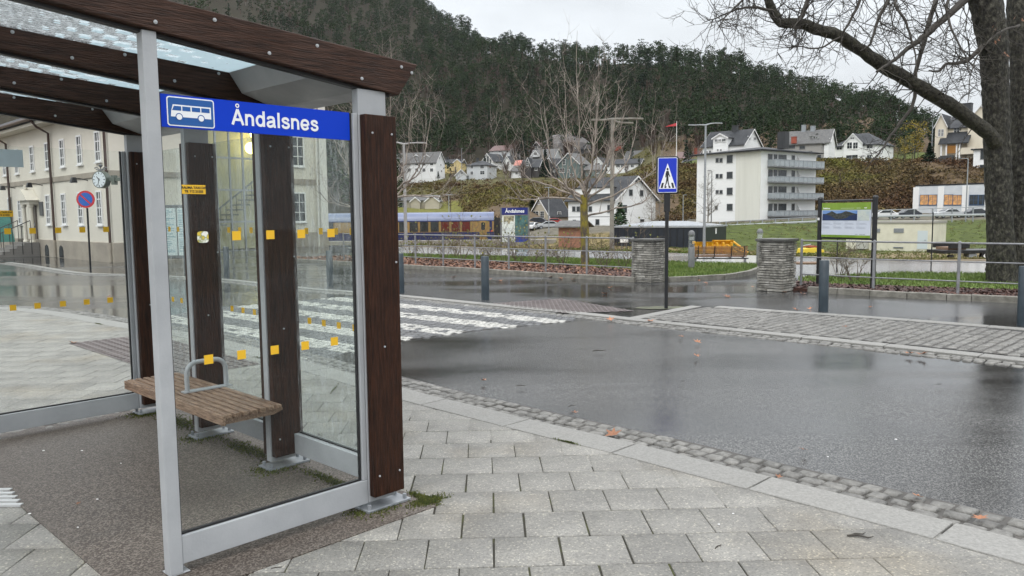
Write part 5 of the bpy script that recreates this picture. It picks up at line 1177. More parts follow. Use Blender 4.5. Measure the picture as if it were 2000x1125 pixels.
house('red_roofed_house', 'small house with a bright salmon red roof behind the white cottage', 1005, 1024, 1028, 335, 300, 15, wpaint, redroof, 323.5, 313.5, 'x', depth=7)
house('dark_gabled_house', 'dark house with white edged gable left of the dark spruce', 1018, 1052, 1060, 346, 282, 12, darkw, slate, 326, 312, 'x', winA=[(1031, 331, 338, 8), (1047, 328, 333, 5), (1030, 315.5, 324, 5, 1.6)], depth=10, blocks=[('A', 1024, 1037, 324, 308, 1.5, 6, 'y', None)])
house('chalet', 'black gabled house with a reddish brown roof above the dark house', 1035, 1062, 1076, 302, 345, 30, blackhouse, brownroof, 293, 277, 'y', winA=[(1046, 286, 290.5, 6), (1053, 286, 290.5, 5)])
house('grey_roofed_house', 'house with a broad grey roof and small white dormer below the black gabled house', 1034, 1080, 1092, 318, 318, 20, greyw, slateg, 310, 291, 'x', depth=12, blocks=[('A', 1039, 1053, 303, 294.5, .3, 6, 'y', 307)], winA=[(1046, 298, 303, 5, .3)])
house('dark_house', 'dark house with small white gable right of the dark spruce', 1066, 1088, 1096, 346, 284, 18, darkw, slate, 328, 310, 'x', depth=9, winA=[(1072, 331, 336, 5), (1082, 331, 336, 4)], blocks=[('A', 1066, 1078, 318, 308, .8, 5, 'y', None)])
house('green_house', 'grey green gabled house with white windows behind the young tree', 1090, 1132, 1152, 347, 278, 35, greenw, slateg, 319, 299, 'y', winA=[(1102, 312, 322, 5), (1098, 329, 337, 9), (1110, 331, 336, 4), (1116, 339, 344, 7)], winB=[(1140, 318, 323, 4)])
house('black_cabin', 'black cabin with dark gables in front of the grey rock', 1110, 1140, 1152, 301, 350, 20, blackhouse, slate, 291, 277, 'x', depth=9, blocks=[('A', 1108, 1124, 290, 278, 1, 6, 'y', None)], winA=[(1127, 289, 294, 5)])
house('white_bungalow', 'small white gabled house between the mast and the grey green house', 1157, 1178, 1184, 329, 300, 20, wpaint, slate, 319, 307, 'y', winA=[(1167, 319, 325, 8)], depth=10, chim=[(1188, .4, .9, 307, whitew)])
house('low_green_house', 'low grey green annex in front of the small white gabled house', 1143, 1177, 1182, 347, 276, 10, greenw, slateg, 331, 322, 'x', depth=8, winA=[(1153, 334, 339, 5), (1167, 334, 339, 5)])
house('row_house', 'long low white house with dark roof right of the mast', 1180, 1250, 1262, 334, 292, 12, wpaint, slate, 319, 310, 'x', depth=9, winA=[(1187, 322, 327, 7), (1207, 322, 327, 7), (1216, 322, 327, 6), (1235, 322, 327, 6)])
house('hillside_house', 'grey roofed house with a white gable just left of the crossing sign', 1218, 1276, 1288, 322, 318, 15, greyw, slateg, 312, 293, 'x', depth=12, chim=[(1268, .5, 1.1, 290, blackhouse)], winA=[(1254, 302, 309, 9, .5)], blocks=[('A', 1244, 1272, 317, 297.5, .4, 8, 'y', 322)])
house('brown_shed', 'low reddish brown roofed cabin above the white gable left of the crossing sign', 1200, 1216, 1220, 289, 352, 10, brick_red, brownroof, 283, 279, 'x', depth=6)
house('farmhouse', 'house with a dark red roof and brick chimney left of the grey apartment roof', 1318, 1361, 1368, 318, 255, 12, wpaint, brownroof, 308, 296, 'x', depth=10, chim=[(1359, .3, .9, 290, brick_red), (1348, .0, 1.6, 300, blackhouse)])
house('outbuilding', 'low house with dark roof directly left of the apartment block', 1332, 1362, 1370, 333, 215, 10, greyw, slate, 322, 311, 'x', depth=9)
# big white house
def bigx(t_, fa, fb, P, LA, LB, zw, zr, ro):
    mb = MB()
    for dz in (-.02,): mb.box(-LA-.02, .01, -.03, -.0, fa(1150, 424)[1], fa(1150, 423)[1])
    mb.build('belt_line', mat_bl, t_)
house('large_white_house', 'large white house with dark roof, wide dormer and tall right gable', 1110, 1201, 1280, 447, 142, 40, wpaint, slate, 388, 345, 'x',
      winA=[(1121, 404, 413, 6), (1129.5, 404, 413, 6), (1145, 404, 413, 6), (1153, 404, 413, 6), (1122, 429.5, 439, 6), (1167, 429, 439, 7), (1165, 373, 386, 14, -1.3), (1176, 373, 386, 5, -1.3), (1189, 401, 415, 5)],
      winB=[(1232, 370, 382, 7), (1253, 371, 383, 7), (1243, 352, 357, 4), (1220, 400, 415, 9), (1254, 428, 433, 8)], mull=0, fm=mat_bl,
      blocks=[('A', 1124, 1191, 369, 366, -1.2, 5, 'flat', 389)], extra=bigx, ov=.6)
house('beige_house', 'beige gabled house with bay window next to the brown shed', 1036, 1074, 1112, 443, 168, 42, beige, slate, 420, 387, 'y',
      winA=[(1046, 413, 426, 11, .0), (1059, 413, 426, 7, .0), (1053, 395, 399, 5), (1053, 437, 443, 5)], winB=[(1092, 413, 422, 7)], mull=3)
house('brown_shed', 'small reddish brown plank shed with grey roof behind the lichened young tree', 1091, 1132, 1155, 472, 96, 22, mat('plank shed', (.22, .10, .065), .7, (.32, .16, .10), 1.2, stretch=(.4, .4, 9), bump=.5, bs=4), slateg, 442, 433, 'x', trim=False, depth=3.2, fm=None, cat='shed', ov=.5)
def garx(t_, fa, fb, P, LA, LB, zw, zr, ro):
    mb = MB()
    for k in range(1, 14): x = -LA*k/14; mb.box(x-.03, x+.03, -.04, -.001, -3, zw-.05)
    mb.build('panel_joints', blackm, t_)
    y, z = fb(1398, 452); mb = MB(); mb.box(.02, .04, y-.25, y+.25, z-.3, z+.4); mb.build('notice', whitew, t_)
    mb = MB(); mb.box(-LA-.1, .1, -.1, -.041, -3.4, -2.6+.0); 
nav = mat('blue black panel wall', (.010, .015, .024), .35, (.016, .022, .034), 2)
gr = house('panel_garage', 'long blue black panelled garage with low pale grey arched roof', 1198, 1375, 1405, 474, 94, 18, nav, mat('pale grey wet roof', (.28, .30, .32), .25, (.36, .38, .40), 2), 441, 431.5, 'hip', trim=False, depth=9, cat='garage', ov=.15, extra=garx)
# bungalow
house('bungalow', 'low beige bungalow with white bargeboards on the lawn behind the train', 755, 852, 859, 408.5, 214, 8, beige, slateg, 391, 382, 'x', depth=9, winA=[(786, 396, 406, 12, .0), (812, 393.5, 398.5, 7, 1.1), (831, 395, 398.5, 3), (851, 401, 405, 4, 1.1)],
      blocks=[('A', 802, 820, 393, 385.5, 1.2, 5, 'y', None), ('A', 830, 857, 393, 382.5, 1.2, 6, 'y', None)], mull=2)
# apartment block
balm = mat('balcony glass panel', (.25, .28, .30), .2, (.33, .36, .38), 1.5)
def aptx(t_, fa, fb, P, LA, LB, zw, zr, ro):
    pan = MB()
    xa, _ = fa(1437, 400); pan.box(xa, 0.0, -.12, -.0, -.5, zw-.35); pan.build('front_panel', mat('ivory cladding', (.66, .66, .60), .6, (.60, .60, .54), .3, stretch=(3, 3, .3)), t_)
    for (yt, yb) in ((312, 327.5), (345, 358), (377, 390.5), (412, 424.5)):
        y0_, z1_ = fb(1499, yt, 0); _, z0_ = fb(1499, yb, 0); y1_ = LB+.25
        mb = MB(); mb.box(.02, 1.45, y0_, y1_, z0_, z0_+.22); sl_ = mb.build('balcony', mat_bl, t_)
        mb = MB(); mb.box(1.42, 1.46, y0_, y1_, z0_+.25, z1_); mb.box(.03, 1.41, y0_+.01, y0_+.05, z0_+.25, z1_); mb.build('balustrade', balm, sl_)
        mb = MB()
        k = 0
        while y0_+k*1.3 < y1_: yy = y0_+k*1.3; mb.box(1.46, 1.50, yy-.03, yy+.03, z0_+.1, z1_+.05); k += 1
        mb.box(1.46, 1.51, y0_, y1_, z1_, z1_+.06); mb.build('balustrade_rail', steel_d, sl_)
        yy = y0_+.1
        for (o_, w_) in ((.0, 1.2), (1.5, 1.0), (2.8, 2.2), (6.5, .9)):
            if yy+o_+w_ < LB-1: addwin(t_, (.01, yy+o_+w_/2, z0_+.25), R_(90), w_, 2.0, mat_bl, 0)
        mb = MB(); ym = y0_+(LB-y0_)*.6; mb.prism([(.02, z0_+.24), (1.3, z0_+.24), (.02, z0_+2.3)], ym-.05, ym+.05, 'y'); mb.build('balcony_screen', whitew, t_)
    mb = MB(); xx = fa(1420, 300)[0]
    mb.box(-LA*.35, -LA*.30, 1.5, 3.0, zw+.1, zw+2.8); 
    for (ry, hh, w_) in ((.45, 2.6, 1.5),): 
        m2_ = MB(); m2_.box(-1.9, -.5, LB*ry, LB*ry+1.3, zr-.6, zr+hh-.4); m2_.build('chimney', blackhouse, ro)
clad = mat('white panel cladding', (.80, .81, .80), .6, (.74, .75, .74), .3, bump=.3, bs=1.2, stretch=(.3, .3, 3))
house('apartment_block', 'white four storey apartment block with grey balconies on its right side', 1360, 1484, 1591, 429, 128, 36, clad, slate, 291.5, 283, 'hip',
      winA=[(x, a_, b_, w_) for (x, w_) in ((1401, 5), (1408.5, 5)) for a_, b_ in ((309.5, 317), (340.5, 348), (371.5, 378.5))]+[(1399, 402, 409, 5)]+[(1425.5, a_, b_, 10) for a_, b_ in ((304.5, 318), (336, 348.5), (367.5, 380.5), (398.5, 411))],
      fm=mat_bl, mull=0, trim=False, extra=aptx, found=1.5, cat='apartment block', ov=.9)
# houses above the bank
house('dormer_house', 'white house with black roof and white front dormer behind the apartment block', 1372, 1452, 1486, 318, 188, 25, wpaint, slate, 281, 253, 'x', depth=None, winA=[(1380, 295, 300, 5), (1387, 294, 300, 5), (1399, 272, 277.5, 6, 1), (1406, 272, 276, 6, 1), (1414, 271, 277, 7, 1), (1402, 291, 296, 4, 1), (1408, 291, 296, 4, 1)], winB=[(1463, 266, 273, 5), (1474, 268, 274, 5)],
      blocks=[('A', 1393, 1421, 270.5, 261.5, .9, 6, 'y', None)], chim=[(1436, .5, 1.2, 246, blackhouse)])
def skyl(t_, fa, fb, P, LA, LB, zw, zr, ro):
    pass
house('grey_roofed_villa', 'white house with big grey roof, chimneys and two bright skylights right of the apartment roof', 1533, 1618, 1626, 318, 205, 10, wpaint, slateg, 277, 253, 'x', depth=9, chim=[(1570, .5, 1.0, 245, steel_d), (1588, .5, 1.1, 247, steel_d), (1551, -.05, 1.2, 268, brick_red)], winA=[(1541, 283, 290, 14), (1560, 284, 291, 9), (1596, 281, 290, 7), (1606, 281, 290, 7)], winB=[(1622, 270, 280, 3)])
house('terrace_annex', 'grey flat roofed terrace building in front of the grey roofed house', 1524, 1603, 1612, 322, 196, 8, mat('grey annex paint', (.30, .29, .27), .6), slateg, 281, 279, 'flat', depth=5, trim=False, winA=[(1545, 283, 290, 14), (1567, 285, 291, 10), (1580, 296, 304, 12), (1600, 303, 313, 7)], mull=0, fm=mat_bl, cat='building')
house('curved_gable_house', 'white house with bell shaped front gable and dark roof above the bank', 1627, 1712, 1744, 322, 214, 20, wpaint, slate, 281, 257, 'hip', winA=[(1639.5, 284, 293, 10), (1659.5, 279, 290.5, 9, .9), (1671, 279, 290.5, 9, .9), (1665, 268, 272, 7, .9), (1699, 281, 290, 11), (1639, 307, 314, 9), (1664, 303.5, 315, 21, .9), (1698, 303, 312, 9)], winB=[(1728, 281, 289, 5), (1737, 281, 289, 4)], mull=2,
      blocks=[('A', 1648, 1684, 281, 261, .9, 7, 'y', None)], ov=.5)
def mansx(t_, fa, fb, P, LA, LB, zw, zr, ro):
    # porch roof on posts, balcony front
    xa, z = fa(1833, 283, -2.6); xb_, _ = fa(1892, 283, -2.6); z2 = fa(1860, 268, 0)[1]
    mb = MB(); mb.prism([(-2.9, z), (-2.9, z+.2), (.4, z2+1.4), (.4, z2+1.1)], xa, xb_, 'x'); mb.build('porch_roof', slate, t_)
    for px_ in (1838, 1848, 1868, 1874): x, _ = fa(px_, 300, -2.4); mb = MB(); mb.box(x-.13, x+.13, -2.5, -2.25, -2, z); mb.build('porch_post', whitew, t_)
    mb = MB(); x0_, zb1 = fa(1871, 302, -2.4); x1_, zt1 = fa(1905, 287, -2.4); mb.box(x0_, x1_, -2.45, -2.2, zb1, zt1); mb.box(x0_, x1_, -2.19, -.0, zb1, zb1+.3); mb.build('balcony_front', ivory, t_)
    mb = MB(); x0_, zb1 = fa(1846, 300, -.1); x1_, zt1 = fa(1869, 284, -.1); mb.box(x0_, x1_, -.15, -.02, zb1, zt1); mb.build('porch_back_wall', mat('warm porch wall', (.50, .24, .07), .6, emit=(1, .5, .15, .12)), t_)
    mb = MB(); 
    for k in range(6): mb.box(fa(1843, 300)[0]-.3*k, fa(1870, 300)[0], -2.6-.3*k, -2.3-.3*k, -.4, 1.5-.28*k)
    mb.build('porch_steps', mat('dark steps', (.05, .05, .05), .7), t_)
house('mansion', 'cream mansion with steep dark roofs, porch and balcony at the upper right', 1847, 1925, 1960, 315, 168, 12, ivory, slate, 245, 223, 'x', depth=11, winA=[(1869, 250, 260, 11), (1835, 253, 266, 4.5, 1.5), (1841, 253, 266, 4.5, 1.5), (1905, 271, 276, 6), (1914, 271, 276, 5)],
      blocks=[('A', 1827, 1849, 245, 223, 1.4, 10, 'y', None), ('A', 1891, 1940, 236, 206, 1.0, 12, 'y', None)], chim=[(1889, .5, 1.9, 203, blackhouse)], fm=None, extra=mansx)
house('corner_house', 'white modern house partly hidden by the big tree trunk at the right', 1899, 1925, 1960, 355, 160, 12, wpaint, slate, 292, 288, 'flat', depth=8, winA=[(1920, 293, 311, 9), (1920, 323, 341, 11)], fm=mat_bl, mull=0, trim=False)
def lowx(t_, fa, fb, P, LA, LB, zw, zr, ro):
    for px_ in (1789, 1837.5, 1885, 1930): x, _ = fa(px_, 400); mb = MB(); mb.box(x-.5, x+.5, -.18, -.0, -2, zw-.15); mb.build('pilaster', whitew, t_)
    warm = mat('lit room behind window', (.5, .25, .08), .5, (.16, .10, .06), 1.6, emit=None); 
    b = warm.node_tree.nodes['Principled BSDF']; b.inputs['Emission Strength'].default_value = .55; lk = b.inputs['Base Color'].links[0].from_socket; warm.node_tree.links.new(lk, b.inputs['Emission Color'])
    for (a_, b_, lit_) in ((1797, 1830, 1), (1844, 1878.5, 1), (1893.5, 1928.5, 0)):
        for (p, q, l2) in ((a_, (a_+b_)/2-.3, lit_), ((a_+b_)/2+.3, b_, lit_)):
            x0_, zt_ = fa(p, 380.5); x1_, zb_ = fa(q, 400.5); addwin(t_, ((x0_+x1_)/2, -.02, zb_), 0, x1_-x0_, zt_-zb_, bluefr, 2, warm if l2 else None)
bluefr = mat('dark blue window frame', (.03, .08, .17), .4)
house('low_white_building', 'low white flat roofed building with blue framed lit windows below the bank', 1786, 1928, 1990, 425, 132, 22, mat('pale grey panel', (.50, .53, .56), .6, (.58, .60, .62), .8), blackm, 359.5, 358, 'flat', depth=9, trim=False, extra=lowx, cat='building', ov=.05)
def utx(t_, fa, fb, P, LA, LB, zw, zr, ro):
    x0_, zt_ = fa(1792.5, 450.5); x1_, zb_ = fa(1811, 486.5); mb = MB(); mb.box(x0_, x1_, -.04, -.0, zb_, zt_); d_ = mb.build('door', mat('pale blue door', (.52, .58, .60), .5), t_); mb = MB(); mb.box(x1_-.3, x1_-.15, -.08, -.041, zb_+.9, zb_+1.0); mb.build('handle', steel_d, d_)
    for a_, b_, c, d in ((1746, 446, 1765, 454.5), (1706, 446.5, 1719, 454), (1745, 482, 1764, 485)):
        x0_, zt_ = fa(a_, b_); x1_, zb_ = fa(c, d); mb = MB(); mb.box(x0_, x1_, -.05, -.0, zb_, zt_)
        for k in range(5): mb.box(x0_, x1_, -.07, -.05, zb_+(zt_-zb_)*k/5, zb_+(zt_-zb_)*(k+.4)/5)
        mb.build('louvre', steel_d, t_)
    x0_, zt_ = fa(1675, 472); x1_, zb_ = fa(1697, 486); mb = MB(); mb.box(x0_, x1_, -.6, -.01, zb_, zt_); mb.build('equipment_box', mat('pale box', (.42, .42, .38), .5), t_)
house('utility_hut', 'low cream painted concrete utility hut with a pale door beside the trailer', 1652, 1822, 1868, 487, 84, 12, mat('stained cream concrete', (.66, .64, .52), .8, (.50, .48, .38), .8, bump=.2, bs=5, contrast=(.35, .8)), mat('hut roof felt', (.30, .29, .26), .7), 436.5, 434.5, 'flat', trim=False, depth=6, extra=utx, cat='utility hut', ov=.08, found=.5)

# ================================================================== TRAIN, VEHICLES, ROAD BARRIERS
gold = mat('gold coach band', (.30, .19, .065), .4, (.25, .155, .05), .8); navy = mat('navy coach paint', (.012, .02, .09), .3); rblue = mat('blue grey coach roof', (.11, .14, .24), .3, (.19, .22, .33), .6, stretch=(.3, 1, 1))
redcur = mat('window with red curtains', (.10, .015, .012), .25)
kT = 110/F; QT = A(965, 478, 110); zT = T(QT.x, 110)
zz_ = lambda py_: A(875, py_, 110).z-zT
def coach(label, x_off, L):
    t_ = thing('railway_coach', Vector((QT.x+x_off, 110, zT)), 0, label, 'railway coach', 'blue and gold train')
    zr_, zg, zs, zb_ = zz_(414.5), zz_(431), zz_(455), zz_(478)
    prof = [(0, zs), (2.8, zs), (2.8, zg), (2.7, zg+.35), (2.3, zr_-.25), (1.4, zr_), (.5, zr_-.25), (.1, zg+.35), (0, zg)]
    mb = MB(); mb.prism([(0, zg), (2.8, zg), (2.72, zg+.4), (2.35, zr_-.22), (1.9, zr_-.05), (1.4, zr_), (.9, zr_-.05), (.45, zr_-.22), (.08, zg+.4)], -L, 0, 'x'); mb.build('coach_roof', rblue, t_, smooth=True)
    mb = MB(); mb.box(-L, -.0, .0, 2.8, zs, zg-.002); mb.build('coach_body', gold, t_)
    mb = MB(); mb.box(-L, 0, -.02, 2.82, zb_, zs-.002); mb.build('lower_body', navy, t_)
    mb = MB(); mb.box(-L, 0, -.03, -.001, zg-.12, zg); mb.box(-L, 0, -.03, -.001, zs, zs+.10); mb.build('stripe', navy, t_)
    mb = MB(); mb.box(.0, .9, .5, 2.3, .8, zg+.35); mb.build('gangway', blackm, t_)
    for x in (-2.5, -4.6, -L+4.6, -L+2.5):
        mb = MB(); mb.tube([(x, .3, .45), (x, 2.5, .45)], .45, 18); mb.build('wheel', blackm, t_)
    mb = MB(); mb.box(-L+1, -1, .3, 2.5, .35, zb_-.002); mb.build('underframe', blackm, t_)
    k = 0; x = -L+1.5; wins = []
    n_ = int((L-5)/1.45)
    for k in range(n_+1):
        px_ = 788.8-3*20.5+20.4*k; x = (px_-965)*kT if x_off == 0 else -L+2.0+1.45*k
        if x < -L+.8 or x > -2.6: continue
        mb = MB(); mb.box(x-.52, x+.52, -.045, -.031, zz_(451.5), zz_(433.5)); w_ = mb.build('window', wglass if (x_off or k < 7) else redcur, t_, bevel=.08)
        mb = MB()
        mb.box(x-.57, x+.57, -.04, -.0305, zz_(452.3), zz_(432.7))
        mb.build('window_frame', blackm, w_)
    if x_off == 0:
        x = (944-965)*kT; mb = MB(); mb.box(x-.5, x+.5, -.045, -.031, zz_(470), zz_(432)); d_ = mb.build('door', gold, t_); mb = MB(); mb.prism(rr(x-.28, x+.28, zz_(450), zz_(435), .2), -.06, -.046, 'y'); mb.build('door_window', wglass, d_)
        mb = MB(); mb.box(x+.9, x+1.25, -.05, -.031, zz_(462), zz_(432)); mb.build('tail_panel', navy, t_)
        mb = MB(); mb.tube([(x+1.2, -.06, zz_(452)), (x+1.2, -.1, zz_(452))], .14, 10); mb.build('tail_lamp', mat('tail lamp', (.6, .1, .05), .3), t_)
        text('lettering', 'GOLDEN TRAIN', .58, gold, t_, off=.012, ext=.005, mtx=Matrix.Translation(((873-965)*kT, -.03, zz_(464))) @ RX)
    return t_
coach('rear coach of the blue and gold train, nearest the station name sign', 0, 273*kT)
coach('blue and gold railway coach seen through the shelter panes', -(273+4)*kT, 19.6)
# rail platform edge
mb = MB(); mb.box(-60, 6, 104.6, 107, -2.9, -1.75); o = struct(mb, 'platform', mat('platform asphalt', (.20, .19, .17), .7, (.28, .26, .22), 2))
# cars
def car(loc, rz, paint, label, L=4.2):
    t_ = thing('parked_car', loc, rz, label, 'car'); s = L/4.2
    mb = MB(); P = [(-2.1, .35), (-2.1, .75), (-1.95, .95), (-1.1, 1.02), (-.45, 1.42), (.9, 1.45), (1.65, 1.0), (2.05, .88), (2.1, .4)]
    mb.prism([(a*s, b_) for a, b_ in P], -.82, .82, 'y'); bd = mb.build('body', paint, t_, bevel=.09)
    mb = MB(); Wn = [(-1.0, 1.0), (-.42, 1.36), (.86, 1.39), (1.42, 1.0)]; mb.prism([(a*s, b_) for a, b_ in Wn], -.835, .835, 'y'); mb.build('side_window', wglass, bd)
    mb = MB(); mb.add([(-1.16*s, -.68, 1.02), (-1.16*s, .68, 1.02), (-.5*s, .62, 1.40), (-.5*s, -.62, 1.40)], [(0, 1, 2, 3)]); mb.build('windscreen', wglass, bd)
    for x in (-1.35*s, 1.3*s):
        for y in (-.8, .8): mb = MB(); mb.tube([(x, y-.1, .32), (x, y+.1, .32)], .32, 18); wh = mb.build('wheel', rubber, t_, smooth=True); mb = MB(); mb.tube([(x, y-.115, .32), (x, y+.115, .32)], .19, 12); mb.build('rim', steel_d, wh)
    for y in (-.6, .6): mb = MB(); mb.box(-2.12*s, -2.09*s, y-.17, y+.17, .68, .8); mb.build('headlight', whitew, t_)
    return t_
silver = mat('silver car paint', (.40, .42, .43), .25, coat=.5); darkc = mat('dark car paint', (.02, .025, .035), .2, coat=.5); redc = mat('red car paint', (.40, .03, .03), .25, coat=.5); whitec = mat('white car paint', (.65, .66, .66), .25, coat=.5)
def gp(px_, py_, Y): p = A(px_, py_, Y); p.z = T(p.x, p.y); return p
def atpx(px_, py_, Y): return A(px_, py_, Y)
car(atpx(1070, 472, 140), R_(8), silver, 'silver hatchback parked left of the brown plank shed'); car(atpx(1048, 470, 150), R_(-10), darkc, 'dark car parked between the station name sign and the silver hatchback'); car(atpx(1080, 461, 160), 0, redc, 'red car parked behind the silver hatchback'); car(atpx(1039, 474, 139), R_(70), whitec, 'white car nose just right of the station name sign')
for o in COL.objects:
    if o.name.startswith('parked_car') and o.type == 'EMPTY': o.location.z = max(o.location.z, T(o.location.x, o.location.y)-.1)
for i, (px_, pc, lb) in enumerate(((1726, whitec, 'white car behind the guardrail just right of the map board'), (1772, darkc, 'dark car behind the guardrail in front of the low white building'), (1851, silver, 'silver car behind the guardrail in front of the lit windows'), (1901, darkc, 'dark car behind the guardrail next to the big tree trunk'))):
    p = A(px_, 427, 127); p.z = T(p.x, p.y); car(p, R_((i*37) % 20-8), pc, lb)
# guardrail and pedestrian rail of the upper road
def guard(pxs_, ybase, ytop, Y, label, dy=0):
    P0 = A(pxs_[0], ybase[0], Y); t_ = thing('guardrail', P0, 0, label, 'guardrail', 'guardrails of the upper road'); pts = []
    n_ = len(pxs_)
    for i, px_ in enumerate(pxs_):
        yb = ybase[0]+(ybase[1]-ybase[0])*i/(n_-1); yt = ytop[0]+(ytop[1]-ytop[0])*i/(n_-1); b_ = A(px_, yb, Y+dy*i/(n_-1))-P0; a = A(px_, yt, Y+dy*i/(n_-1))-P0; pts.append((b_, a))
        mb = MB(); mb.box(b_.x-.07, b_.x+.07, b_.y-.07, b_.y+.07, b_.z-.4, a.z); mb.build('post', steel_d, t_)
    mb = MB(); mb.tube([a for b_, a in pts], .05, 8); mb.build('top_rail', steel_d, t_)
    mb = MB(); 
    for (b_, a), (b2, a2) in zip(pts, pts[1:]):
        z0_, z1_ = b_.z*.62+a.z*.38, b2.z*.62+a2.z*.38; mb.add([(b_.x, b_.y-.1, z0_-.16), (b2.x, b2.y-.1, z1_-.16), (b2.x, b2.y-.14, z1_), (b_.x, b_.y-.14, z0_), (b_.x, b_.y-.1, z0_+.16), (b2.x, b2.y-.1, z1_+.16)], [(0, 1, 2, 3), (3, 2, 5, 4)])
    mb.build('beam', mat('galvanised beam', (.40, .42, .43), .35, metal=.2) if 'galvanised beam' not in MATS else MATS['galvanised beam'], t_)
    return t_
guard([1405, 1418, 1440, 1465, 1489, 1514, 1540, 1567, 1594], (447, 438), (434, 424), 117, 'grey guardrail below the apartment block, left of the map board')
guard([1712, 1740, 1785, 1821, 1859, 1900, 1940, 1985], (430, 428), (411, 402), 117, 'grey guardrail above the utility hut, right of the map board')
# yellow plough parts
Y0 = 62
t_ = thing('snow_plough', A(1400, 498, Y0), R_(-5), 'yellow snow plough blades stored behind the park bench', 'snow plough'); k = Y0/F
gz = T(t_.location.x, t_.location.y)-t_.location.z
def pb(x0, x1, y0, y1, z0, z1, nm, rx=0.): mb = MB(); mb.box(x0, x1, y0, y1, z0, z1, M=Matrix.Rotation(R_(rx), 4, 'X')); return mb.build(nm, orange, t_, bevel=.02)
mb = MB(); prof = [(-.1, gz), (.25, gz+.2), (.35, gz+.8), (.1, 26*k), (.0, 26*k), (.25, gz+.8), (.15, gz+.25), (-.15, gz+.05)]
mb.prism(prof, -43*k, -6*k, 'x'); mb.build('plough_blade', orange, t_); mb = MB(); mb.prism([(a+.9, b_+.1) for a, b_ in prof], -5*k, 36*k, 'x'); mb.build('plough_blade', orange, t_)
for x in (-40, -30, -18, -8, 2, 14, 30): pb(x*k-.05, x*k+.05, .1, .9, gz+.2, 24*k, 'rib')
mb = MB(); mb.tube([(36*k, 1, 25*k), (62*k, .5, 4*k)], .09, 6); mb.tube([(36*k, .5, 14*k), (60*k, .5, 1*k)], .07, 6); mb.tube([(20*k, .2, 20*k), (40*k, .2, 3*k)], .08, 6); mb.build('push_frame', orange, t_)
pb(-47*k, -41*k, 0, .3, 22*k, 27*k, 'end_flag'); pb(-2*k, 30*k, .9, 1.1, 26*k, 28*k, 'top_edge')
t_ = thing('road_sweeper_part', A(1582, 492, 60), R_(4), 'pale yellow machine part lying between the right pillar and the map board', 'machine part'); k = 60/F
gz = T(t_.location.x, t_.location.y)-t_.location.z
mb = MB(); mb.prism([(-22*k, gz), (20*k, gz), (22*k, 4*k), (4*k, 9*k), (-18*k, 7*k)], -.6, .6, 'y'); mb.build('hull', mat('pale yellow paint', (.68, .52, .05), .4), t_, bevel=.04); mb = MB(); mb.box(-8*k, 8*k, -.5, .5, 9.1*k, 12*k); mb.build('dark_top', brick_red, t_); mb = MB(); mb.tube([(-20*k, -.3, 12*k), (-2*k, -.3, 15*k)], .05, 6); mb.build('bar', steel_d, t_)
# flat trailer
P = A(1862, 507, 60); P.z = T(P.x, P.y)+.0; t_ = thing('flatbed_trailer', P, R_(2), 'dark flatbed trailer parked right of the utility hut', 'trailer'); k = 60/F; cz = lambda py_: A(1862, py_, 60).z-P.z
mb = MB(); mb.box(-38*k, 110*k, -1.1, 1.1, cz(494), cz(487.5)); mb.build('deck', blackm, t_, bevel=.03); mb = MB(); mb.box(-26*k, 14*k, -1.1, -.95, cz(484), cz(473)); mb.build('side_board', blackm, t_); mb = MB(); mb.box(-26*k, 14*k, .9, 1.1, cz(484), cz(473)); mb.build('side_board', blackm, t_); mb = MB(); mb.box(-24*k, 12*k, -.8, .8, cz(487), cz(482)); mb.build('load', wood_b, t_)
mb = MB(); mb.box(15*k, 30*k, -1.0, -.3, cz(502), cz(494.5)); mb.build('tool_box', steel_d, t_)
for x in (47, 60, -20):
    r_ = 8.5*k if x > 0 else 6*k; mb = MB(); zc = r_+cz(508); mb.tube([(x*k, -1.05, zc), (x*k, -.75, zc)], r_, 22); wh = mb.build('wheel', rubber, t_, smooth=True); mb = MB(); mb.tube([(x*k, -1.07, zc), (x*k, -1.051, zc)], r_*.55, 16); mb.build('rim', whitew if x > 0 else blackm, wh)

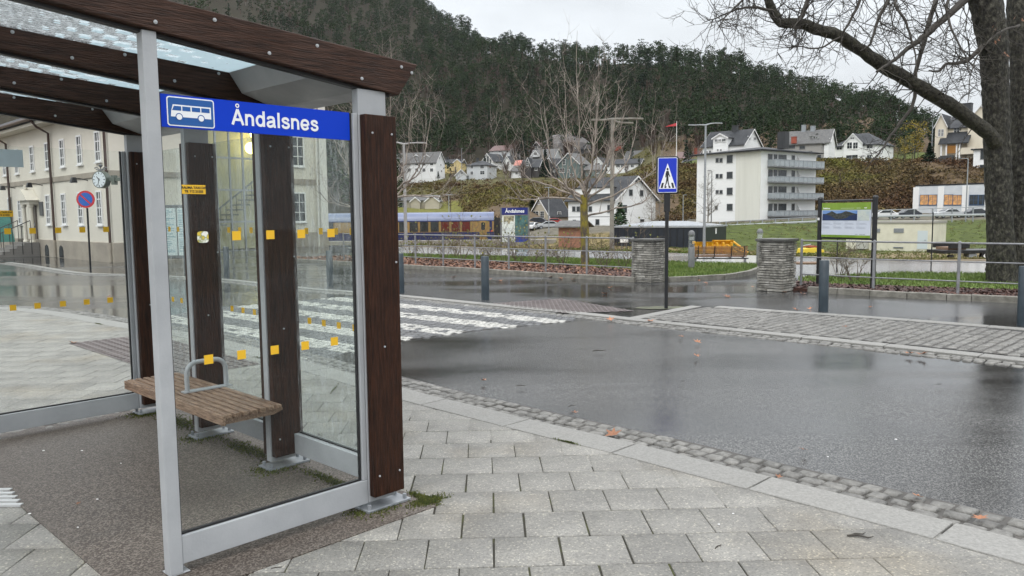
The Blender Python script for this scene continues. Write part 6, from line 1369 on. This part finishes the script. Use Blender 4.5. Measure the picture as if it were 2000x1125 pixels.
# ================================================================== TREES NEAR
def limb(mb, pts, r0_, r1_, n=8, wob=.0, rg=random, mi=0):
    D = [Vector(p) for p in pts]; P = [2*D[0]-D[1]]+D+[2*D[-1]-D[-2]]; out = []
    for i in range(1, len(P)-2):
        for j in range(4):
            t = j/4; a, b, c, d = P[i-1], P[i], P[i+1], P[i+2]; q = .5*((2*b)+(c-a)*t+(2*a-5*b+4*c-d)*t*t+(3*b-a-3*c+d)*t**3)
            if wob: q += Vector((rg.uniform(-wob, wob), rg.uniform(-wob, wob), rg.uniform(-wob, wob)))
            out.append(q)
    out.append(D[-1]); m = len(out); rad = [r0_+(r1_-r0_)*i/(m-1) for i in range(m)]
    if r0_ > .05: rad = [r*(1+rg.uniform(-.09, .09)) for r in rad]
    mb.tube(out, rad, n, mi); return out, rad
def twig(mb, p, d, L, r, lev, rg, up=.25, kink=.28, sub=3, n=4):
    m = max(3, int(L/.13)); m = min(m, 8); pts = [p]; q = p.copy(); dd = d.normalized()
    for i in range(m):
        dd = (dd+Vector((rg.uniform(-kink, kink), rg.uniform(-kink, kink), rg.uniform(-kink, kink)+up*(i/m)))).normalized(); q = q+dd*(L/m); pts.append(q.copy())
    mb.tube(pts, [r*(1-.75*i/m) for i in range(m+1)], n, 0, cap=False)
    if lev > 0:
        for k in range(sub):
            i = rg.randint(1, m-1) if m > 1 else 1
            if m > 2 and rg.random() < .3: i = m-1
            a = Vector((rg.uniform(-1, 1), rg.uniform(-1, 1), rg.uniform(-.5, .8))); dl_ = (pts[i+1]-pts[i]).normalized(); a = (a-dl_*a.dot(dl_)).normalized()
            twig(mb, pts[i], dl_*.75+a*.8, L*rg.uniform(.4, .65), max(r*.6, .0042), lev-1, rg, up, kink, sub, 3 if lev < 2 else n)
# young lichened tree
YT = G(1142, 527); yt = thing('young_tree', YT+Vector((0, 0, .05)), 0, 'young bare tree with yellow lichen trunk on the left lawn', 'tree')
rg = random.Random(21); tr_ = MB(); limb(tr_, [(0, 0, -.1), (.01, 0, .6), (-.01, .01, 1.3), (-.02, 0, 2.1)], .125, .10, 12, .008, rg); tr_.build('trunk', lichen, yt, smooth=True)
cr = MB()
limbs = [(-.95, .1, 3.4, 2.0), (-.55, -.5, 4.6, 1.75), (-.25, .3, 5.6, 2.1), (-.1, -.1, 6.6, 2.15), (.22, .2, 6.3, 2.15), (.42, -.3, 5.2, 2.0), (.75, .2, 4.6, 1.9), (1.1, -.2, 3.9, 1.75), (1.0, .5, 2.3, 1.45), (-1.0, -.4, 2.0, 1.9), (.5, .7, 4.8, 2.0), (-.6, .8, 4.0, 2.0), (.1, -.8, 4.8, 2.0)]
for (ax_, ay_, ht_, z0_) in limbs:
    R0 = 1.75; tip = Vector((ax_*2.15, ay_*1.7, ht_)); st_ = Vector((-.02, 0, z0_)); mid1 = st_+Vector((ax_*.95, ay_*.8, (ht_-z0_)*.16+.1)); mid2 = st_+Vector((ax_*1.75, ay_*1.35, (ht_-z0_)*.47))
    o_, r_ = limb(cr, [st_, mid1, mid2, tip], .036, .004, 6, .035, rg)
    for k in range(3):
        i = rg.randint(len(o_)//4, int(len(o_)*.75)); d = (o_[i+1]-o_[i]).normalized(); a = Vector((rg.uniform(-1, 1), rg.uniform(-1, 1), rg.uniform(.1, .5))).normalized()
        twig(cr, o_[i], d*.8+a*.6, rg.uniform(1.0, 1.8), r_[i]*.6, 2, rg, .5, .13, 3)
    for k in range(9):
        i = rg.randint(2, len(o_)-2); d = (o_[i+1]-o_[i]).normalized(); a = Vector((rg.uniform(-1, 1), rg.uniform(-1, 1), rg.uniform(-.1, .6))).normalized()
        twig(cr, o_[i], d*.7+a*.8, rg.uniform(.35, 1.0), max(r_[i]*.4, .005), 1, rg, .35, .16, 2)
cr.build('crown', twigm, yt)
t2 = copy_tree(yt, loc=Vector((-4.05, 25.2, .05)), rz=R_(140), label='young bare tree partly hidden by the right column of the shelter', scale=1.08)
# big old tree at the right
BT = G(1972, 558); bt = thing('old_tree', Vector((BT.x, BT.y, 0)), 0, 'big old bare tree with rough twin trunk and long low limb at the right edge', 'tree')
rg = random.Random(5)
def bp(px_, py_, Y): return A(px_, py_, Y)-Vector((BT.x, BT.y, 0))
def stem(pts, radii, name, seed):
    mb = MB(); rs = random.Random(seed); D = [Vector(p) for p in pts]; P = [2*D[0]-D[1]]+D+[2*D[-1]-D[-2]]; out = []; rad = []
    for i in range(1, len(P)-2):
        for j in range(10):
            t = j/10; a, b, c, d = P[i-1], P[i], P[i+1], P[i+2]; out.append(.5*((2*b)+(c-a)*t+(2*a-5*b+4*c-d)*t*t+(3*b-a-3*c+d)*t**3)); rad.append(radii[i-1]*(1-t)+radii[i]*t)
    mb.tube(out, rad, 22)
    # bark relief on the vertices
    for q in range(len(mb.v)):
        i = min(q//22, len(out)-1); c = out[i]; v = Vector(mb.v[q]); d = v-c; mb.v[q] = tuple(c+d*(1+rs.uniform(-.055, .055)+.03*math.sin(q*2.1)))
    return mb.build(name, barkm, bt, smooth=True)
Yb = BT.y
stem([bp(1960, 575, Yb), bp(1957, 540, Yb), bp(1953, 440, Yb), bp(1948, 300, Yb), bp(1944, 180, Yb), bp(1940, 90, Yb), bp(1924, 0, Yb), bp(1900, -110, Yb), bp(1890, -260, Yb)], [.38, .29, .25, .245, .245, .27, .30, .25, .2], 'trunk', 1)
stem([bp(1998, 575, Yb+.1), bp(1994, 520, Yb+.15), bp(1997, 420, Yb+.25), bp(2000, 280, Yb+.3), bp(1998, 140, Yb+.35), bp(1990, 0, Yb+.4), bp(2004, -150, Yb+.5)], [.42, .33, .28, .26, .24, .22, .18], 'second_trunk', 2)
cr = MB(); lims = []
def pl(pp, r0_, r1_, Ys_): 
    pts = [bp(x, y, Yb+Ys_[0]+(Ys_[1]-Ys_[0])*i/(len(pp)-1)) for i, (x, y) in enumerate(pp)]; o_, r_ = limb(cr, pts, r0_, r1_, 10, .012, rg); lims.append((o_, r_))
mbm = cr
pl([(1945, 285), (1932, 262), (1883, 224), (1838, 195), (1786, 163), (1724, 127), (1675, 94), (1636, 70), (1594, 56), (1561, 45), (1526, 44), (1509, 22), (1498, -10), (1480, -70)], .155, .075, (-.1, -1.2))
cr.build('main_limb', mat('dark limb bark', (.014, .012, .010), .85, (.055, .052, .035), 17, bump=1.0, bs=13, bd=.06), bt, smooth=True)
cr = MB()
pl([(1935, 82), (1916, 94), (1890, 118), (1870, 124), (1848, 126), (1831, 140), (1815, 138)], .055, .015, (0, -.8))
pl([(1900, -30), (1883, 0), (1831, 47), (1800, 75), (1773, 94), (1740, 122), (1712, 140)], .09, .02, (0, -1.4))
pl([(1845, -40), (1828, 0), (1809, 65), (1789, 143), (1784, 201), (1757, 241), (1735, 272), (1716, 300), (1700, 318)], .06, .012, (.2, -1.2))
pl([(1770, -60), (1735, 0), (1715, 40), (1700, 85), (1680, 100)], .05, .012, (0, -1))
pl([(1760, -20), (1748, 8), (1768, 40), (1785, 95), (1790, 150)], .035, .01, (-.5, -1.4))
pl([(1690, -60), (1680, 0), (1650, 60), (1640, 90)], .04, .01, (-.5, -1.2))
pl([(1509, 20), (1470, 15), (1440, 18), (1400, 35), (1372, 45)], .03, .006, (-1.2, -1.6))
pl([(1561, 44), (1575, 10), (1590, -30), (1640, -60)], .05, .02, (-1.1, -.6))
pl([(1640, 72), (1600, 95), (1560, 90), (1540, 100)], .02, .005, (-1, -1.6))
pl([(1990, 50), (1960, 60), (1930, 80), (1900, 130), (1890, 200)], .03, .006, (-.4, -1.6))
pl([(1600, -60), (1575, 5), (1560, 40), (1540, 70)], .03, .006, (-1.0, -1.8))
pl([(1870, -50), (1850, 10), (1860, 60), (1885, 110), (1895, 150)], .035, .006, (-.2, -1.6))
pl([(1480, -40), (1450, 0), (1420, 30), (1400, 60)], .03, .006, (-1.2, -1.9))
cr.build('limbs', darktwig, bt)
cr = MB()
for li, (o_, r_) in enumerate(lims):
    nt_ = 46 if li == 0 else 27
    for k in range(nt_):
        i = rg.randint(2 if li else 6, len(o_)-2); d = (o_[i+1]-o_[i]).normalized(); a = Vector((rg.uniform(-1, 1), rg.uniform(-.9, .6), rg.uniform(-1, 1))).normalized(); a = (a-d*a.dot(d)).normalized()
        twig(cr, o_[i], d*.35+a, rg.uniform(.35, 1.0) if li else rg.uniform(.3, .85), min(max(r_[i]*.35, .007), .014), 2, rg, .10 if rg.random() < .6 else -.15, .30, 2)
for k in range(22):   # more outer twigs hanging into the frame from above
    p = bp(rg.uniform(1390, 1930), rg.uniform(-70, -15), Yb+rg.uniform(-1.8, .8)); twig(cr, p, Vector((rg.uniform(-.7, .5), rg.uniform(-.3, .3), -1)), rg.uniform(.6, 1.2), .010, 2, rg, .2, .28, 2)
cr.build('twigs', darktwig, bt)
# a few clinging orange leaves
lv = MB()
for (px_, py_) in ((1942, 48), (1945, 55), (1950, 75), (1943, 78), (1955, 68), (1962, 100), (1966, 104), (1996, 35), (1985, 30)):
    c = bp(px_, py_, Yb-.55); 
    for k in range(2):
        a = rg.uniform(0, 6.3); s_ = rg.uniform(.05, .09); lv.add([c, c+Vector((math.cos(a)*s_*.5, .02, -s_*.6)), c+Vector((math.cos(a)*s_, 0, -s_*1.1)), c+Vector((math.cos(a)*s_*.3-.03, -.02, -s_*.8))], [(0, 1, 2, 3)])
lv.build('leaves', leafm, bt)

# shrubs in the beds
def shrub(seed, hh, nst, leaves=True):
    rs = random.Random(seed); t_ = thing('shrub', (0, 0, 0), 0, 'x', 'shrub', 'thin shrubs behind the railings'); st = MB(); lf = MB()
    for k in range(nst):
        a = rs.uniform(0, 6.28); d = Vector((math.cos(a)*.45, math.sin(a)*.45, 1)); p = Vector((math.cos(a)*.05, math.sin(a)*.05, 0)); L = hh*rs.uniform(.6, 1.1)
        o0 = len(st.v); twig(st, p, d, L, .009, 2, rs, .12, .2, 3)
        if leaves:
            for v in st.v[o0::11]:
                if v[2] > hh*.35 and rs.random() < .28:
                    s_ = rs.uniform(.025, .05); q = Vector(v); b_ = rs.uniform(0, 6.28); lf.add([q, q+Vector((math.cos(b_)*s_, math.sin(b_)*s_, -.01)), q+Vector((math.cos(b_)*s_*1.3, math.sin(b_)*s_*1.3, s_)), q+Vector((0, 0, s_))], [(0, 1, 2, 3)])
    st.build('stems', mat('shrub stems', (.10, .075, .055), .8) if 'shrub stems' not in MATS else MATS['shrub stems'], t_)
    if lf.v: lf.build('leaves', mat('shrub leaves', (.26, .24, .06), .6, (.13, .16, .05), 6, isl=.4) if 'shrub leaves' not in MATS else MATS['shrub leaves'], t_)
    return t_
sv = [shrub(1, .95, 9), shrub(2, 1.1, 8), shrub(3, .8, 7, False)]
spots = [(805, 513, 0), (838, 514, 1), (868, 512, 0), (902, 515, 1), (935, 517, 0), (963, 514, 1), (985, 518, 1), (1012, 519, 0), (1040, 521, 0), (1068, 524, 2), (1098, 523, 0), (1180, 528, 2), (1172, 522, 0), (1215, 530, 2), (1228, 524, 1), (890, 506, 1), (950, 508, 0), (1000, 509, 1), (1640, 551, 2), (1668, 556, 2)]
used = set()
for i, (x, y, k) in enumerate(spots):
    p = G(x, y); s_ = sv[k] if k not in used else copy_tree(sv[k]); used.add(k)
    s_.location = (p.x, p.y, .06); s_.rotation_euler.z = i*1.7; s_.scale = ((.9+.07*(i % 4)),)*3
    s_['label'] = ('leafless twiggy shrub in the bed behind a railing' if k == 2 else 'twiggy shrub with sparse yellow green leaves behind the left railing')

# fallen leaves, twigs and specks
lm = MB(); N_ = 14
for k in range(N_):
    pass
P5 = [(0, -1, .0), (.25, -.45, .1), (.8, -.5, .35), (.45, -.05, .12), (.95, .35, .4), (.35, .35, .1), (.1, 1.05, .35), (-.2, .4, .1), (-.85, .5, .3), (-.45, 0, .12), (-.8, -.5, .3), (-.25, -.4, .08)]
lm.add([(0, 0, .02)]+P5, [(0, i+1, (i+1) % 12+1) for i in range(12)]); lf0 = lm.build('fallen_leaf', leafm)
LV = [(1197, 848, .07), (944, 743, .045), (1122, 806, .05), (1570, 878, .04), (1793, 969, .045), (1915, 1011, .045), (1521, 931, .03), (1420, 580, .09), (1532, 571, .09), (1192, 562, .08), (1182, 574, .08), (1568, 574, .07), (1884, 566, .08), (1554, 605, .07), (1582, 603, .06), (1330, 657, .06), (1362, 668, .06), (1360, 695, .06), (1270, 627, .09), (1192, 624, .08), (1775, 690, .07), (1800, 692, .08), (1075, 541, .1), (1085, 538, .1), (886, 542, .1), (956, 546, .09), (978, 549, .08), (1378, 553, .07), (1365, 548, .06), (142, 670, .07), (215, 579, .08), (153, 983, .018), (1650, 638, .05), (1902, 545, .07), (1470, 560, .05), (1700, 600, .05), (1120, 546, .09), (1095, 544, .09), (905, 525, .1), (930, 530, .1)]
for i, (x, y, s_) in enumerate(LV):
    o = lf0 if i == 0 else copy_tree(lf0, ch=[]); p = G(x, y, .01); o.location = p; o.scale = (s_, s_*random.uniform(.6, .95), s_*random.uniform(.6, 1.2)); o.rotation_euler = (random.uniform(-.2, .2), random.uniform(-.2, .2), random.uniform(0, 6))
    tag(o, 'single fallen orange brown leaf lying on the wet ground', 'leaf', 'single fallen leaves on the wet ground')
tw0 = None
for i, (x, y, L, a) in enumerate([(1118, 793, .09, .7), (1018, 754, .10, .1), (1170, 686, .16, .15), (1834, 751, .07, .2), (1403, 1068, .06, .8), (1675, 1045, .09, .2), (1680, 1050, .12, -.3), (1332, 745, .06, .1), (540, 1110, .05, .3)]):
    if tw0 is None: mb = MB(); mb.tube([(-.5, 0, .04), (-.1, .05, .07), (.3, -.03, .05), (.5, .02, .09)], [.035, .04, .03, .015], 6); tw0 = mb.build('twig', darktwig); o = tw0
    else: o = copy_tree(tw0, ch=[])
    o.location = G(x, y, .0); o.scale = (L, L*1.2, L); o.rotation_euler.z = a; tag(o, 'small dark twig lying on the ground', 'twig', 'small twigs lying on the ground')
mb = MB(); rs = random.Random(3)
for (x, y) in [(1404, 1024), (160, 880), (190, 975), (58, 1003), (85, 880), (152, 1030), (236, 905), (1750, 858), (1617, 892), (1432, 1003)]:
    p = G(x, y, .006); r_ = rs.uniform(.003, .007); mb.prism([(p.x+r_*1.5*math.cos(a*1.05), p.y+r_*math.sin(a*1.05)) for a in range(6)], .004, .008, 'z')
tag(mb.build('litter_specks', whitew), 'tiny white petals and gum specks on the paving and shelter floor', 'specks', None, 'stuff')

# ================================================================== FOREST, HILLSIDE PLANTS
def clumps(centres, n, q, rg_, flat=.6, up=0.0):
    """n quads around each (x,y,z,rx,rz) centre ; returns V,F"""
    V = []
    for (cx, cy, cz, rx, rz_) in centres:
        d = rg_.normal(size=(n, 3)); d /= np.linalg.norm(d, axis=1)[:, None]; rad = rg_.uniform(.45, 1, size=(n, 1))**.6
        c = d*rad*np.array([rx, rx, rz_])+np.array([cx, cy, cz])
        a = rg_.normal(size=(n, 3)); a[:, 2] *= flat; a /= np.linalg.norm(a, axis=1)[:, None]
        b = np.cross(a, rg_.normal(size=(n, 3))); b /= np.linalg.norm(b, axis=1)[:, None]; s = q*rg_.uniform(.6, 1.3, size=(n, 1))
        V.append(np.stack([c-a*s-b*s*.5, c+a*s-b*s*.4, c+a*s*.8+b*s*.6, c-a*s*.7+b*s*.5], 1).reshape(-1, 3))
    V = np.concatenate(V); return V, np.arange(len(V)).reshape(-1, 4)
def pine(seed):
    g = np.random.default_rng(seed); cs = []; n = g.integers(10, 15); lean = g.uniform(-.05, .05); wd = g.uniform(.8, 1.3)
    for k in range(n):
        t = k/(n-1); z = .46+.48*t; env = math.sqrt(max(.08, 1-((t-.35)/.72)**2)); R0 = .19*wd*env; a = g.uniform(0, 6.28); off_ = R0*g.uniform(.35, 1.0)
        cs.append((math.cos(a)*off_+lean*t, math.sin(a)*off_, z+g.uniform(-.02, .02), .085*g.uniform(.8, 1.35), .05*g.uniform(.7, 1.3)))
    for k in range(g.integers(0, 4)): a = g.uniform(0, 6.28); cs.append((math.cos(a)*.13, math.sin(a)*.13, g.uniform(.22, .42), .07, .03))
    return clumps(cs, 17, .026, g)
def spruce(seed, n=26):
    g = np.random.default_rng(seed); cs = []
    for k in range(12): t = k/11; cs.append((0, 0, .08+.88*t, .19*(1-t)+.012, .04))
    return clumps(cs, n, .034, g)
def bare(seed):
    g = np.random.default_rng(seed); V = []; n = 80
    for k in range(n):
        z0_ = g.uniform(.2, .62); a = g.uniform(0, 6.28); sp_ = g.uniform(.1, .26); L = g.uniform(.16, .36)
        b = np.array([math.cos(a)*sp_*.35, math.sin(a)*sp_*.35, z0_]); t_ = b+np.array([math.cos(a)*sp_*.6, math.sin(a)*sp_*.6, L]); w_ = np.array([-math.sin(a), math.cos(a), 0])*.009
        V += [b-w_, b+w_, t_+w_*.4, t_-w_*.4]
    V = np.array(V); return V, np.arange(len(V)).reshape(-1, 4)
def tr_arr(r, h, z0_=0.0):
    V = []; 
    for (zz, rr_) in ((z0_, r), (h, r*.4)):
        for j in range(4): a = j*math.pi/2; V.append((math.cos(a)*rr_, math.sin(a)*rr_, zz))
    return np.array(V), np.array([(j, (j+1) % 4, 4+(j+1) % 4, 4+j) for j in range(4)])
kinds = [('pine_tree', pine(s), tr_arr(.012, .85), pinem, trunkm, 'dark green pine tree in the forest on the hillside') for s in (1, 2, 3, 4, 11, 12, 13, 14)]+[('spruce_tree', spruce(5, 12), tr_arr(.012, .9), sprucem, trunkm, 'narrow dark spruce tree in the forest on the hillside')]+[('birch_tree', bare(s), tr_arr(.011, .6), birchm, palestem, 'bare brownish birch tree in the forest on the hillside') for s in (6, 7, 8)]
fstart = [(-1600, 175), (772, 180), (786, 342), (950, 345), (1100, 330), (1300, 318), (1380, 235), (1500, 232), (1650, 238), (1750, 212), (1830, 222), (1870, 240)]
fend = [(-1600, 900), (800, 915), (900, 765), (1000, 640), (1100, 580), (1200, 540), (1300, 535), (1400, 515), (1500, 495), (1600, 465), (1700, 435), (1800, 395), (1870, 360)]
itp = lambda tb, x: float(np.interp(x, [a for a, b in tb], [b for a, b in tb]))
g = np.random.default_rng(11); pts = []
def add_pts(p0, p1, dens):
    # density per px-strip, uniform over ground
    for p in range(p0, p1, 10):
        y0_, y1_ = itp(fstart, p), itp(fend, p); area = (y1_**2-y0_**2)/2*10/1538; n = g.poisson(area/dens)
        for k in range(n): Y = math.sqrt(g.uniform(y0_**2, y1_**2)); px_ = p+g.uniform(0, 10); pts.append(((px_-1000)/1538*Y, Y, px_))
add_pts(820, 1870, 34); add_pts(560, 820, 50); add_pts(240, 560, 80); add_pts(-700, 240, 190)
rows = []
for (x, y, p) in pts:
    z = T(x, y)-.3; n_ = math.sin(x*.031+2)+math.sin(y*.027+x*.013)+.5*math.sin(x*.09-y*.06)
    u_ = g.random()
    edge = y < itp(fstart, p)+38
    if u_ < (.22 if n_ > .5 else .05)+(.22 if edge and p < 1400 else 0): k = int(g.integers(9, 12)); h_ = g.uniform(8, 12)
    elif u_ > .93: k = 8; h_ = g.uniform(9, 14)
    else: k = int(g.integers(0, 8)); h_ = g.uniform(9.5, 15)
    if p > 1450: h_ *= .82
    if y > itp(fend, p)-25 and k < 8 and g.random() < .4: h_ *= 1.15
    rows.append((x, y, z, k, h_, g.uniform(0, 6.28), p))
vis = sorted([r for r in rows if 800 < r[6] < 1850], key=lambda r: r[1]/r[4])
indiv = set(id(r) for r in vis[:285])
protos = {}
for r in vis[:285]:
    x, y, z, k, h_, a, p = r; nm, cV, tV, cm, tm_, lb = kinds[k]
    if k not in protos:
        root = thing(nm, (0, 0, 0), 0, lb, 'tree', 'forest trees on the hillside'); 
        c1 = bpy.data.objects.new('crown', mesh_np('crown', cV[0], cV[1], cm)); c2 = bpy.data.objects.new('trunk', mesh_np('trunk', tV[0], tV[1], tm_)); 
        for c in (c1, c2): COL.objects.link(c); c.parent = root
        protos[k] = (root, (c1, c2)); o = root
    else:
        root, ch_ = protos[k]; o = root.copy(); COL.objects.link(o)
        for c in ch_: q = c.copy(); COL.objects.link(q); q.parent = o
    o.location = (x, y, z); o.rotation_euler.z = a; o.scale = (h_*1.05, h_*1.05, h_)
for kk, (nm, label) in enumerate((('pine_forest', 'dense dark green pine forest covering the mountain slope'), ('bare_wood', 'brown leafless birches scattered through the pine forest'))):
    for part in (0, 1):
        VV, FF, off_ = [], [], 0
        for r in rows:
            if id(r) in indiv: continue
            x, y, z, k, h_, a, p = r
            if (k >= 9) != (kk == 1): continue
            sV, sF = kinds[k][1] if part == 0 else kinds[k][2]
            ca_, sa_ = math.cos(a), math.sin(a); v = np.empty_like(sV, dtype=float); s_ = h_*1.05
            v[:, 0] = (sV[:, 0]*ca_-sV[:, 1]*sa_)*s_+x; v[:, 1] = (sV[:, 0]*sa_+sV[:, 1]*ca_)*s_+y; v[:, 2] = sV[:, 2]*h_+z
            VV.append(v); FF.append(sF+off_); off_ += len(v)
        me = mesh_np(nm, np.concatenate(VV), np.concatenate(FF), (pinem if kk == 0 else birchm) if part == 0 else (trunkm if kk == 0 else palestem))
        o = bpy.data.objects.new(nm if part == 0 else nm+'_trunks', me); COL.objects.link(o)
        if part == 0: tag(o, label, 'forest', None, 'stuff'); par = o
        else: o.parent = par; o.name = 'trunks'; o['kind'] = 'stuff'
# brush on the banks
brm = mat('hillside brush', (.080, .046, .026), .85, (.125, .125, .03), .055, isl=.6, c3=(.12, .095, .04), contrast=(.36, .66), spec=.1, detail=5)
reg = [(780, 960, 228, 284, 380), (930, 1340, 140, 252, 1500), (1100, 1340, 185, 265, 500), (1330, 1990, 147, 202, 4400), (1480, 1860, 196, 214, 220), (820, 1330, 296, 345, 420), (900, 1010, 190, 245, 200)]
cs = []
for (a, b_, y0_, y1_, n) in reg:
    for k in range(n):
        p = g.uniform(a, b_); Y = g.uniform(y0_, y1_)
        if p > 1770 and Y < 147: continue
        if 1030 < p < 1290 and Y < 178: continue
        x = (p-1000)/1538*Y; s_ = g.uniform(.5, 1.3); cs.append((x, Y, T(x, Y)+s_*.3, s_, s_*.8))
bv, bf_ = clumps(cs, 26, .22, g, 1.0); stuffmesh('hillside_brush', (bv, bf_), brm, 'brown and yellow green brush covering the banks below the houses', 'brush')
# dry grass tufts along the yard and green bank
cs = []
for k in range(5200):
    p = g.uniform(780, 2000); Y = g.uniform(50, 120) if k % 3 else g.uniform(44, 60); x = (p-1000)/1538*Y
    if 103 < Y < 114 and p < 1010: continue
    cs.append((x, Y, T(x, Y)+.05, g.uniform(.15, .5), g.uniform(.06, .22)))
bv, bf_ = clumps(cs, 14, .06, g, 1.5); stuffmesh('rough_grass', (bv, bf_), mat('rough grass', (.15, .13, .06), .85, (.08, .11, .025), .12, isl=.4, spec=.1, contrast=(.42, .58)), 'rough dry grass between the yard road and the railway', 'grass')
# individually recognisable trees among the houses
def tree_thing(name, label, px_, pyb, Y, h_, kind, cm, seed, wide=1.0, tm_=None):
    cV = kind(seed); p = A(px_, pyb, Y); t_ = thing(name, p, seed*1.3, label, 'tree'); me = mesh_np('crown', cV[0], cV[1], cm); o = bpy.data.objects.new('crown', me); COL.objects.link(o); o.parent = t_
    tv = tr_arr(.014, .8, -.1); o2 = bpy.data.objects.new('trunk', mesh_np('trunk', tv[0], tv[1], tm_ or trunkm)); COL.objects.link(o2); o2.parent = t_; t_.scale = (h_*wide, h_*wide, h_); return t_
tree_thing('spruce_tree', 'dark spruce between the dark houses on the left hillside', 1065, 348, 270, 55*270/F, lambda s: spruce(s, 60), sprucem, 31, 1.1)
tree_thing('pine_tree', 'small dense green pine in front of the large white house', 1211, 448, 120, 52*120/F, lambda s: spruce(s, 70), mat('bright pine foliage', (.03, .07, .028), .7, isl=.5), 32, 2.0)
tree_thing('shrub_tree', 'dark green bush below the hillside left of the beige house', 1040, 412, 175, 26*175/F, lambda s: spruce(s, 50), sprucem, 33, 2.4)
tree_thing('juniper', 'small dark conifer against the long white house', 856, 349, 278, 14*278/F, lambda s: spruce(s, 30), sprucem, 34, 1.6)
tree_thing('conifer', 'dark green conifer beside the cream mansion porch', 1815, 316, 160, 36*160/F, lambda s: spruce(s, 60), sprucem, 35, 2.0)
def broad(seed):
    g_ = np.random.default_rng(seed); cs = [(g_.uniform(-.28, .28), g_.uniform(-.25, .25), g_.uniform(.28, .95), g_.uniform(.07, .14), g_.uniform(.06, .1)) for k in range(34)]; return clumps(cs, 34, .016, g_, 1.0)
tree_thing('autumn_tree', 'yellow leaved autumn tree between the white gabled house and the mansion', 1786, 317, 180, 80*180/F, broad, autumn, 36, 1.0, barkm)
tree_thing('autumn_tree', 'greenish yellow autumn tree left of the mansion, smaller than its neighbour', 1765, 318, 192, 52*192/F, broad, mat('olive autumn foliage', (.10, .11, .03), .7, (.18, .15, .04), .4, isl=.4), 37, 1.1, barkm)
def bare_thing(label, px_, pyb, Y, h_, seed, m=birchm, wide=.5):
    p = A(px_, pyb, Y); t_ = thing('bare_tree', p, 0, label, 'tree'); rs = random.Random(seed); mb = MB(); o_, r_ = limb(mb, [(0, 0, -.5), (.05, 0, h_*.3), (-.05, .05, h_*.65), (0, 0, h_)], .016*h_, .003*h_, 6, .02, rs); mb.build('trunk', m, t_); mb = MB()
    for k in range(46):
        i = rs.randint(3, len(o_)-2); a = rs.uniform(0, 6.28); f_ = 1-(i/len(o_)); twig(mb, o_[i], Vector((math.cos(a), math.sin(a), .75)), h_*wide*(.25+.6*f_)*rs.uniform(.6, 1), r_[i]*.45, 2, rs, .15, .18, 3, 3)
    mb.build('crown', m, t_)
    return t_
bare_thing('bare birch in front of the left part of the apartment block', 1382, 446, 112, 112*112/F, 41, mat('pale grey twigs', (.24, .22, .20), .8), .42)
bare_thing('bare tree in front of the right gable of the large white house', 1272, 446, 118, 75*118/F, 42, MATS['pale grey twigs'], .5)
bare_thing('bare brown tree rising behind the train roof', 880, 416, 150, 62*150/F, 43, birchm, .6)
bare_thing('thin birch on the bank between crossing sign and white house', 1288, 430, 150, 60*150/F, 44, MATS['pale grey twigs'], .4)
bare_thing('bare tree on the bank below the right end house terrace', 1640, 400, 172, 70*172/F, 45, birchm, .5)
bare_thing('bare tree in front of the long white house on the left', 792, 352, 262, 55*262/F, 46, MATS['pale grey twigs'], .6)
vt = random.Random(77)
for i in range(34):
    px_ = vt.choice((vt.uniform(870, 1020), vt.uniform(1020, 1330), vt.uniform(1330, 1640))); Y = vt.uniform(265, 335) if px_ < 1330 else vt.uniform(205, 235); x = (px_-1000)/1538*Y
    k_ = vt.choice((8, 9, 10, 11, 9, 0)); nm, cV, tV, cm, tm_, lb = kinds[k_]; h_ = vt.uniform(4.5, 8.5)
    if k_ not in protos: continue
    root, ch_ = protos[k_]; o = root.copy(); COL.objects.link(o); o.location = (x, Y, T(x, Y)-.2); o.scale = (h_*1.3, h_*1.3, h_); o.rotation_euler.z = vt.uniform(0, 6)
    o['label'] = 'small tree growing between the hillside houses'; o['group'] = 'small trees between the houses'
    for c in ch_: q = c.copy(); COL.objects.link(q); q.parent = o
# rock outcrop
mb = MB(); p = A(1105, 285, 356); rs = random.Random(8)
mb.tube2(0, 0, [(9, -4), (9, 1), (7.5, 3.2), (5, 4.4), (1, 5)], 14, 0); mb.v = [(v[0]*1.2+rs.uniform(-.8, .8), v[1]*.6+rs.uniform(-.6, .6), v[2]+rs.uniform(-.5, .5)) for v in mb.v]
o = mb.build('rock', mat('grey rock', (.14, .13, .13), .8, (.22, .21, .2), .6)); o.location = p; tag(o, 'grey rock outcrop above the green house at the forest edge', 'rock')

# ================================================================== HAZE
HZ = True
if HZ:
    mb = MB(); mb.box(-1750, 2400, -60, 1320, -4.6, 470); o = mb.build('haze', bpy.data.materials.new('haze')); tag(o, kind='stuff', label='thin grey haze in the valley air', cat='haze')
    m = o.data.materials[0]; m.use_nodes = True; t = m.node_tree; t.nodes.clear(); ou = t.nodes.new('ShaderNodeOutputMaterial'); vv = t.nodes.new('ShaderNodeVolumePrincipled'); vv.inputs['Color'].default_value = (.82, .88, .95, 1); vv.inputs['Density'].default_value = .000045; vv.inputs['Anisotropy'].default_value = 0.2; t.links.new(vv.outputs[0], ou.inputs['Volume'])
